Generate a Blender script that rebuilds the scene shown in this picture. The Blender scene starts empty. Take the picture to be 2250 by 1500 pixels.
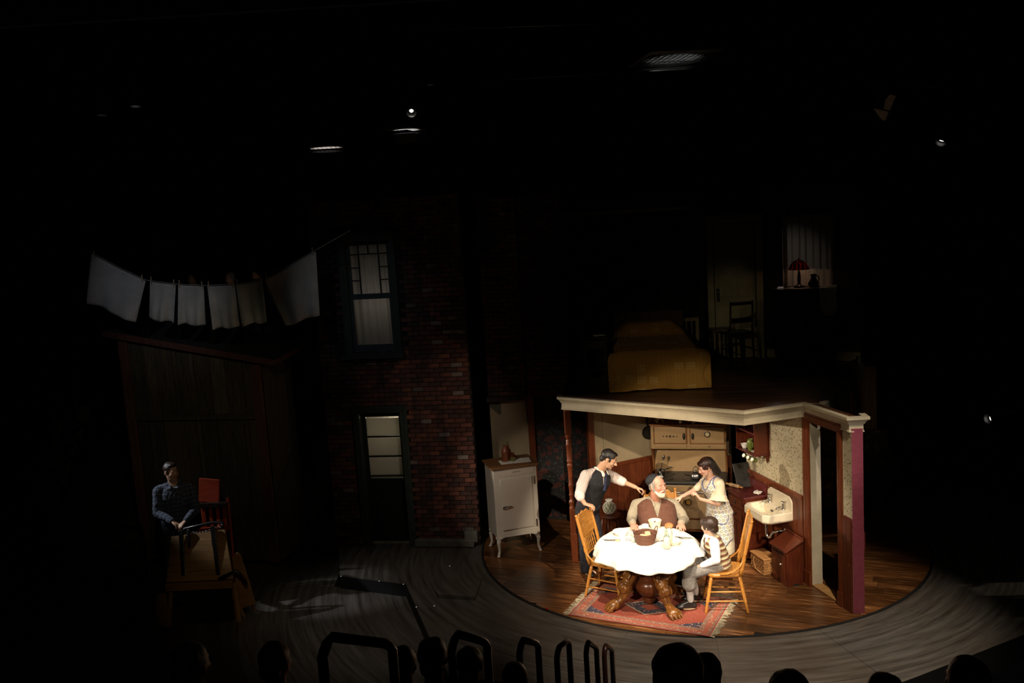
import bpy, bmesh, math, random
from mathutils import Vector, Matrix, noise
random.seed(7)
S = bpy.context.scene
COL = S.collection
PI = math.pi

# ------------------------------------------------------------------ camera
cam = bpy.data.cameras.new('camera')
cam.sensor_width = 36.0
cam.lens = 32.0
cam.clip_start = 0.05
cam.clip_end = 200
cam_ob = bpy.data.objects.new('camera', cam)
COL.objects.link(cam_ob)
_p, _r = math.radians(7.82), math.radians(-3.61)
_f = Vector((0, math.cos(_p), -math.sin(_p)))
_u0 = Vector((0, math.sin(_p), math.cos(_p)))
_r0 = Vector((1, 0, 0))
_rt = _r0 * math.cos(_r) + _u0 * math.sin(_r)
_up = -_r0 * math.sin(_r) + _u0 * math.cos(_r)
cam_ob.matrix_world = Matrix(((_rt.x, _up.x, -_f.x, -2.4012), (_rt.y, _up.y, -_f.y, -12.213), (_rt.z, _up.z, -_f.z, 4.6), (0, 0, 0, 1)))
S.camera = cam_ob

# ------------------------------------------------------------------ world, exposure
world = bpy.data.worlds.new('dark_house')
S.world = world
world.use_nodes = True
world.node_tree.nodes['Background'].inputs[0].default_value = (0.55, 0.7, 0.6, 1)
world.node_tree.nodes['Background'].inputs[1].default_value = 0.0012
S.view_settings.view_transform = 'Standard'
S.view_settings.look = 'None'
S.view_settings.exposure = 0.0
S.view_settings.gamma = 1.0
S.view_settings.use_curve_mapping = False

# ------------------------------------------------------------------ stage lighting
def spot(name, loc, target, power, col, angle, blend=0.3, size=0.06):
    l = bpy.data.lights.new(name, 'SPOT')
    l.energy = power
    l.color = col
    l.spot_size = math.radians(angle)
    l.spot_blend = blend
    l.shadow_soft_size = size
    o = bpy.data.objects.new(name, l)
    COL.objects.link(o)
    o.location = loc
    o.rotation_euler = (Vector(target) - Vector(loc)).to_track_quat('-Z', 'Y').to_euler()
    return o

def pointl(name, loc, power, col, size=0.03):
    l = bpy.data.lights.new(name, 'POINT')
    l.energy = power
    l.color = col
    l.shadow_soft_size = size
    o = bpy.data.objects.new(name, l)
    COL.objects.link(o)
    o.location = loc
    return o

WARM = (1.0, 0.83, 0.62)
spot('key_spot_left', (-6.5, -10.5, 5.6), (-0.75, -1.5, 0.85), 3600, WARM, 15.5, 0.35)
spot('key_spot_right', (1.9, -11.0, 6.0), (-0.5, -1.5, 0.85), 2400, WARM, 15.5, 0.35)
spot('table_special', (-2.2, -6.3, 7.6), (-0.95, -2.0, 0.8), 3300, (1.0, 0.88, 0.72), 18, 0.7)
spot('side_boom_left', (-11.0, -0.75, 3.3), (-0.3, -1.25, 1.05), 2800, (1.0, 0.86, 0.68), 14, 0.4)
spot('kitchen_front_wash', (-0.9, -12.5, 5.6), (0.0, -0.8, 0.95), 900, WARM, 16, 0.35)
spot('right_end_special', (3.6, -9.5, 5.6), (1.27, -2.62, 1.95), 1100, (1.0, 0.88, 0.80), 8, 1.0)
spot('floor_wash', (0.6, -7.0, 8.5), (0.1, -3.0, 0.0), 2600, (1.0, 0.86, 0.68), 34, 0.8)
spot('icebox_special', (-5.6, -7.5, 6.0), (-2.35, -0.2, 0.9), 650, (1.0, 0.88, 0.72), 15, 0.5)
spot('brick_wash', (-1.0, -5.5, 4.2), (-3.40, 0.35, 1.65), 190, (1.0, 0.84, 0.70), 24, 1.0)
spot('apron_wash_left', (-3.6, -5.6, 8.8), (-3.95, -1.6, 0.0), 420, (1.0, 0.88, 0.74), 26, 1.0)
spot('bed_special', (-4.6, -8.0, 5.6), (-0.42, 0.1, 2.6), 105, (1.0, 0.78, 0.46), 15, 1.0)
spot('bedroom_door_gobo', (-1.6, -6.0, 7.6), (0.95, 1.5, 3.1), 70, (1.0, 0.84, 0.55), 8, 1.0)
spot('laundry_wash', (-5.5, -8.0, 6.6), (-6.95, -0.3, 3.95), 170, (0.76, 0.80, 0.95), 15.5, 1.0)
spot('street_window_wash', (-5.2, -6.5, 6.8), (-4.3, 0.4, 3.4), 75, (0.72, 0.80, 0.9), 17, 0.9)
spot('side_backlight', (-11.0, -0.9, 5.0), (-6.85, -0.85, 1.40), 800, (0.88, 0.93, 1.0), 11, 0.7)
spot('pile_wash', (-3.8, -8.6, 5.4), (-5.95, -1.7, 0.55), 85, (1.0, 0.74, 0.42), 13, 0.9)
spot('hallway_spill', (2.4, -5.0, 5.2), (3.0, 1.9, 1.15), 42, (1.0, 0.76, 0.5), 15, 1.0)
spot('wing_wash', (5.0, -6.0, 6.5), (3.0, -1.6, 0.0), 16, (0.8, 0.9, 0.85), 40, 1.0)
spot('shed_wash', (-4.0, -8.0, 6.0), (-6.9, 0.4, 2.0), 110, (1.0, 0.85, 0.6), 24, 1.0)

# ------------------------------------------------------------------ helpers
def V(*a):
    return Vector(a if len(a) > 1 else a[0])

def tag(o, label=None, cat=None, group=None, kind=None):
    if label: o['label'] = label
    if cat: o['category'] = cat
    if group: o['group'] = group
    if kind: o['kind'] = kind
    return o

def thing(name, label, cat, loc=(0, 0, 0), rz=0.0, group=None):
    o = bpy.data.objects.new(name, None)
    COL.objects.link(o)
    o.empty_display_size = 0.1
    o.location = loc
    o.rotation_euler = (0, 0, rz)
    return tag(o, label, cat, group)

def dup(root, loc=None, rz=None, label=None, group=None):
    r = root.copy()
    COL.objects.link(r)
    if loc is not None: r.location = loc
    if rz is not None: r.rotation_euler = (0, 0, rz)
    if label: r['label'] = label
    if group: r['group'] = group
    for ch in [c for c in root.children]:
        c = ch.copy(); COL.objects.link(c); c.parent = r
        for g in [x for x in ch.children]:
            d = g.copy(); COL.objects.link(d); d.parent = c
    return r

class MB:
    """collects faces, then becomes one mesh object"""
    def __init__(s):
        s.v = []; s.f = []
    def add(s, vs, fs):
        k = len(s.v)
        s.v += [tuple(v) for v in vs]
        s.f += [tuple(i + k for i in f) for f in fs]
        return s
    def box(s, c, d, rot=None):
        hx, hy, hz = d[0] / 2, d[1] / 2, d[2] / 2
        vs = [Vector((x, y, z)) for z in (-hz, hz) for x, y in ((-hx, -hy), (hx, -hy), (hx, hy), (-hx, hy))]
        if rot is not None:
            m = rot if isinstance(rot, Matrix) else Matrix.Rotation(rot, 3, 'Z')
            vs = [m @ v for v in vs]
        c = Vector(c)
        return s.add([v + c for v in vs], [(3, 2, 1, 0), (4, 5, 6, 7), (0, 1, 5, 4), (1, 2, 6, 5), (2, 3, 7, 6), (3, 0, 4, 7)])
    def bar(s, p, q, w, h, up=(0, 0, 1)):
        """box from p to q, w across, h along up"""
        p, q = Vector(p), Vector(q)
        d = (q - p); L = d.length; d.normalize()
        up = Vector(up)
        x = d.cross(up)
        if x.length < 1e-5: x = d.cross(Vector((0, 1, 0)))
        x.normalize(); z = x.cross(d)
        vs = []
        for e in (p, q):
            for a, b in ((-1, -1), (1, -1), (1, 1), (-1, 1)):
                vs.append(e + x * a * w / 2 + z * b * h / 2)
        return s.add(vs, [(0, 1, 2, 3), (7, 6, 5, 4), (0, 4, 5, 1), (1, 5, 6, 2), (2, 6, 7, 3), (3, 7, 4, 0)])
    def tube(s, pts, r, n=10, closed=False):
        pts = [Vector(p) for p in pts]
        m = len(pts)
        rs = r if isinstance(r, (list, tuple)) else [r] * m
        prev = None; rings = []
        for i, p in enumerate(pts):
            if closed: d = pts[(i + 1) % m] - pts[i - 1]
            else: d = pts[min(i + 1, m - 1)] - pts[max(i - 1, 0)]
            if d.length < 1e-9: d = Vector((0, 0, 1))
            d.normalize()
            if prev is None:
                x = d.orthogonal().normalized()
            else:
                x = prev - d * prev.dot(d)
                x = x.normalized() if x.length > 1e-6 else d.orthogonal().normalized()
            prev = x; y = d.cross(x)
            rings.append([p + (x * math.cos(t) + y * math.sin(t)) * rs[i] for t in [2 * PI * k / n for k in range(n)]])
        vs = [v for ring in rings for v in ring]
        fs = []
        for i in range(m if closed else m - 1):
            j = (i + 1) % m
            for k in range(n):
                fs.append((i * n + k, i * n + (k + 1) % n, j * n + (k + 1) % n, j * n + k))
        if not closed:
            fs.append(tuple(range(n))[::-1]); fs.append(tuple((m - 1) * n + k for k in range(n)))
        return s.add(vs, fs)
    def lathe(s, prof, c=(0, 0, 0), n=20, sx=1, sy=1, cap=True, axis=None):
        """prof: list of (r, z)"""
        c = Vector(c); vs = []; m = len(prof)
        rot = Vector((0, 0, 1)).rotation_difference(Vector(axis).normalized()).to_matrix() if axis else None
        for r, z in prof:
            for k in range(n):
                t = 2 * PI * k / n
                v = Vector((r * sx * math.cos(t), r * sy * math.sin(t), z))
                if rot: v = rot @ v
                vs.append(c + v)
        fs = []
        for i in range(m - 1):
            for k in range(n):
                fs.append((i * n + k, i * n + (k + 1) % n, (i + 1) * n + (k + 1) % n, (i + 1) * n + k))
        if cap:
            fs.append(tuple(range(n))[::-1]); fs.append(tuple((m - 1) * n + k for k in range(n)))
        return s.add(vs, fs)
    def lathe_dir(s, p, q, prof, n=12):
        """turned spindle from p to q; prof: (t 0..1, r)"""
        p, q = Vector(p), Vector(q)
        return s.tube([p + (q - p) * t for t, r in prof], [r for t, r in prof], n)
    def prism(s, poly, z0, z1, fn=None):
        n = len(poly)
        a = [Vector((x, y, z0)) for x, y in poly] + [Vector((x, y, z1)) for x, y in poly]
        if fn: a = [Vector(fn(v)) for v in a]
        return s.add(a, [tuple(range(n))[::-1], tuple(range(n, 2 * n))] + [(i, (i + 1) % n, n + (i + 1) % n, n + i) for i in range(n)])
    def ell(s, c, r, rot=None, n=12, m=8):
        c = Vector(c); vs = []; fs = []
        for i in range(1, m):
            a = PI * i / m
            for k in range(n):
                t = 2 * PI * k / n
                vs.append(Vector((r[0] * math.sin(a) * math.cos(t), r[1] * math.sin(a) * math.sin(t), r[2] * math.cos(a))))
        vs.append(Vector((0, 0, r[2]))); vs.append(Vector((0, 0, -r[2])))
        if rot is not None: vs = [rot @ v for v in vs]
        vs = [c + v for v in vs]
        T, B = len(vs) - 2, len(vs) - 1
        for i in range(m - 2):
            for k in range(n):
                fs.append((i * n + k, (i + 1) * n + k, (i + 1) * n + (k + 1) % n, i * n + (k + 1) % n))
        for k in range(n):
            fs.append((T, k, (k + 1) % n)); fs.append((B, (m - 2) * n + (k + 1) % n, (m - 2) * n + k))
        return s.add(vs, fs)
    def cap(s, p, q, r0, r1, n=12):
        """rounded tapered limb"""
        p, q = Vector(p), Vector(q); d = q - p
        L = d.length
        if L < 1e-6: return s.ell(p, (r0, r0, r0))
        d /= L
        pts, rs = [], []
        for a in (80, 55, 25): 
            pts.append(p - d * r0 * math.sin(math.radians(a))); rs.append(r0 * math.cos(math.radians(a)))
        pts.append(p); rs.append(r0)
        pts.append(q); rs.append(r1)
        for a in (25, 55, 80):
            pts.append(q + d * r1 * math.sin(math.radians(a))); rs.append(r1 * math.cos(math.radians(a)))
        return s.tube(pts, rs, n)
    def loft(s, secs, n=20, p=2.0):
        """secs: (centre, lateral vec, depth vec) ellipse sections, closed ends"""
        vs = []
        for c, a, b in secs:
            c, a, b = Vector(c), Vector(a), Vector(b)
            for k in range(n):
                t = 2 * PI * k / n
                ct, st = math.cos(t), math.sin(t)
                e = 2.0 / p
                vs.append(c + a * (abs(ct) ** e * (1 if ct >= 0 else -1)) + b * (abs(st) ** e * (1 if st >= 0 else -1)))
        fs = [tuple(range(n))[::-1], tuple((len(secs) - 1) * n + k for k in range(n))]
        for i in range(len(secs) - 1):
            for k in range(n):
                fs.append((i * n + k, i * n + (k + 1) % n, (i + 1) * n + (k + 1) % n, (i + 1) * n + k))
        return s.add(vs, fs)
    def grid(s, fn, nu, nv, closed_u=False):
        vs = [fn(i / (nu if closed_u else nu - 1), j / (nv - 1)) for j in range(nv) for i in range(nu)]
        fs = []
        for j in range(nv - 1):
            for i in range(nu if closed_u else nu - 1):
                fs.append((j * nu + i, j * nu + (i + 1) % nu, (j + 1) * nu + (i + 1) % nu, (j + 1) * nu + i))
        return s.add(vs, fs)
    def mesh(s, name, mat, smooth=False, fix=True):
        me = bpy.data.meshes.new(name)
        me.from_pydata([tuple(v) for v in s.v], [], s.f)
        if fix:
            bm = bmesh.new(); bm.from_mesh(me)
            bmesh.ops.recalc_face_normals(bm, faces=bm.faces)
            bm.to_mesh(me); bm.free()
        if mat:
            for m in (mat if isinstance(mat, (list, tuple)) else [mat]): me.materials.append(m)
        if smooth:
            me.polygons.foreach_set('use_smooth', [True] * len(me.polygons))
        me.update()
        return me
    def build(s, name, mat, parent=None, smooth=False, bevel=0, solid=0, angle=None, subsurf=0):
        me = s.mesh(name, mat, smooth or angle is not None)
        o = bpy.data.objects.new(name, me)
        COL.objects.link(o)
        if parent: o.parent = parent
        if angle is not None:
            me.set_sharp_from_angle(angle=math.radians(angle))
        if solid:
            m = o.modifiers.new('thick', 'SOLIDIFY'); m.thickness = solid; m.offset = 0
        if subsurf:
            m = o.modifiers.new('sub', 'SUBSURF'); m.levels = subsurf; m.render_levels = subsurf
        if bevel:
            m = o.modifiers.new('bevel', 'BEVEL'); m.width = bevel; m.segments = 2; m.limit_method = 'ANGLE'
        return o

def obj(name, me, parent=None, loc=None, rot=None, scale=None):
    o = bpy.data.objects.new(name, me)
    COL.objects.link(o)
    if parent: o.parent = parent
    if loc is not None: o.location = loc
    if rot is not None: o.rotation_euler = rot
    if scale is not None: o.scale = scale
    return o

def wallbox(mb, p, q, z0, z1, th, off=0.0):
    """upright slab whose front face runs p->q; thickness goes to the left of p->q"""
    p, q = Vector((p[0], p[1])), Vector((q[0], q[1]))
    d = (q - p).normalized(); n = Vector((-d.y, d.x))
    a, b = p + n * off, q + n * off
    mb.prism([tuple(a), tuple(b), tuple(b + n * th), tuple(a + n * th)], z0, z1)
    return mb

# ------------------------------------------------------------------ node helper
class Nd:
    """tiny expression builder for shader values"""
    def __init__(s, nt, sock): s.nt = nt; s.k = sock
    def _m(s, op, *o):
        n = s.nt.nodes.new('ShaderNodeMath'); n.operation = op
        for i, x in enumerate((s,) + o):
            if isinstance(x, Nd): s.nt.links.new(x.k, n.inputs[i])
            else: n.inputs[i].default_value = x
        return Nd(s.nt, n.outputs[0])
    def __add__(s, o): return s._m('ADD', o)
    def __sub__(s, o): return s._m('SUBTRACT', o)
    def __mul__(s, o): return s._m('MULTIPLY', o)
    def __truediv__(s, o): return s._m('DIVIDE', o)
    def __gt__(s, o): return s._m('GREATER_THAN', o)
    def __lt__(s, o): return s._m('LESS_THAN', o)
    def abs(s): return s._m('ABSOLUTE')
    def mx(s, o): return s._m('MAXIMUM', o)
    def mn(s, o): return s._m('MINIMUM', o)
    def fr(s): return s._m('FRACT')
    def fl(s): return s._m('FLOOR')
    def sin(s): return s._m('SINE')
    def pw(s, o): return s._m('POWER', o)

def mixc(nt, fac, a, b):
    n = nt.nodes.new('ShaderNodeMix'); n.data_type = 'RGBA'
    for i, x in ((0, fac), (6, a), (7, b)):
        if isinstance(x, Nd): nt.links.new(x.k, n.inputs[i])
        elif i == 0: n.inputs[0].default_value = x
        else: n.inputs[i].default_value = (x[0], x[1], x[2], 1)
    return Nd(nt, n.outputs[2])

def newmat(name, rough=0.6, metal=0.0, spec=0.5):
    m = bpy.data.materials.new(name); m.use_nodes = True
    nt = m.node_tree; b = nt.nodes['Principled BSDF']
    b.inputs['Roughness'].default_value = rough
    b.inputs['Metallic'].default_value = metal
    b.inputs['Specular IOR Level'].default_value = spec
    return m, nt, b

def coord(nt, kind='Object'):
    n = nt.nodes.new('ShaderNodeTexCoord')
    return n.outputs[kind]

def xyz(nt, sock):
    n = nt.nodes.new('ShaderNodeSeparateXYZ'); nt.links.new(sock, n.inputs[0])
    return [Nd(nt, n.outputs[i]) for i in range(3)]

def mapped(nt, sock, scale):
    n = nt.nodes.new('ShaderNodeMapping'); nt.links.new(sock, n.inputs[0])
    n.inputs['Scale'].default_value = scale
    return n.outputs[0]

def noisev(nt, sock, scale=5, detail=3, rough=0.6):
    n = nt.nodes.new('ShaderNodeTexNoise'); nt.links.new(sock, n.inputs['Vector'])
    n.inputs['Scale'].default_value = scale; n.inputs['Detail'].default_value = detail; n.inputs['Roughness'].default_value = rough
    return Nd(nt, n.outputs['Fac'])

def voro(nt, sock, scale, out='Distance', feature='F1'):
    n = nt.nodes.new('ShaderNodeTexVoronoi'); nt.links.new(sock, n.inputs['Vector'])
    n.feature = feature
    n.inputs['Scale'].default_value = scale
    return Nd(nt, n.outputs[out])

def combine(nt, a, b, c):
    n = nt.nodes.new('ShaderNodeCombineXYZ')
    for i, x in enumerate((a, b, c)):
        if isinstance(x, Nd): nt.links.new(x.k, n.inputs[i])
        else: n.inputs[i].default_value = x
    return n.outputs[0]

def sharpen(v, lo, hi):
    n = v.nt.nodes.new('ShaderNodeMapRange'); v.nt.links.new(v.k, n.inputs[0])
    n.inputs[1].default_value = lo; n.inputs[2].default_value = hi
    return Nd(v.nt, n.outputs[0])

def setcol(nt, b, c):
    nt.links.new(c.k, b.inputs['Base Color'])

def bump(nt, b, h, strength=0.3, dist=0.01):
    n = nt.nodes.new('ShaderNodeBump'); n.inputs['Strength'].default_value = strength; n.inputs['Distance'].default_value = dist
    nt.links.new(h.k, n.inputs['Height']); nt.links.new(n.outputs[0], b.inputs['Normal'])

def rnd(nt):
    return Nd(nt, nt.nodes.new('ShaderNodeObjectInfo').outputs['Random'])

def plain(name, col, rough=0.6, metal=0.0, var=0.25, scale=12, spec=0.5, bumpy=0.0, stretch=(1, 1, 1), objvar=0.0):
    m, nt, b = newmat(name, rough, metal, spec)
    v = noisev(nt, mapped(nt, coord(nt), stretch), scale, 4)
    lo = tuple(c * (1 - var) for c in col); hi = tuple(min(1, c * (1 + var)) for c in col)
    c = mixc(nt, sharpen(v, 0.3, 0.7), lo, hi)
    if objvar:
        k = rnd(nt) * (2 * objvar) + (1 - objvar)
        n = nt.nodes.new('ShaderNodeVectorMath'); n.operation = 'SCALE'
        nt.links.new(c.k, n.inputs[0]); nt.links.new(k.k, n.inputs['Scale'])
        c = Nd(nt, n.outputs[0])
    setcol(nt, b, c)
    if bumpy: bump(nt, b, v, bumpy, 0.01)
    return m

def wood(name, dark, light, rough=0.4, axis='X', scale=6, objvar=0.18, bumpy=0.12, ratio=9, spec=0.5):
    m, nt, b = newmat(name, rough, 0, spec)
    st = {'X': (1, ratio, ratio), 'Y': (ratio, 1, ratio), 'Z': (ratio, ratio, 1)}[axis]
    src = coord(nt)
    add = nt.nodes.new('ShaderNodeVectorMath'); add.operation = 'ADD'
    oi = rnd(nt) * 37.0
    nt.links.new(src, add.inputs[0]); nt.links.new(combine(nt, oi, oi, oi), add.inputs[1])
    v = noisev(nt, mapped(nt, add.outputs[0], st), scale, 5, 0.65)
    c = mixc(nt, sharpen(v, 0.28, 0.72), dark, light)
    k = rnd(nt) * (2 * objvar) + (1 - objvar)
    n = nt.nodes.new('ShaderNodeVectorMath'); n.operation = 'SCALE'
    nt.links.new(c.k, n.inputs[0]); nt.links.new(k.k, n.inputs['Scale'])
    setcol(nt, b, Nd(nt, n.outputs[0]))
    if bumpy: bump(nt, b, v, bumpy, 0.004)
    return m

def glass(name, col=(0.93, 0.96, 0.94), rough=0.03):
    """thin clear glass: lets light straight through, mirrors at grazing angles"""
    m, nt, b = newmat(name, rough)
    tr = nt.nodes.new('ShaderNodeBsdfTransparent'); tr.inputs[0].default_value = (*col, 1)
    gl = nt.nodes.new('ShaderNodeBsdfGlossy'); gl.inputs['Roughness'].default_value = 0.05
    lw = nt.nodes.new('ShaderNodeLayerWeight'); lw.inputs[0].default_value = 0.25
    fr = nt.nodes.new('ShaderNodeMath'); fr.operation = 'MULTIPLY_ADD'; nt.links.new(lw.outputs['Facing'], fr.inputs[0]); fr.inputs[1].default_value = 0.35; fr.inputs[2].default_value = 0.03
    mx = nt.nodes.new('ShaderNodeMixShader')
    out = [q for q in nt.nodes if q.type == 'OUTPUT_MATERIAL'][0]
    nt.links.new(fr.outputs[0], mx.inputs[0]); nt.links.new(tr.outputs[0], mx.inputs[1]); nt.links.new(gl.outputs[0], mx.inputs[2]); nt.links.new(mx.outputs[0], out.inputs[0])
    return m

def emis(name, col, strength):
    m, nt, b = newmat(name, 0.5)
    b.inputs['Base Color'].default_value = (0.02, 0.02, 0.02, 1)
    b.inputs['Emission Color'].default_value = (*col, 1)
    b.inputs['Emission Strength'].default_value = strength
    return m
# ------------------------------------------------------------------ materials
M = {}
M['black'] = plain('black_paint', (0.006, 0.006, 0.006), 0.7)
M['blackmetal'] = plain('black_metal', (0.012, 0.012, 0.012), 0.32)
M['drape'] = plain('black_drape', (0.004, 0.0045, 0.0045), 0.95)
M['cream'] = plain('cream_paint', (0.40, 0.34, 0.235), 0.5, var=0.12, scale=4)
M['creamwall'] = plain('cream_plaster', (0.38, 0.30, 0.185), 0.75, var=0.16, scale=2.2)
M['jamb'] = plain('pale_jamb_paint', (0.46, 0.40, 0.29), 0.55, var=0.2, scale=3.5)
M['redwood'] = wood('red_brown_wood', (0.09, 0.018, 0.006), (0.20, 0.048, 0.014), 0.33, 'Z', 5)
M['wains'] = wood('wainscot_wood', (0.075, 0.017, 0.006), (0.17, 0.042, 0.014), 0.38, 'Z', 5, objvar=0.25)
M['maroon'] = plain('maroon_painted_wood', (0.10, 0.016, 0.015), 0.35, var=0.25, scale=9)
M['cherry'] = wood('cherry_cabinet_wood', (0.06, 0.011, 0.005), (0.13, 0.027, 0.010), 0.3, 'Z', 4)
M['oak'] = wood('golden_oak', (0.36, 0.135, 0.022), (0.56, 0.25, 0.05), 0.32, 'Z', 6, objvar=0.06)
M['oakx'] = wood('golden_oak_seat', (0.34, 0.13, 0.022), (0.56, 0.25, 0.05), 0.3, 'X', 5, objvar=0.05)
M['table'] = wood('carved_table_oak', (0.07, 0.022, 0.005), (0.27, 0.11, 0.024), 0.25, 'Z', 14, objvar=0.05, bumpy=0.6, ratio=3)
M['tabledark'] = wood('dark_table_pedestal', (0.05, 0.013, 0.005), (0.12, 0.035, 0.01), 0.3, 'Z', 8, objvar=0.05)
M['white_enamel'] = plain('white_enamel', (0.62, 0.56, 0.48), 0.22, var=0.05, scale=3)
M['porcelain'] = plain('cream_porcelain', (0.74, 0.66, 0.50), 0.15, var=0.03, scale=3)
M['chrome'] = plain('chrome', (0.72, 0.72, 0.72), 0.12, 1.0, var=0.05)
M['steel'] = plain('worn_steel', (0.35, 0.34, 0.32), 0.3, 1.0, var=0.2)
M['stove_tan'] = plain('tan_stove_enamel', (0.36, 0.235, 0.115), 0.28, var=0.10, scale=3)
M['stove_trim'] = plain('brown_stove_enamel', (0.24, 0.085, 0.025), 0.28, var=0.2, scale=5)
M['stove_letters'] = plain('raised_stove_lettering', (0.60, 0.46, 0.26), 0.3, var=0.1)
M['iron'] = plain('black_iron', (0.018, 0.017, 0.015), 0.4, var=0.3)
M['cloth'] = plain('white_tablecloth_linen', (0.83, 0.77, 0.66), 0.9, var=0.04, scale=3)
M['whitecloth'] = plain('white_cotton', (0.78, 0.74, 0.68), 0.9, var=0.06, scale=14)
M['ceramic'] = plain('cream_ceramic', (0.80, 0.72, 0.55), 0.25, var=0.03)
M['whiteceramic'] = plain('white_ceramic', (0.88, 0.84, 0.78), 0.2, var=0.02)
M['milk'] = plain('milk', (0.90, 0.88, 0.82), 0.35, var=0.02)
M['glass'] = glass('clear_glass')
M['greenglass'] = glass('green_glass', (0.45, 0.55, 0.15), 0.05)
M['wicker'] = wood('dark_wicker', (0.035, 0.012, 0.007), (0.19, 0.075, 0.04), 0.6, 'X', 30, objvar=0.2)
M['palewicker'] = wood('pale_woven_splint', (0.30, 0.13, 0.04), (0.50, 0.25, 0.09), 0.5, 'X', 12, objvar=0.2)
M['bread'] = plain('bread_crust', (0.50, 0.22, 0.06), 0.6, var=0.35, scale=14)
M['toast'] = plain('bread_crumb', (0.78, 0.52, 0.26), 0.8, var=0.25, scale=30)
M['amber'] = plain('brown_bottle_glass', (0.085, 0.018, 0.006), 0.12, var=0.2)
M['olive'] = plain('olive_glaze', (0.11, 0.10, 0.03), 0.2, var=0.2)
M['green'] = plain('green_glaze', (0.12, 0.15, 0.03), 0.2, var=0.2)
M['doortrim'] = wood('dark_green_painted_wood', (0.018, 0.026, 0.022), (0.05, 0.065, 0.055), 0.5, 'Z', 7)
M['darkdoor'] = wood('near_black_green_door', (0.006, 0.010, 0.008), (0.013, 0.02, 0.017), 0.5, 'Z', 6)
M['bluegrey'] = plain('blue_grey_sash_paint', (0.045, 0.065, 0.07), 0.5)
M['muntin'] = plain('black_glazing_bar', (0.006, 0.008, 0.008), 0.5)
M['mortar'] = plain('dark_mortar', (0.020, 0.014, 0.012), 0.95, var=0.4, scale=9)
BR = [(0.150, 0.052, 0.034), (0.105, 0.040, 0.030), (0.070, 0.034, 0.028), (0.185, 0.066, 0.040), (0.21, 0.165, 0.14)]
def m_brick(name, col):
    """brick face with soot that runs down the wall"""
    m, nt, b = newmat(name, 0.85)
    v = noisev(nt, coord(nt), 16, 4)
    pos = nt.nodes.new('ShaderNodeNewGeometry').outputs['Position']
    s1 = noisev(nt, mapped(nt, pos, (1.5, 1.5, 0.42)), 1.3, 4)
    s2 = noisev(nt, mapped(nt, pos, (6.0, 6.0, 0.5)), 1.4, 3)
    soot = sharpen(s1 * 0.65 + s2 * 0.35, 0.47, 0.60) * 0.78
    k = rnd(nt) * 0.6 + 0.7
    c = mixc(nt, sharpen(v, 0.3, 0.7), tuple(q * 0.7 for q in col), tuple(q * 1.3 for q in col))
    n = nt.nodes.new('ShaderNodeVectorMath'); n.operation = 'SCALE'
    nt.links.new(c.k, n.inputs[0]); nt.links.new(k.k, n.inputs['Scale'])
    setcol(nt, b, mixc(nt, soot, Nd(nt, n.outputs[0]), (0.016, 0.015, 0.014))); bump(nt, b, v, 0.3, 0.01)
    return m
for i, c in enumerate(BR): M['brick%d' % i] = m_brick('brick_tone_%d' % i, c)
M['stone'] = plain('grey_concrete', (0.16, 0.155, 0.13), 0.9, var=0.3, scale=8, bumpy=0.3)
M['shed'] = wood('weathered_shed_boards', (0.045, 0.036, 0.022), (0.14, 0.11, 0.065), 0.75, 'Z', 4, objvar=0.3)
M['shedred'] = wood('faded_red_post', (0.08, 0.028, 0.02), (0.17, 0.07, 0.05), 0.7, 'Z', 4)
M['roofing'] = plain('dark_roof_felt', (0.025, 0.03, 0.028), 0.9, var=0.3)
M['rope'] = plain('grey_cotton_line', (0.3, 0.28, 0.24), 0.9)
M['peg'] = plain('wooden_peg', (0.40, 0.30, 0.18), 0.7)
M['mustard'] = None
M['darkwood'] = wood('dark_stained_wood', (0.012, 0.006, 0.004), (0.032, 0.015, 0.009), 0.35, 'Z', 5)
M['ebony'] = plain('ebonised_wood', (0.005, 0.004, 0.004), 0.5)
M['bedwood'] = wood('brown_headboard_wood', (0.06, 0.03, 0.018), (0.12, 0.065, 0.04), 0.45, 'X', 5)
M['bedfloor'] = wood('dark_bedroom_floorboards', (0.035, 0.013, 0.006), (0.08, 0.03, 0.012), 0.42, 'X', 4)
M['paper'] = plain('white_paper', (0.72, 0.72, 0.68), 0.8, var=0.03)
M['oldcream'] = plain('aged_cream_door_paint', (0.34, 0.30, 0.18), 0.6, var=0.3, scale=3)
M['greentrim'] = plain('grey_green_trim', (0.12, 0.13, 0.10), 0.6, var=0.2)
M['panelwall'] = wood('tan_panel_boards', (0.16, 0.09, 0.045), (0.26, 0.16, 0.085), 0.5, 'Z', 3)
M['orangewood'] = wood('orange_brown_panel', (0.14, 0.045, 0.012), (0.24, 0.085, 0.022), 0.4, 'Z', 4)
M['ply'] = wood('plywood_brown', (0.24, 0.12, 0.035), (0.40, 0.215, 0.07), 0.55, 'X', 4, objvar=0.15)
M['redpaint'] = wood('worn_red_paint', (0.30, 0.030, 0.010), (0.46, 0.062, 0.018), 0.5, 'X', 4)
M['red'] = plain('bright_red_enamel', (0.5, 0.015, 0.01), 0.3)
M['lens'] = emis('lit_lamp_lens', (1.0, 0.95, 0.85), 9.0)
M['lens_dim'] = emis('dim_lamp_lens', (1.0, 0.95, 0.85), 2.2)
M['panelgrey'] = plain('pale_ceiling_panel', (0.6, 0.6, 0.58), 0.8, var=0.15, scale=5)
M['tan'] = plain('tan_flap_paint', (0.35, 0.25, 0.17), 0.6)
M['glowtape'] = emis('glow_tape', (0.8, 0.9, 0.75), 0.55)

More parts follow.
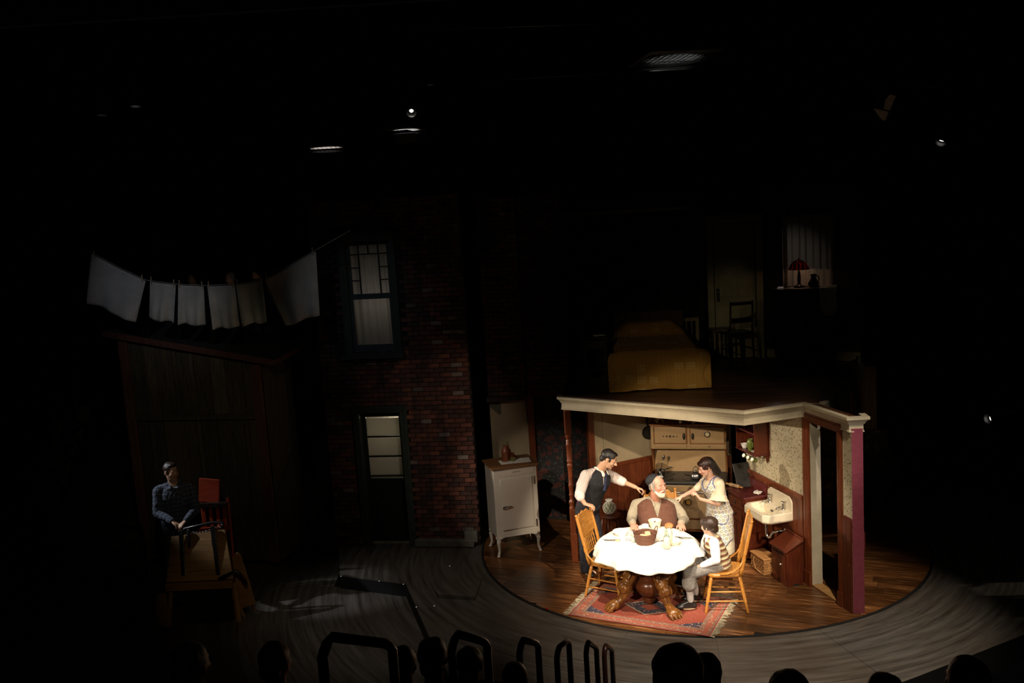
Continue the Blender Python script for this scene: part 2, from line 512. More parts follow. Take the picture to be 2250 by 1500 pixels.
def m_stage():
    m, nt, b = newmat('grey_painted_stage', 0.42, 0, 0.5)
    x, y, z = xyz(nt, coord(nt))
    r = (x * x + y * y).pw(0.5)
    at = y._m('ARCTAN2', x)
    pv = combine(nt, r * 9.0, at * 2.2, 0.0)
    v = noisev(nt, pv, 1.6, 6, 0.68)
    g = noisev(nt, coord(nt), 1.1, 4)
    c = mixc(nt, sharpen(v, 0.33, 0.72), (0.040, 0.033, 0.027), (0.17, 0.155, 0.135))
    c = mixc(nt, sharpen(g, 0.4, 0.75) * 0.45, c, (0.075, 0.045, 0.028))
    setcol(nt, b, c); bump(nt, b, v, 0.25, 0.004)
    nt.links.new((v * 0.3 + 0.28).k, b.inputs['Roughness'])
    return m
M['stage'] = m_stage()

def m_plank():
    m, nt, b = newmat('turntable_plank_wood', 0.3, 0, 0.5)
    src = coord(nt)
    oi = rnd(nt)
    add = nt.nodes.new('ShaderNodeVectorMath'); add.operation = 'ADD'
    nt.links.new(src, add.inputs[0]); nt.links.new(combine(nt, oi * 31.0, oi * 17.0, 0.0), add.inputs[1])
    v = noisev(nt, mapped(nt, add.outputs[0], (1.0, 13, 13)), 2.4, 6, 0.66)
    c = mixc(nt, sharpen(v, 0.33, 0.62), (0.040, 0.013, 0.005), (0.21, 0.082, 0.026))
    c = mixc(nt, sharpen(v, 0.58, 0.70), c, (0.50, 0.27, 0.11))
    k = oi * 0.9 + 0.5
    n = nt.nodes.new('ShaderNodeVectorMath'); n.operation = 'SCALE'
    nt.links.new(c.k, n.inputs[0]); nt.links.new(k.k, n.inputs['Scale'])
    setcol(nt, b, Nd(nt, n.outputs[0])); bump(nt, b, v, 0.2, 0.003)
    return m
M['plank'] = m_plank()

def m_sprig(name, base, c1, c2, scale):
    m, nt, b = newmat(name, 0.7)
    src = coord(nt)
    wob = nt.nodes.new('ShaderNodeTexNoise'); wob.inputs['Scale'].default_value = 40; nt.links.new(src, wob.inputs['Vector'])
    add = nt.nodes.new('ShaderNodeVectorMath'); add.operation = 'MULTIPLY_ADD'
    nt.links.new(wob.outputs['Color'], add.inputs[0]); add.inputs[1].default_value = (0.03, 0.03, 0.03); nt.links.new(src, add.inputs[2])
    d = voro(nt, add.outputs[0], scale)
    n2 = noisev(nt, src, scale * 1.3, 2)
    big = noisev(nt, src, 2.0, 3)
    c = mixc(nt, sharpen(big, 0.3, 0.7), tuple(k * 0.8 for k in base), base)
    spots = (d < 0.36) * (n2 > 0.47)
    c = mixc(nt, spots, c, c1)
    c = mixc(nt, (d < 0.16) * (n2 < 0.5), c, c2)
    setcol(nt, b, c)
    return m
M['sprig'] = m_sprig('sprigged_wallpaper', (0.50, 0.42, 0.27), (0.15, 0.13, 0.06), (0.22, 0.14, 0.10), 34)

def m_floral(name, base, rose, leaf, scale, bright=1.0):
    m, nt, b = newmat(name, 0.8)
    src = coord(nt)
    wob = nt.nodes.new('ShaderNodeTexNoise'); wob.inputs['Scale'].default_value = 11; nt.links.new(src, wob.inputs['Vector'])
    add = nt.nodes.new('ShaderNodeVectorMath'); add.operation = 'MULTIPLY_ADD'
    nt.links.new(wob.outputs['Color'], add.inputs[0]); add.inputs[1].default_value = (0.06, 0.06, 0.06); nt.links.new(src, add.inputs[2])
    d = voro(nt, add.outputs[0], scale)
    e = voro(nt, add.outputs[0], scale * 2.6)
    c = mixc(nt, e < 0.33, base, leaf)
    petals = (d * 42.0).sin() * 0.5 + 0.5
    rc = mixc(nt, petals, tuple(k * 0.45 for k in rose), rose)
    c = mixc(nt, d < 0.38, c, rc)
    setcol(nt, b, c)
    return m
M['floral'] = m_floral('dark_rose_wallpaper', (0.020, 0.018, 0.018), (0.13, 0.038, 0.030), (0.06, 0.065, 0.055), 9.0)
M['bedfloral'] = m_floral('dark_bedroom_wallpaper', (0.010, 0.011, 0.012), (0.045, 0.040, 0.034), (0.020, 0.024, 0.024), 6.5)
M['sofa'] = m_floral('dark_floral_upholstery', (0.05, 0.035, 0.015), (0.20, 0.12, 0.035), (0.09, 0.07, 0.03), 12)

def m_rug():
    m, nt, b = newmat('red_oriental_rug', 0.95)
    src = coord(nt)
    x, y, z = xyz(nt, src)
    A, B = 0.83, 0.50
    ax, ay = x.abs(), y.abs()
    e = (ax * -1.0 + A).mn(ay * -1.0 + B)            # distance to the border
    d = voro(nt, src, 26)
    d2 = voro(nt, mapped(nt, src, (1, 1, 1)), 52)
    small = (d < 0.28)
    red = mixc(nt, (d < 0.16), (0.28, 0.055, 0.030), (0.36, 0.26, 0.11))
    red = mixc(nt, (d2 < 0.2), red, (0.10, 0.05, 0.05))
    navy = mixc(nt, small, (0.040, 0.036, 0.062), (0.40, 0.20, 0.13))
    navy = mixc(nt, (d2 < 0.17), navy, (0.45, 0.38, 0.26))
    hx = ax / 0.30 + ay / 0.20
    spand = (ax * 0.62 + ay * 1.0) > 0.60
    c = mixc(nt, spand, red, navy)
    med = hx < 1.0
    c = mixc(nt, hx < 1.08, c, (0.50, 0.42, 0.30))
    c = mixc(nt, med, c, navy)
    c = mixc(nt, hx < 0.42, c, red)
    pale = mixc(nt, (d < 0.30), (0.33, 0.17, 0.10), (0.40, 0.30, 0.20))
    pale = mixc(nt, (d2 < 0.24), pale, (0.14, 0.06, 0.06))
    line = ((e * 62.0).fr() < 0.38)
    bord = mixc(nt, (e > 0.045) * (e < 0.115), pale, mixc(nt, small, (0.36, 0.10, 0.06), (0.44, 0.32, 0.20)))
    bord = mixc(nt, line * ((e < 0.045) + (e > 0.115)).mn(1.0) * 0.75, bord, (0.10, 0.045, 0.06))
    c = mixc(nt, e < 0.16, c, bord)
    c = mixc(nt, e < 0.016, c, (0.36, 0.05, 0.04))
    n = noisev(nt, src, 120, 2)
    nn = nt.nodes.new('ShaderNodeVectorMath'); nn.operation = 'SCALE'
    nt.links.new(c.k, nn.inputs[0]); nt.links.new((n * 0.6 + 0.65).k, nn.inputs['Scale'])
    setcol(nt, b, Nd(nt, nn.outputs[0])); bump(nt, b, n, 0.5, 0.003)
    return m
M['rug'] = m_rug()

def m_spread():
    m, nt, b = newmat('mustard_chenille_spread', 0.95)
    src = coord(nt)
    x, y, z = xyz(nt, src)
    q = y + z
    cx, cy = x * 6.2, q * 6.2
    wn = nt.nodes.new('ShaderNodeTexWhiteNoise'); nt.links.new(combine(nt, cx.fl(), cy.fl(), 0.0), wn.inputs['Vector'])
    on = Nd(nt, wn.outputs['Value']) > 0.45
    inside = ((cx.fr() - 0.5).abs() < 0.33) * ((cy.fr() - 0.5).abs() < 0.33)
    tick = ((cx * 6.0).fr() > 0.35) * ((cy * 4.0).fr() > 0.3)
    rib = (x * 130.0).sin() * 0.5 + 0.5
    c = mixc(nt, rib * 0.4, (0.40, 0.205, 0.034), (0.46, 0.25, 0.05))
    c = mixc(nt, on * inside * tick * 0.75, c, (0.60, 0.43, 0.17))
    setcol(nt, b, c); bump(nt, b, rib, 0.4, 0.004)
    return m
M['mustard'] = m_spread()

def m_shade():
    m, nt, b = newmat('stained_glass_shade', 0.18)
    src = coord(nt)
    x, y, z = xyz(nt, src)
    at = y._m('ARCTAN2', x)
    n = noisev(nt, src, 16, 2)
    s = ((at * 13.0 + n * 9.0).sin() > 0.1)
    c = mixc(nt, s, (0.02, 0.002, 0.002), (0.60, 0.075, 0.012))
    setcol(nt, b, c)
    b.inputs['Transmission Weight'].default_value = 0.0
    tr = nt.nodes.new('ShaderNodeBsdfTranslucent'); nt.links.new(c.k, tr.inputs[0])
    mx = nt.nodes.new('ShaderNodeMixShader'); mx.inputs[0].default_value = 0.35
    out = [q for q in nt.nodes if q.type == 'OUTPUT_MATERIAL'][0]
    nt.links.new(b.outputs[0], mx.inputs[1]); nt.links.new(tr.outputs[0], mx.inputs[2]); nt.links.new(mx.outputs[0], out.inputs[0])
    return m
M['shade'] = m_shade()

def m_sheer(name, col, k=0.6):
    m, nt, b = newmat(name, 0.9)
    b.inputs['Base Color'].default_value = (*col, 1)
    tr = nt.nodes.new('ShaderNodeBsdfTranslucent'); tr.inputs[0].default_value = (*col, 1)
    mx = nt.nodes.new('ShaderNodeMixShader'); mx.inputs[0].default_value = k
    out = [q for q in nt.nodes if q.type == 'OUTPUT_MATERIAL'][0]
    nt.links.new(b.outputs[0], mx.inputs[1]); nt.links.new(tr.outputs[0], mx.inputs[2]); nt.links.new(mx.outputs[0], out.inputs[0])
    return m
M['sheer'] = m_sheer('sheer_curtain', (0.70, 0.62, 0.55))
M['frost'] = m_sheer('dusty_door_glass', (0.62, 0.60, 0.52), 0.5)
M['laundry'] = plain('washed_linen', (0.55, 0.54, 0.50), 0.95, var=0.16, scale=3.5)

# clothing, patterned by the vector attribute "pat"
def pat(nt):
    n = nt.nodes.new('ShaderNodeAttribute'); n.attribute_name = 'pat'
    return xyz(nt, n.outputs['Vector'])

def m_stripe_shirt():
    m, nt, b = newmat('striped_shirt_cotton', 0.85)
    u, v, w = pat(nt)
    f = (u * 62.0).fr()
    c = mixc(nt, f < 0.22, (0.80, 0.72, 0.66), (0.36, 0.20, 0.20))
    c = mixc(nt, (f > 0.45) * (f < 0.55), c, (0.52, 0.40, 0.38))
    setcol(nt, b, c); return m
def m_apron():
    m, nt, b = newmat('flower_print_apron_cotton', 0.85)
    u, v, w = pat(nt)
    k = 21.0
    a = u * k; q = v * k
    row = q.fl()
    a2 = a + row * 0.5
    fx = a2.fr() - 0.5; fy = q.fr() - 0.5
    r = (fx * fx + fy * fy).pw(0.5)
    alt = ((a2.fl() + row) * 0.5).fr() > 0.25
    col = mixc(nt, alt, (0.14, 0.13, 0.045), (0.05, 0.07, 0.24))
    ring = ((r < 0.42) * (r > 0.22)) + (r < 0.13)
    pet = (fx._m('ARCTAN2', fy) * 6.0).sin() > -0.45
    c = mixc(nt, ring.mn(1.0) * pet, (0.80, 0.74, 0.62), col)
    c = mixc(nt, w > 0.5, c, (0.09, 0.12, 0.30))
    setcol(nt, b, c); return m
def m_sweater():
    m, nt, b = newmat('striped_knit_vest', 0.95)
    u, v, w = pat(nt)
    f = (v * 17.0).fr(); g = (v * 51.0).fr()
    c = mixc(nt, f < 0.42, (0.40, 0.33, 0.18), (0.13, 0.045, 0.022))
    c = mixc(nt, (f > 0.55) * (f < 0.72), c, (0.52, 0.46, 0.32))
    c = mixc(nt, (f > 0.82) * (g > 0.5), c, (0.27, 0.22, 0.10))
    k = (v * 160.0).sin()
    setcol(nt, b, c); bump(nt, b, k, 0.4, 0.003); return m
def m_plaid():
    m, nt, b = newmat('navy_plaid_flannel', 0.9)
    u, v, w = pat(nt)
    a = (u * 17.0).fr(); q = (v * 17.0).fr()
    c = mixc(nt, (a < 0.5), (0.014, 0.018, 0.030), (0.05, 0.06, 0.09))
    c = mixc(nt, (q < 0.5) * 0.5, c, (0.05, 0.06, 0.09))
    c = mixc(nt, (((a > 0.7) * (a < 0.82)) + ((q > 0.7) * (q < 0.82))).mn(1.0) * 0.6, c, (0.30, 0.33, 0.40))
    setcol(nt, b, c); return m
M['stripe'] = m_stripe_shirt(); M['apron'] = m_apron(); M['knit'] = m_sweater(); M['plaid'] = m_plaid()
M['vestblack'] = plain('black_wool_vest', (0.012, 0.012, 0.015), 0.8, var=0.3, scale=30)
M['trouser'] = plain('navy_black_trousers', (0.014, 0.015, 0.024), 0.85, var=0.3, scale=20)
M['vestsatin'] = plain('plum_satin_back', (0.045, 0.018, 0.032), 0.35, var=0.3)
M['tie'] = plain('navy_tie', (0.012, 0.018, 0.05), 0.5)
M['olivecloth'] = plain('grey_olive_shirt', (0.30, 0.255, 0.18), 0.9, var=0.14, scale=14)
M['brownvest'] = plain('brown_wool_vest', (0.115, 0.045, 0.026), 0.9, var=0.14, scale=30)
M['greytweed'] = plain('grey_tweed', (0.20, 0.185, 0.17), 0.9, var=0.2, scale=60)
M['greysock'] = plain('grey_sock', (0.42, 0.40, 0.39), 0.95, var=0.1)
M['shirtwhite'] = plain('white_shirt', (0.82, 0.80, 0.82), 0.85, var=0.04)
M['dress'] = plain('cream_dress', (0.72, 0.62, 0.46), 0.9, var=0.07, scale=12)
M['shoeblack'] = plain('black_leather', (0.014, 0.013, 0.012), 0.35, var=0.3)
M['sole'] = plain('tan_sole', (0.35, 0.24, 0.14), 0.7)
M['darktrouser'] = plain('dark_work_trousers', (0.10, 0.115, 0.12), 0.9, var=0.2, scale=20)
M['button'] = plain('pale_button', (0.62, 0.52, 0.40), 0.4)
M['eyewhite'] = plain('eye_white', (0.75, 0.72, 0.68), 0.2, var=0.02)
M['iris'] = plain('dark_iris', (0.02, 0.014, 0.01), 0.15, var=0.1)
M['bluetrim'] = plain('blue_bias_trim', (0.10, 0.13, 0.30), 0.8)
def m_hair(name, dark, light):
    m = wood(name, dark, light, 0.45, 'Z', 20, objvar=0.0, bumpy=0.5, ratio=5)
    return m
M['hairblack'] = m_hair('black_hair', (0.006, 0.005, 0.004), (0.022, 0.018, 0.015))
M['hairbrown'] = m_hair('dark_brown_hair', (0.012, 0.006, 0.004), (0.055, 0.03, 0.018))
M['hairauburn'] = m_hair('auburn_hair', (0.012, 0.005, 0.004), (0.055, 0.017, 0.012))
M['hairgrey'] = m_hair('grey_hair', (0.15, 0.135, 0.115), (0.36, 0.33, 0.28))
M['beard'] = m_hair('white_beard_hair', (0.42, 0.36, 0.26), (0.72, 0.64, 0.50))
def m_skin(name, col):
    m, nt, b = newmat(name, 0.5)
    at = nt.nodes.new('ShaderNodeAttribute'); at.attribute_name = 'tint'
    v = noisev(nt, coord(nt), 25, 3)
    c = mixc(nt, sharpen(v, 0.3, 0.7), tuple(k * 0.92 for k in col), tuple(min(1, k * 1.06) for k in col))
    n = nt.nodes.new('ShaderNodeVectorMath'); n.operation = 'MULTIPLY'
    nt.links.new(c.k, n.inputs[0]); nt.links.new(at.outputs['Color'], n.inputs[1])
    setcol(nt, b, Nd(nt, n.outputs[0]))
    b.inputs['Subsurface Weight'].default_value = 0.0
    return m
M['skin'] = m_skin('skin_olive', (0.60, 0.345, 0.215))
M['skinpale'] = m_skin('skin_pale', (0.66, 0.40, 0.29))
M['skinred'] = m_skin('skin_ruddy', (0.60, 0.27, 0.185))
# ------------------------------------------------------------------ geometry utilities
def clip_rect(poly, o, d, u0, u1, v0, v1):
    """polygon clipped to the rectangle u0..u1, v0..v1 in the frame (o, d)"""
    d = Vector(d).normalized(); n = Vector((-d.y, d.x)); o = Vector(o)
    pts = [((Vector(p) - o).dot(d), (Vector(p) - o).dot(n)) for p in poly]
    for ax, lim, sgn in ((0, u0, 1), (0, u1, -1), (1, v0, 1), (1, v1, -1)):
        out = []
        for i in range(len(pts)):
            a, b = pts[i - 1], pts[i]
            ia, ib = sgn * (a[ax] - lim) >= 0, sgn * (b[ax] - lim) >= 0
            if ia != ib:
                t = (lim - a[ax]) / (b[ax] - a[ax])
                out.append((a[0] + (b[0] - a[0]) * t, a[1] + (b[1] - a[1]) * t))
            if ib: out.append(b)
        pts = out
        if not pts: return []
    return pts

def planks(parent, poly, o, d, w, lens, z1, th, mat, name='plank', gap=0.004, seed=3, min_area=0.004):
    rg = random.Random(seed)
    d = Vector(d).normalized(); n = Vector((-d.y, d.x)); o = Vector(o)
    us = [(Vector(p) - o).dot(d) for p in poly]; vs = [(Vector(p) - o).dot(n) for p in poly]
    v = min(vs)
    ang = math.atan2(d.y, d.x)
    while v < max(vs):
        u = min(us) - rg.random() * lens
        while u < max(us):
            L = lens * rg.uniform(0.7, 1.35)
            c = clip_rect(poly, o, d, u + gap / 2, u + L - gap / 2, v + gap / 2, v + w - gap / 2)
            if len(c) >= 3:
                ar = abs(sum(c[i - 1][0] * c[i][1] - c[i][0] * c[i - 1][1] for i in range(len(c)))) / 2
                if ar > min_area:
                    cx = sum(p[0] for p in c) / len(c); cy = sum(p[1] for p in c) / len(c)
                    mb = MB().prism([(p[0] - cx, p[1] - cy) for p in c], -th, rg.uniform(-0.0012, 0.0))
                    ob = mb.build(name, mat, parent)
                    wpos = o + d * cx + n * cy
                    ob.location = (wpos.x, wpos.y, z1); ob.rotation_euler = (0, 0, ang)
            u += L
        v += w

def sweep(mb, poly, prof):
    """closed profile (offset to the right of travel, z) carried along a polyline with mitres"""
    P = [Vector(p) for p in poly]; m = len(P); k = len(prof); vs = []
    for i in range(m):
        ns = []
        if i > 0: e = (P[i] - P[i - 1]).normalized(); ns.append(Vector((e.y, -e.x)))
        if i < m - 1: e = (P[i + 1] - P[i]).normalized(); ns.append(Vector((e.y, -e.x)))
        n = ns[0] if len(ns) == 1 else (ns[0] + ns[1]) / (1 + ns[0].dot(ns[1]))
        for off, z in prof:
            q = P[i] + n * off; vs.append((q.x, q.y, z))
    fs = [tuple(range(k)), tuple((m - 1) * k + j for j in range(k))[::-1]]
    for i in range(m - 1):
        for j in range(k):
            fs.append((i * k + j, i * k + (j + 1) % k, (i + 1) * k + (j + 1) % k, (i + 1) * k + j))
    return mb.add(vs, fs)

def struct(name, mb, mat, parent=None, label=None, **kw):
    o = mb.build(name, mat, parent, **kw)
    if parent is None:
        o['kind'] = 'structure'
        if label: o['label'] = label
    return o

# ------------------------------------------------------------------ house shell, stage floors
struct('wall_back', MB().box((0, 8.0, 4.2), (34, 0.2, 10)), M['drape'])
struct('wall_right', MB().box((9.5, -3, 4.2), (0.2, 24, 10)), M['drape'])
struct('wall_left', MB().box((-16.5, -3, 4.2), (0.2, 24, 10)), M['drape'])
struct('ceiling', MB().box((0, -3, 9.6), (34, 24, 0.2)), M['black'])
R = 2.98
main_poly = [(-2.4, -3.72), (-3.25, -3.45), (-3.524, -2.567), (-3.965, -0.979), (-4.894, -0.557), (-5.15, 0.75), (-5.15, 7.5), (8.5, 7.5), (8.5, -0.5), (2.634, -3.363), (1.25, -4.035), (0.2, -4.5), (-0.9, -4.3), (-1.5, -3.85)]
fl = struct('floor', MB().prism(main_poly, -0.30, -0.014), [M['stage'], M['black']])
for p_ in fl.data.polygons: p_.material_index = 0 if p_.normal.z > 0.5 else 1
for a, b in (((-3.25, -3.45), (-3.524, -2.567)), ((-3.524, -2.567), (-3.965, -0.979)), ((-3.965, -0.979), (-4.894, -0.557)), ((-4.894, -0.557), (-5.15, 0.75)), ((-2.4, -3.72), (-3.25, -3.45))):
    d_ = Vector(b) - Vector(a); n_ = Vector((d_.y, -d_.x)).normalized() * -0.012
    if True: MB().prism([a, b, (b[0] + n_.x, b[1] + n_.y), (a[0] + n_.x, a[1] + n_.y)], -0.30, -0.016).build('black_riser', M['black'], fl)
# painted floor panels in front of the turntable, radial joints between them
def ring_panel(a0, a1, r0, r1):
    n = 8
    A = [math.radians(a0 + (a1 - a0) * i / n) for i in range(n + 1)]
    ring = [(r0 * math.cos(t), r0 * math.sin(t)) for t in A] + [(r1 * math.cos(t), r1 * math.sin(t)) for t in A[::-1]]
    return ring
cuts = [-134, -116, -98, -76.5, -55, -34]
for i in range(len(cuts) - 1):
    po = ring_panel(cuts[i] + 0.04, cuts[i + 1] - 0.04, 3.02, 4.05)
    MB().prism(po, -0.013, -0.009).build('floor_panel', M['stage'], fl)
struct('floor_lower', MB().prism([(-3.0, -5.0), (-3.5, -2.5), (-3.9, -0.9), (-5.0, -0.5), (-5.3, 7.5), (-16, 7.5), (-16, -9), (-3.0, -9)], -0.5, -0.18), M['stage'])
struct('floor_house', MB().prism([(-3.2, -9), (-3.2, -4.7), (8.5, -4.7), (8.5, -0.6), (9.4, -0.6), (9.4, -14), (-16, -14), (-16, -9)], -0.9, -0.6), M['black'])
wedge = MB()
wz = [(-3.653, -0.969, 0), (-3.516, -1.487, 0), (-3.05, -1.62, 0), (-2.98, -1.0, 0), (-3.02, -0.45, 0), (-3.157, -0.006, 0), (-3.445, -0.509, 0)]
hz = [0.004, 0.05, 0.04, 0.03, 0.012, 0.002, 0.003]
n = len(wz)
wedge.add([(x, y, -0.02) for x, y, z in wz] + [(x, y, -0.008 + h) for (x, y, z), h in zip(wz, hz)], [tuple(range(n))[::-1], tuple(range(n, 2 * n))] + [(i, (i + 1) % n, n + (i + 1) % n, n + i) for i in range(n)])
tag(wedge.build('stage_ramp', M['stage']), 'low dark wedge ramp on the grey stage floor left of the turntable', 'ramp')

disc = MB().lathe([(0.01, -0.02), (3.012, -0.02), (3.012, -0.006), (0.01, -0.006)], n=128)
tt = struct('floor_turntable', disc, M['black'])
circ = [(R * math.cos(2 * PI * k / 160), R * math.sin(2 * PI * k / 160)) for k in range(160)]
planks(tt, circ, (0, 0), (0.905, -0.425), 0.172, 1.9, 0.0, 0.006, M['plank'])

# ------------------------------------------------------------------ kitchen walls
u_R = Vector((1.195 - 1.004, -2.619 + 1.845)).normalized()       # along the right wall, towards the house
n_R = Vector((-u_R.y, u_R.x))                                      # out of the kitchen (to the right)
if n_R.x < 0: n_R = -n_R
def RW(y):
    """point of the right wall's inner face at depth y"""
    t = (y + 1.845) / u_R.y
    p = Vector((1.004, -1.845)) + u_R * t
    return (p.x, p.y)
WH = 1.075
ZT = 2.07
wr = MB()
wallbox(wr, RW(-0.36), RW(-1.72), 0, ZT + 0.03, 0.125)            # left of travel = +x side
wallR = struct('wall_right_kitchen', wr, M['sprig'])
ws = MB(); wallbox(ws, RW(-2.47), (1.198, -2.632), 0, 2.11, 0.122)
struct('wall_right_kitchen_end', ws, M['sprig'])
pu = MB()
a = Vector((1.196, -2.624)); 
pu.prism([(1.1985, -2.634), (1.318, -2.648), (1.30, -2.44), (1.292, -2.44), (1.306, -2.636), (1.2, -2.632)], 0, 2.11)
struct('trim_purple_end', MB().prism([(1.1975, -2.633), (1.318, -2.645), (1.320, -2.60), (1.206, -2.625)], 0, 2.10), plain('purple_end_paint', (0.19, 0.038, 0.058), 0.42, var=0.12, scale=20, bumpy=0.2))
MB().prism([(1.30, -2.60), (1.345, -2.61), (1.33, -2.50), (1.30, -2.50)], 0.72, 0.92).build('light_switch_box', M['maroon'], bpy.data.objects['trim_purple_end'])

def wainscot(name, p, q, z0, z1, w, mat, th=0.018, cap=True):
    """boards in front of the wall p->q (they stand on the right of travel)"""
    p, q = Vector(p), Vector(q); d = (q - p); L = d.length; d.normalize(); n = Vector((d.y, -d.x))
    root = MB()
    root.prism([tuple(p + n * 0.001), tuple(q + n * 0.001), tuple(q + n * 0.004), tuple(p + n * 0.004)], z0, z1 - 0.02)
    ro = struct(name, root, M['maroon'])
    k = max(1, round(L / w)); w = L / k
    ang = math.atan2(d.y, d.x)
    me = MB().box((0, 0, 0), (w - 0.006, th, z1 - z0 - 0.05)).mesh('board', mat)
    for i in range(k):
        c = p + d * (w * (i + 0.5)) + n * (th / 2 + 0.004)
        o = obj('board', me, ro, (c.x, c.y, (z0 + z1 - 0.05) / 2 + 0.0), (0, 0, ang))
    if cap:
        c0, c1 = p + n * 0.018, q + n * 0.018
        MB().bar((c0.x, c0.y, z1 - 0.025), (c1.x, c1.y, z1 - 0.025), 0.04, 0.05).build('cap_rail', M['redwood'], ro, bevel=0.006)
        MB().bar((c0.x, c0.y, z0 + 0.06), (c1.x, c1.y, z0 + 0.06), 0.03, 0.11).build('baseboard', M['redwood'], ro, bevel=0.005)
    return ro
wainscot('trim_wainscot_right', RW(-0.36), RW(-1.70), 0, WH, 0.115, M['wains'])
wainscot('trim_wainscot_end', RW(-2.475), (1.196, -2.63), 0, 1.11, 0.09, M['cherry'], cap=False)

LA, LB = Vector((-1.36, 0.172)), Vector((-0.47, 0.605))
BB = Vector((0.60, 0.315))
wl = MB(); wallbox(wl, LA, LB, 0, ZT, 0.08)
struct('wall_left_kitchen', wl, M['creamwall'])
wl = MB(); wallbox(wl, LB, BB, 0, ZT, 0.08)
struct('wall_back_kitchen', wl, M['creamwall'])
wainscot('trim_wainscot_left', LA + (LB - LA) * 0.03, LB, 0, 1.06, 0.112, M['wains'])
wainscot('trim_wainscot_back', LB, BB, 0, 1.06, 0.112, M['wains'])
d = (LB - LA).normalized()
pk = MB()
pk.bar((LA.x + 0.17 * d.x + 0.006, LA.y + 0.17 * d.y - 0.012, 1.06), (LA.x + 0.17 * d.x + 0.006, LA.y + 0.17 * d.y - 0.012, ZT), 0.012, 0.008, up=(d.y, -d.x, 0))
struct('trim_wall_joint', pk, M['cream'])
# left casing at the kitchen's hall opening
struct('trim_post_left', MB().bar((-1.395, 0.14, 0), (-1.395, 0.14, ZT), 0.10, 0.07, up=(0.4, -0.9, 0)), M['redwood'], bevel=0.012)

# doorway to the hall: casings, reveal, threshold
def casing(name, p, q, zt):
    p, q = Vector(p), Vector(q); n = -n_R
    mb = MB()
    for k, (i0, i1, th) in enumerate(((0, 1, 0.018), (0.12, 0.88, 0.026), (0.3, 0.45, 0.031), (0.6, 0.72, 0.031))):
        a, b = p + (q - p) * i0, p + (q - p) * i1
        mb.prism([tuple(a), tuple(b), tuple(b + n * th), tuple(a + n * th)], 0.16, zt)
    mb.prism([tuple(p), tuple(q), tuple(q + n * 0.036), tuple(p + n * 0.036)], 0, 0.17)
    return struct(name, mb, M['redwood'])
door_gap0, door_gap1 = RW(-1.845), RW(-2.385)
casing('trim_door_casing_left', RW(-1.715), RW(-1.845), ZT - 0.02)
casing('trim_door_casing_right', RW(-2.385), RW(-2.475), ZT + 0.05)
hd = MB()
for z0, z1, th in ((ZT - 0.055, ZT + 0.05, 0.02), (ZT - 0.03, ZT + 0.02, 0.03)):
    a, b = Vector(RW(-1.72)), Vector(RW(-2.475)); n_ = -n_R
    hd.prism([tuple(a), tuple(b), tuple(b + n_ * th), tuple(a + n_ * th)], z0, z1)
struct('trim_door_head', hd, M['redwood'])
jl = MB(); a = Vector(RW(-1.725)); b = Vector(RW(-1.842))
jl.prism([tuple(a), tuple(b), tuple(b + Vector((0.137, 0.033))), tuple(a + Vector((0.137, 0.033)))], 0, ZT - 0.03)
struct('trim_jamb_left', jl, M['jamb'])
jr = MB(); a = Vector(RW(-2.39)); b = Vector(RW(-2.47))
jr.prism([tuple(a), tuple(b), tuple(b + n_R * 0.122), tuple(a + n_R * 0.122)], 0, ZT)
struct('trim_jamb_right', jr, M['redwood'])
wo = MB(); wallbox(wo, RW(-1.72), RW(-2.47), ZT - 0.03, ZT + 0.04, 0.122)
struct('trim_door_lintel', wo, M['redwood'])
th = MB(); a, b = Vector(RW(-1.848)), Vector(RW(-2.385))
th.prism([tuple(a), tuple(b), tuple(b + n_R * 0.128), tuple(a + n_R * 0.132)], 0.0, 0.014)
struct('trim_threshold', th, M['ply'])
struct('trim_strip_white', MB().bar((*RW(-2.484), 1.08), (*RW(-2.484), 2.09), 0.012, 0.01, up=(1, 0.25, 0)), M['cream'])

# ------------------------------------------------------------------ cornice and the bedroom floor above
crown = [(0, 2.062), (0.022, 2.062), (0.022, 2.075), (0.014, 2.08), (0.014, 2.148), (0.026, 2.152), (0.030, 2.166), (0.052, 2.196), (0.070, 2.206), (0.070, 2.236), (0, 2.236)]
cpoly = [(-1.775, -0.37), (-1.792, -0.535), (0.196, -2.01), (0.978, -1.762), (1.187, -2.612), (1.316, -2.618), (1.326, -2.5)]
struct('trim_cornice', sweep(MB(), cpoly, crown), M['cream'])
struct('trim_wall_top', MB().prism([(0.98, -1.77), (1.19, -2.60), (1.31, -2.60), (1.12, -1.80)], 2.10, 2.215), M['bedfloor'])
bed_poly = [(-1.775, -0.53), (0.196, -1.995), (0.978, -1.75), (1.19, -1.88), (2.51, 0.45), (2.50, 0.75), (1.42, 1.60), (0.63, 1.80), (-1.45, 1.80), (-1.62, 0.95)]
bf = struct('floor_bedroom', MB().prism(bed_poly, 2.075, 2.219), M['creamwall'])
planks(bf, bed_poly, (0, 0), (0.985, -0.17), 0.135, 1.7, 2.235, 0.015, M['bedfloor'], name='floorboard', seed=9)
struct('trim_floor_edge_right', MB().bar((1.205, -1.875, 2.15), (2.53, 0.46, 2.15), 0.04, 0.18), M['greentrim'])
struct('trim_floor_edge_cap', MB().box((1.17, -1.87, 2.235), (0.10, 0.05, 0.03), 0.5), M['cream'])
struct('trim_newel_stub', MB().box((2.49, 0.5, 2.27), (0.05, 0.05, 0.12)), M['greentrim'])

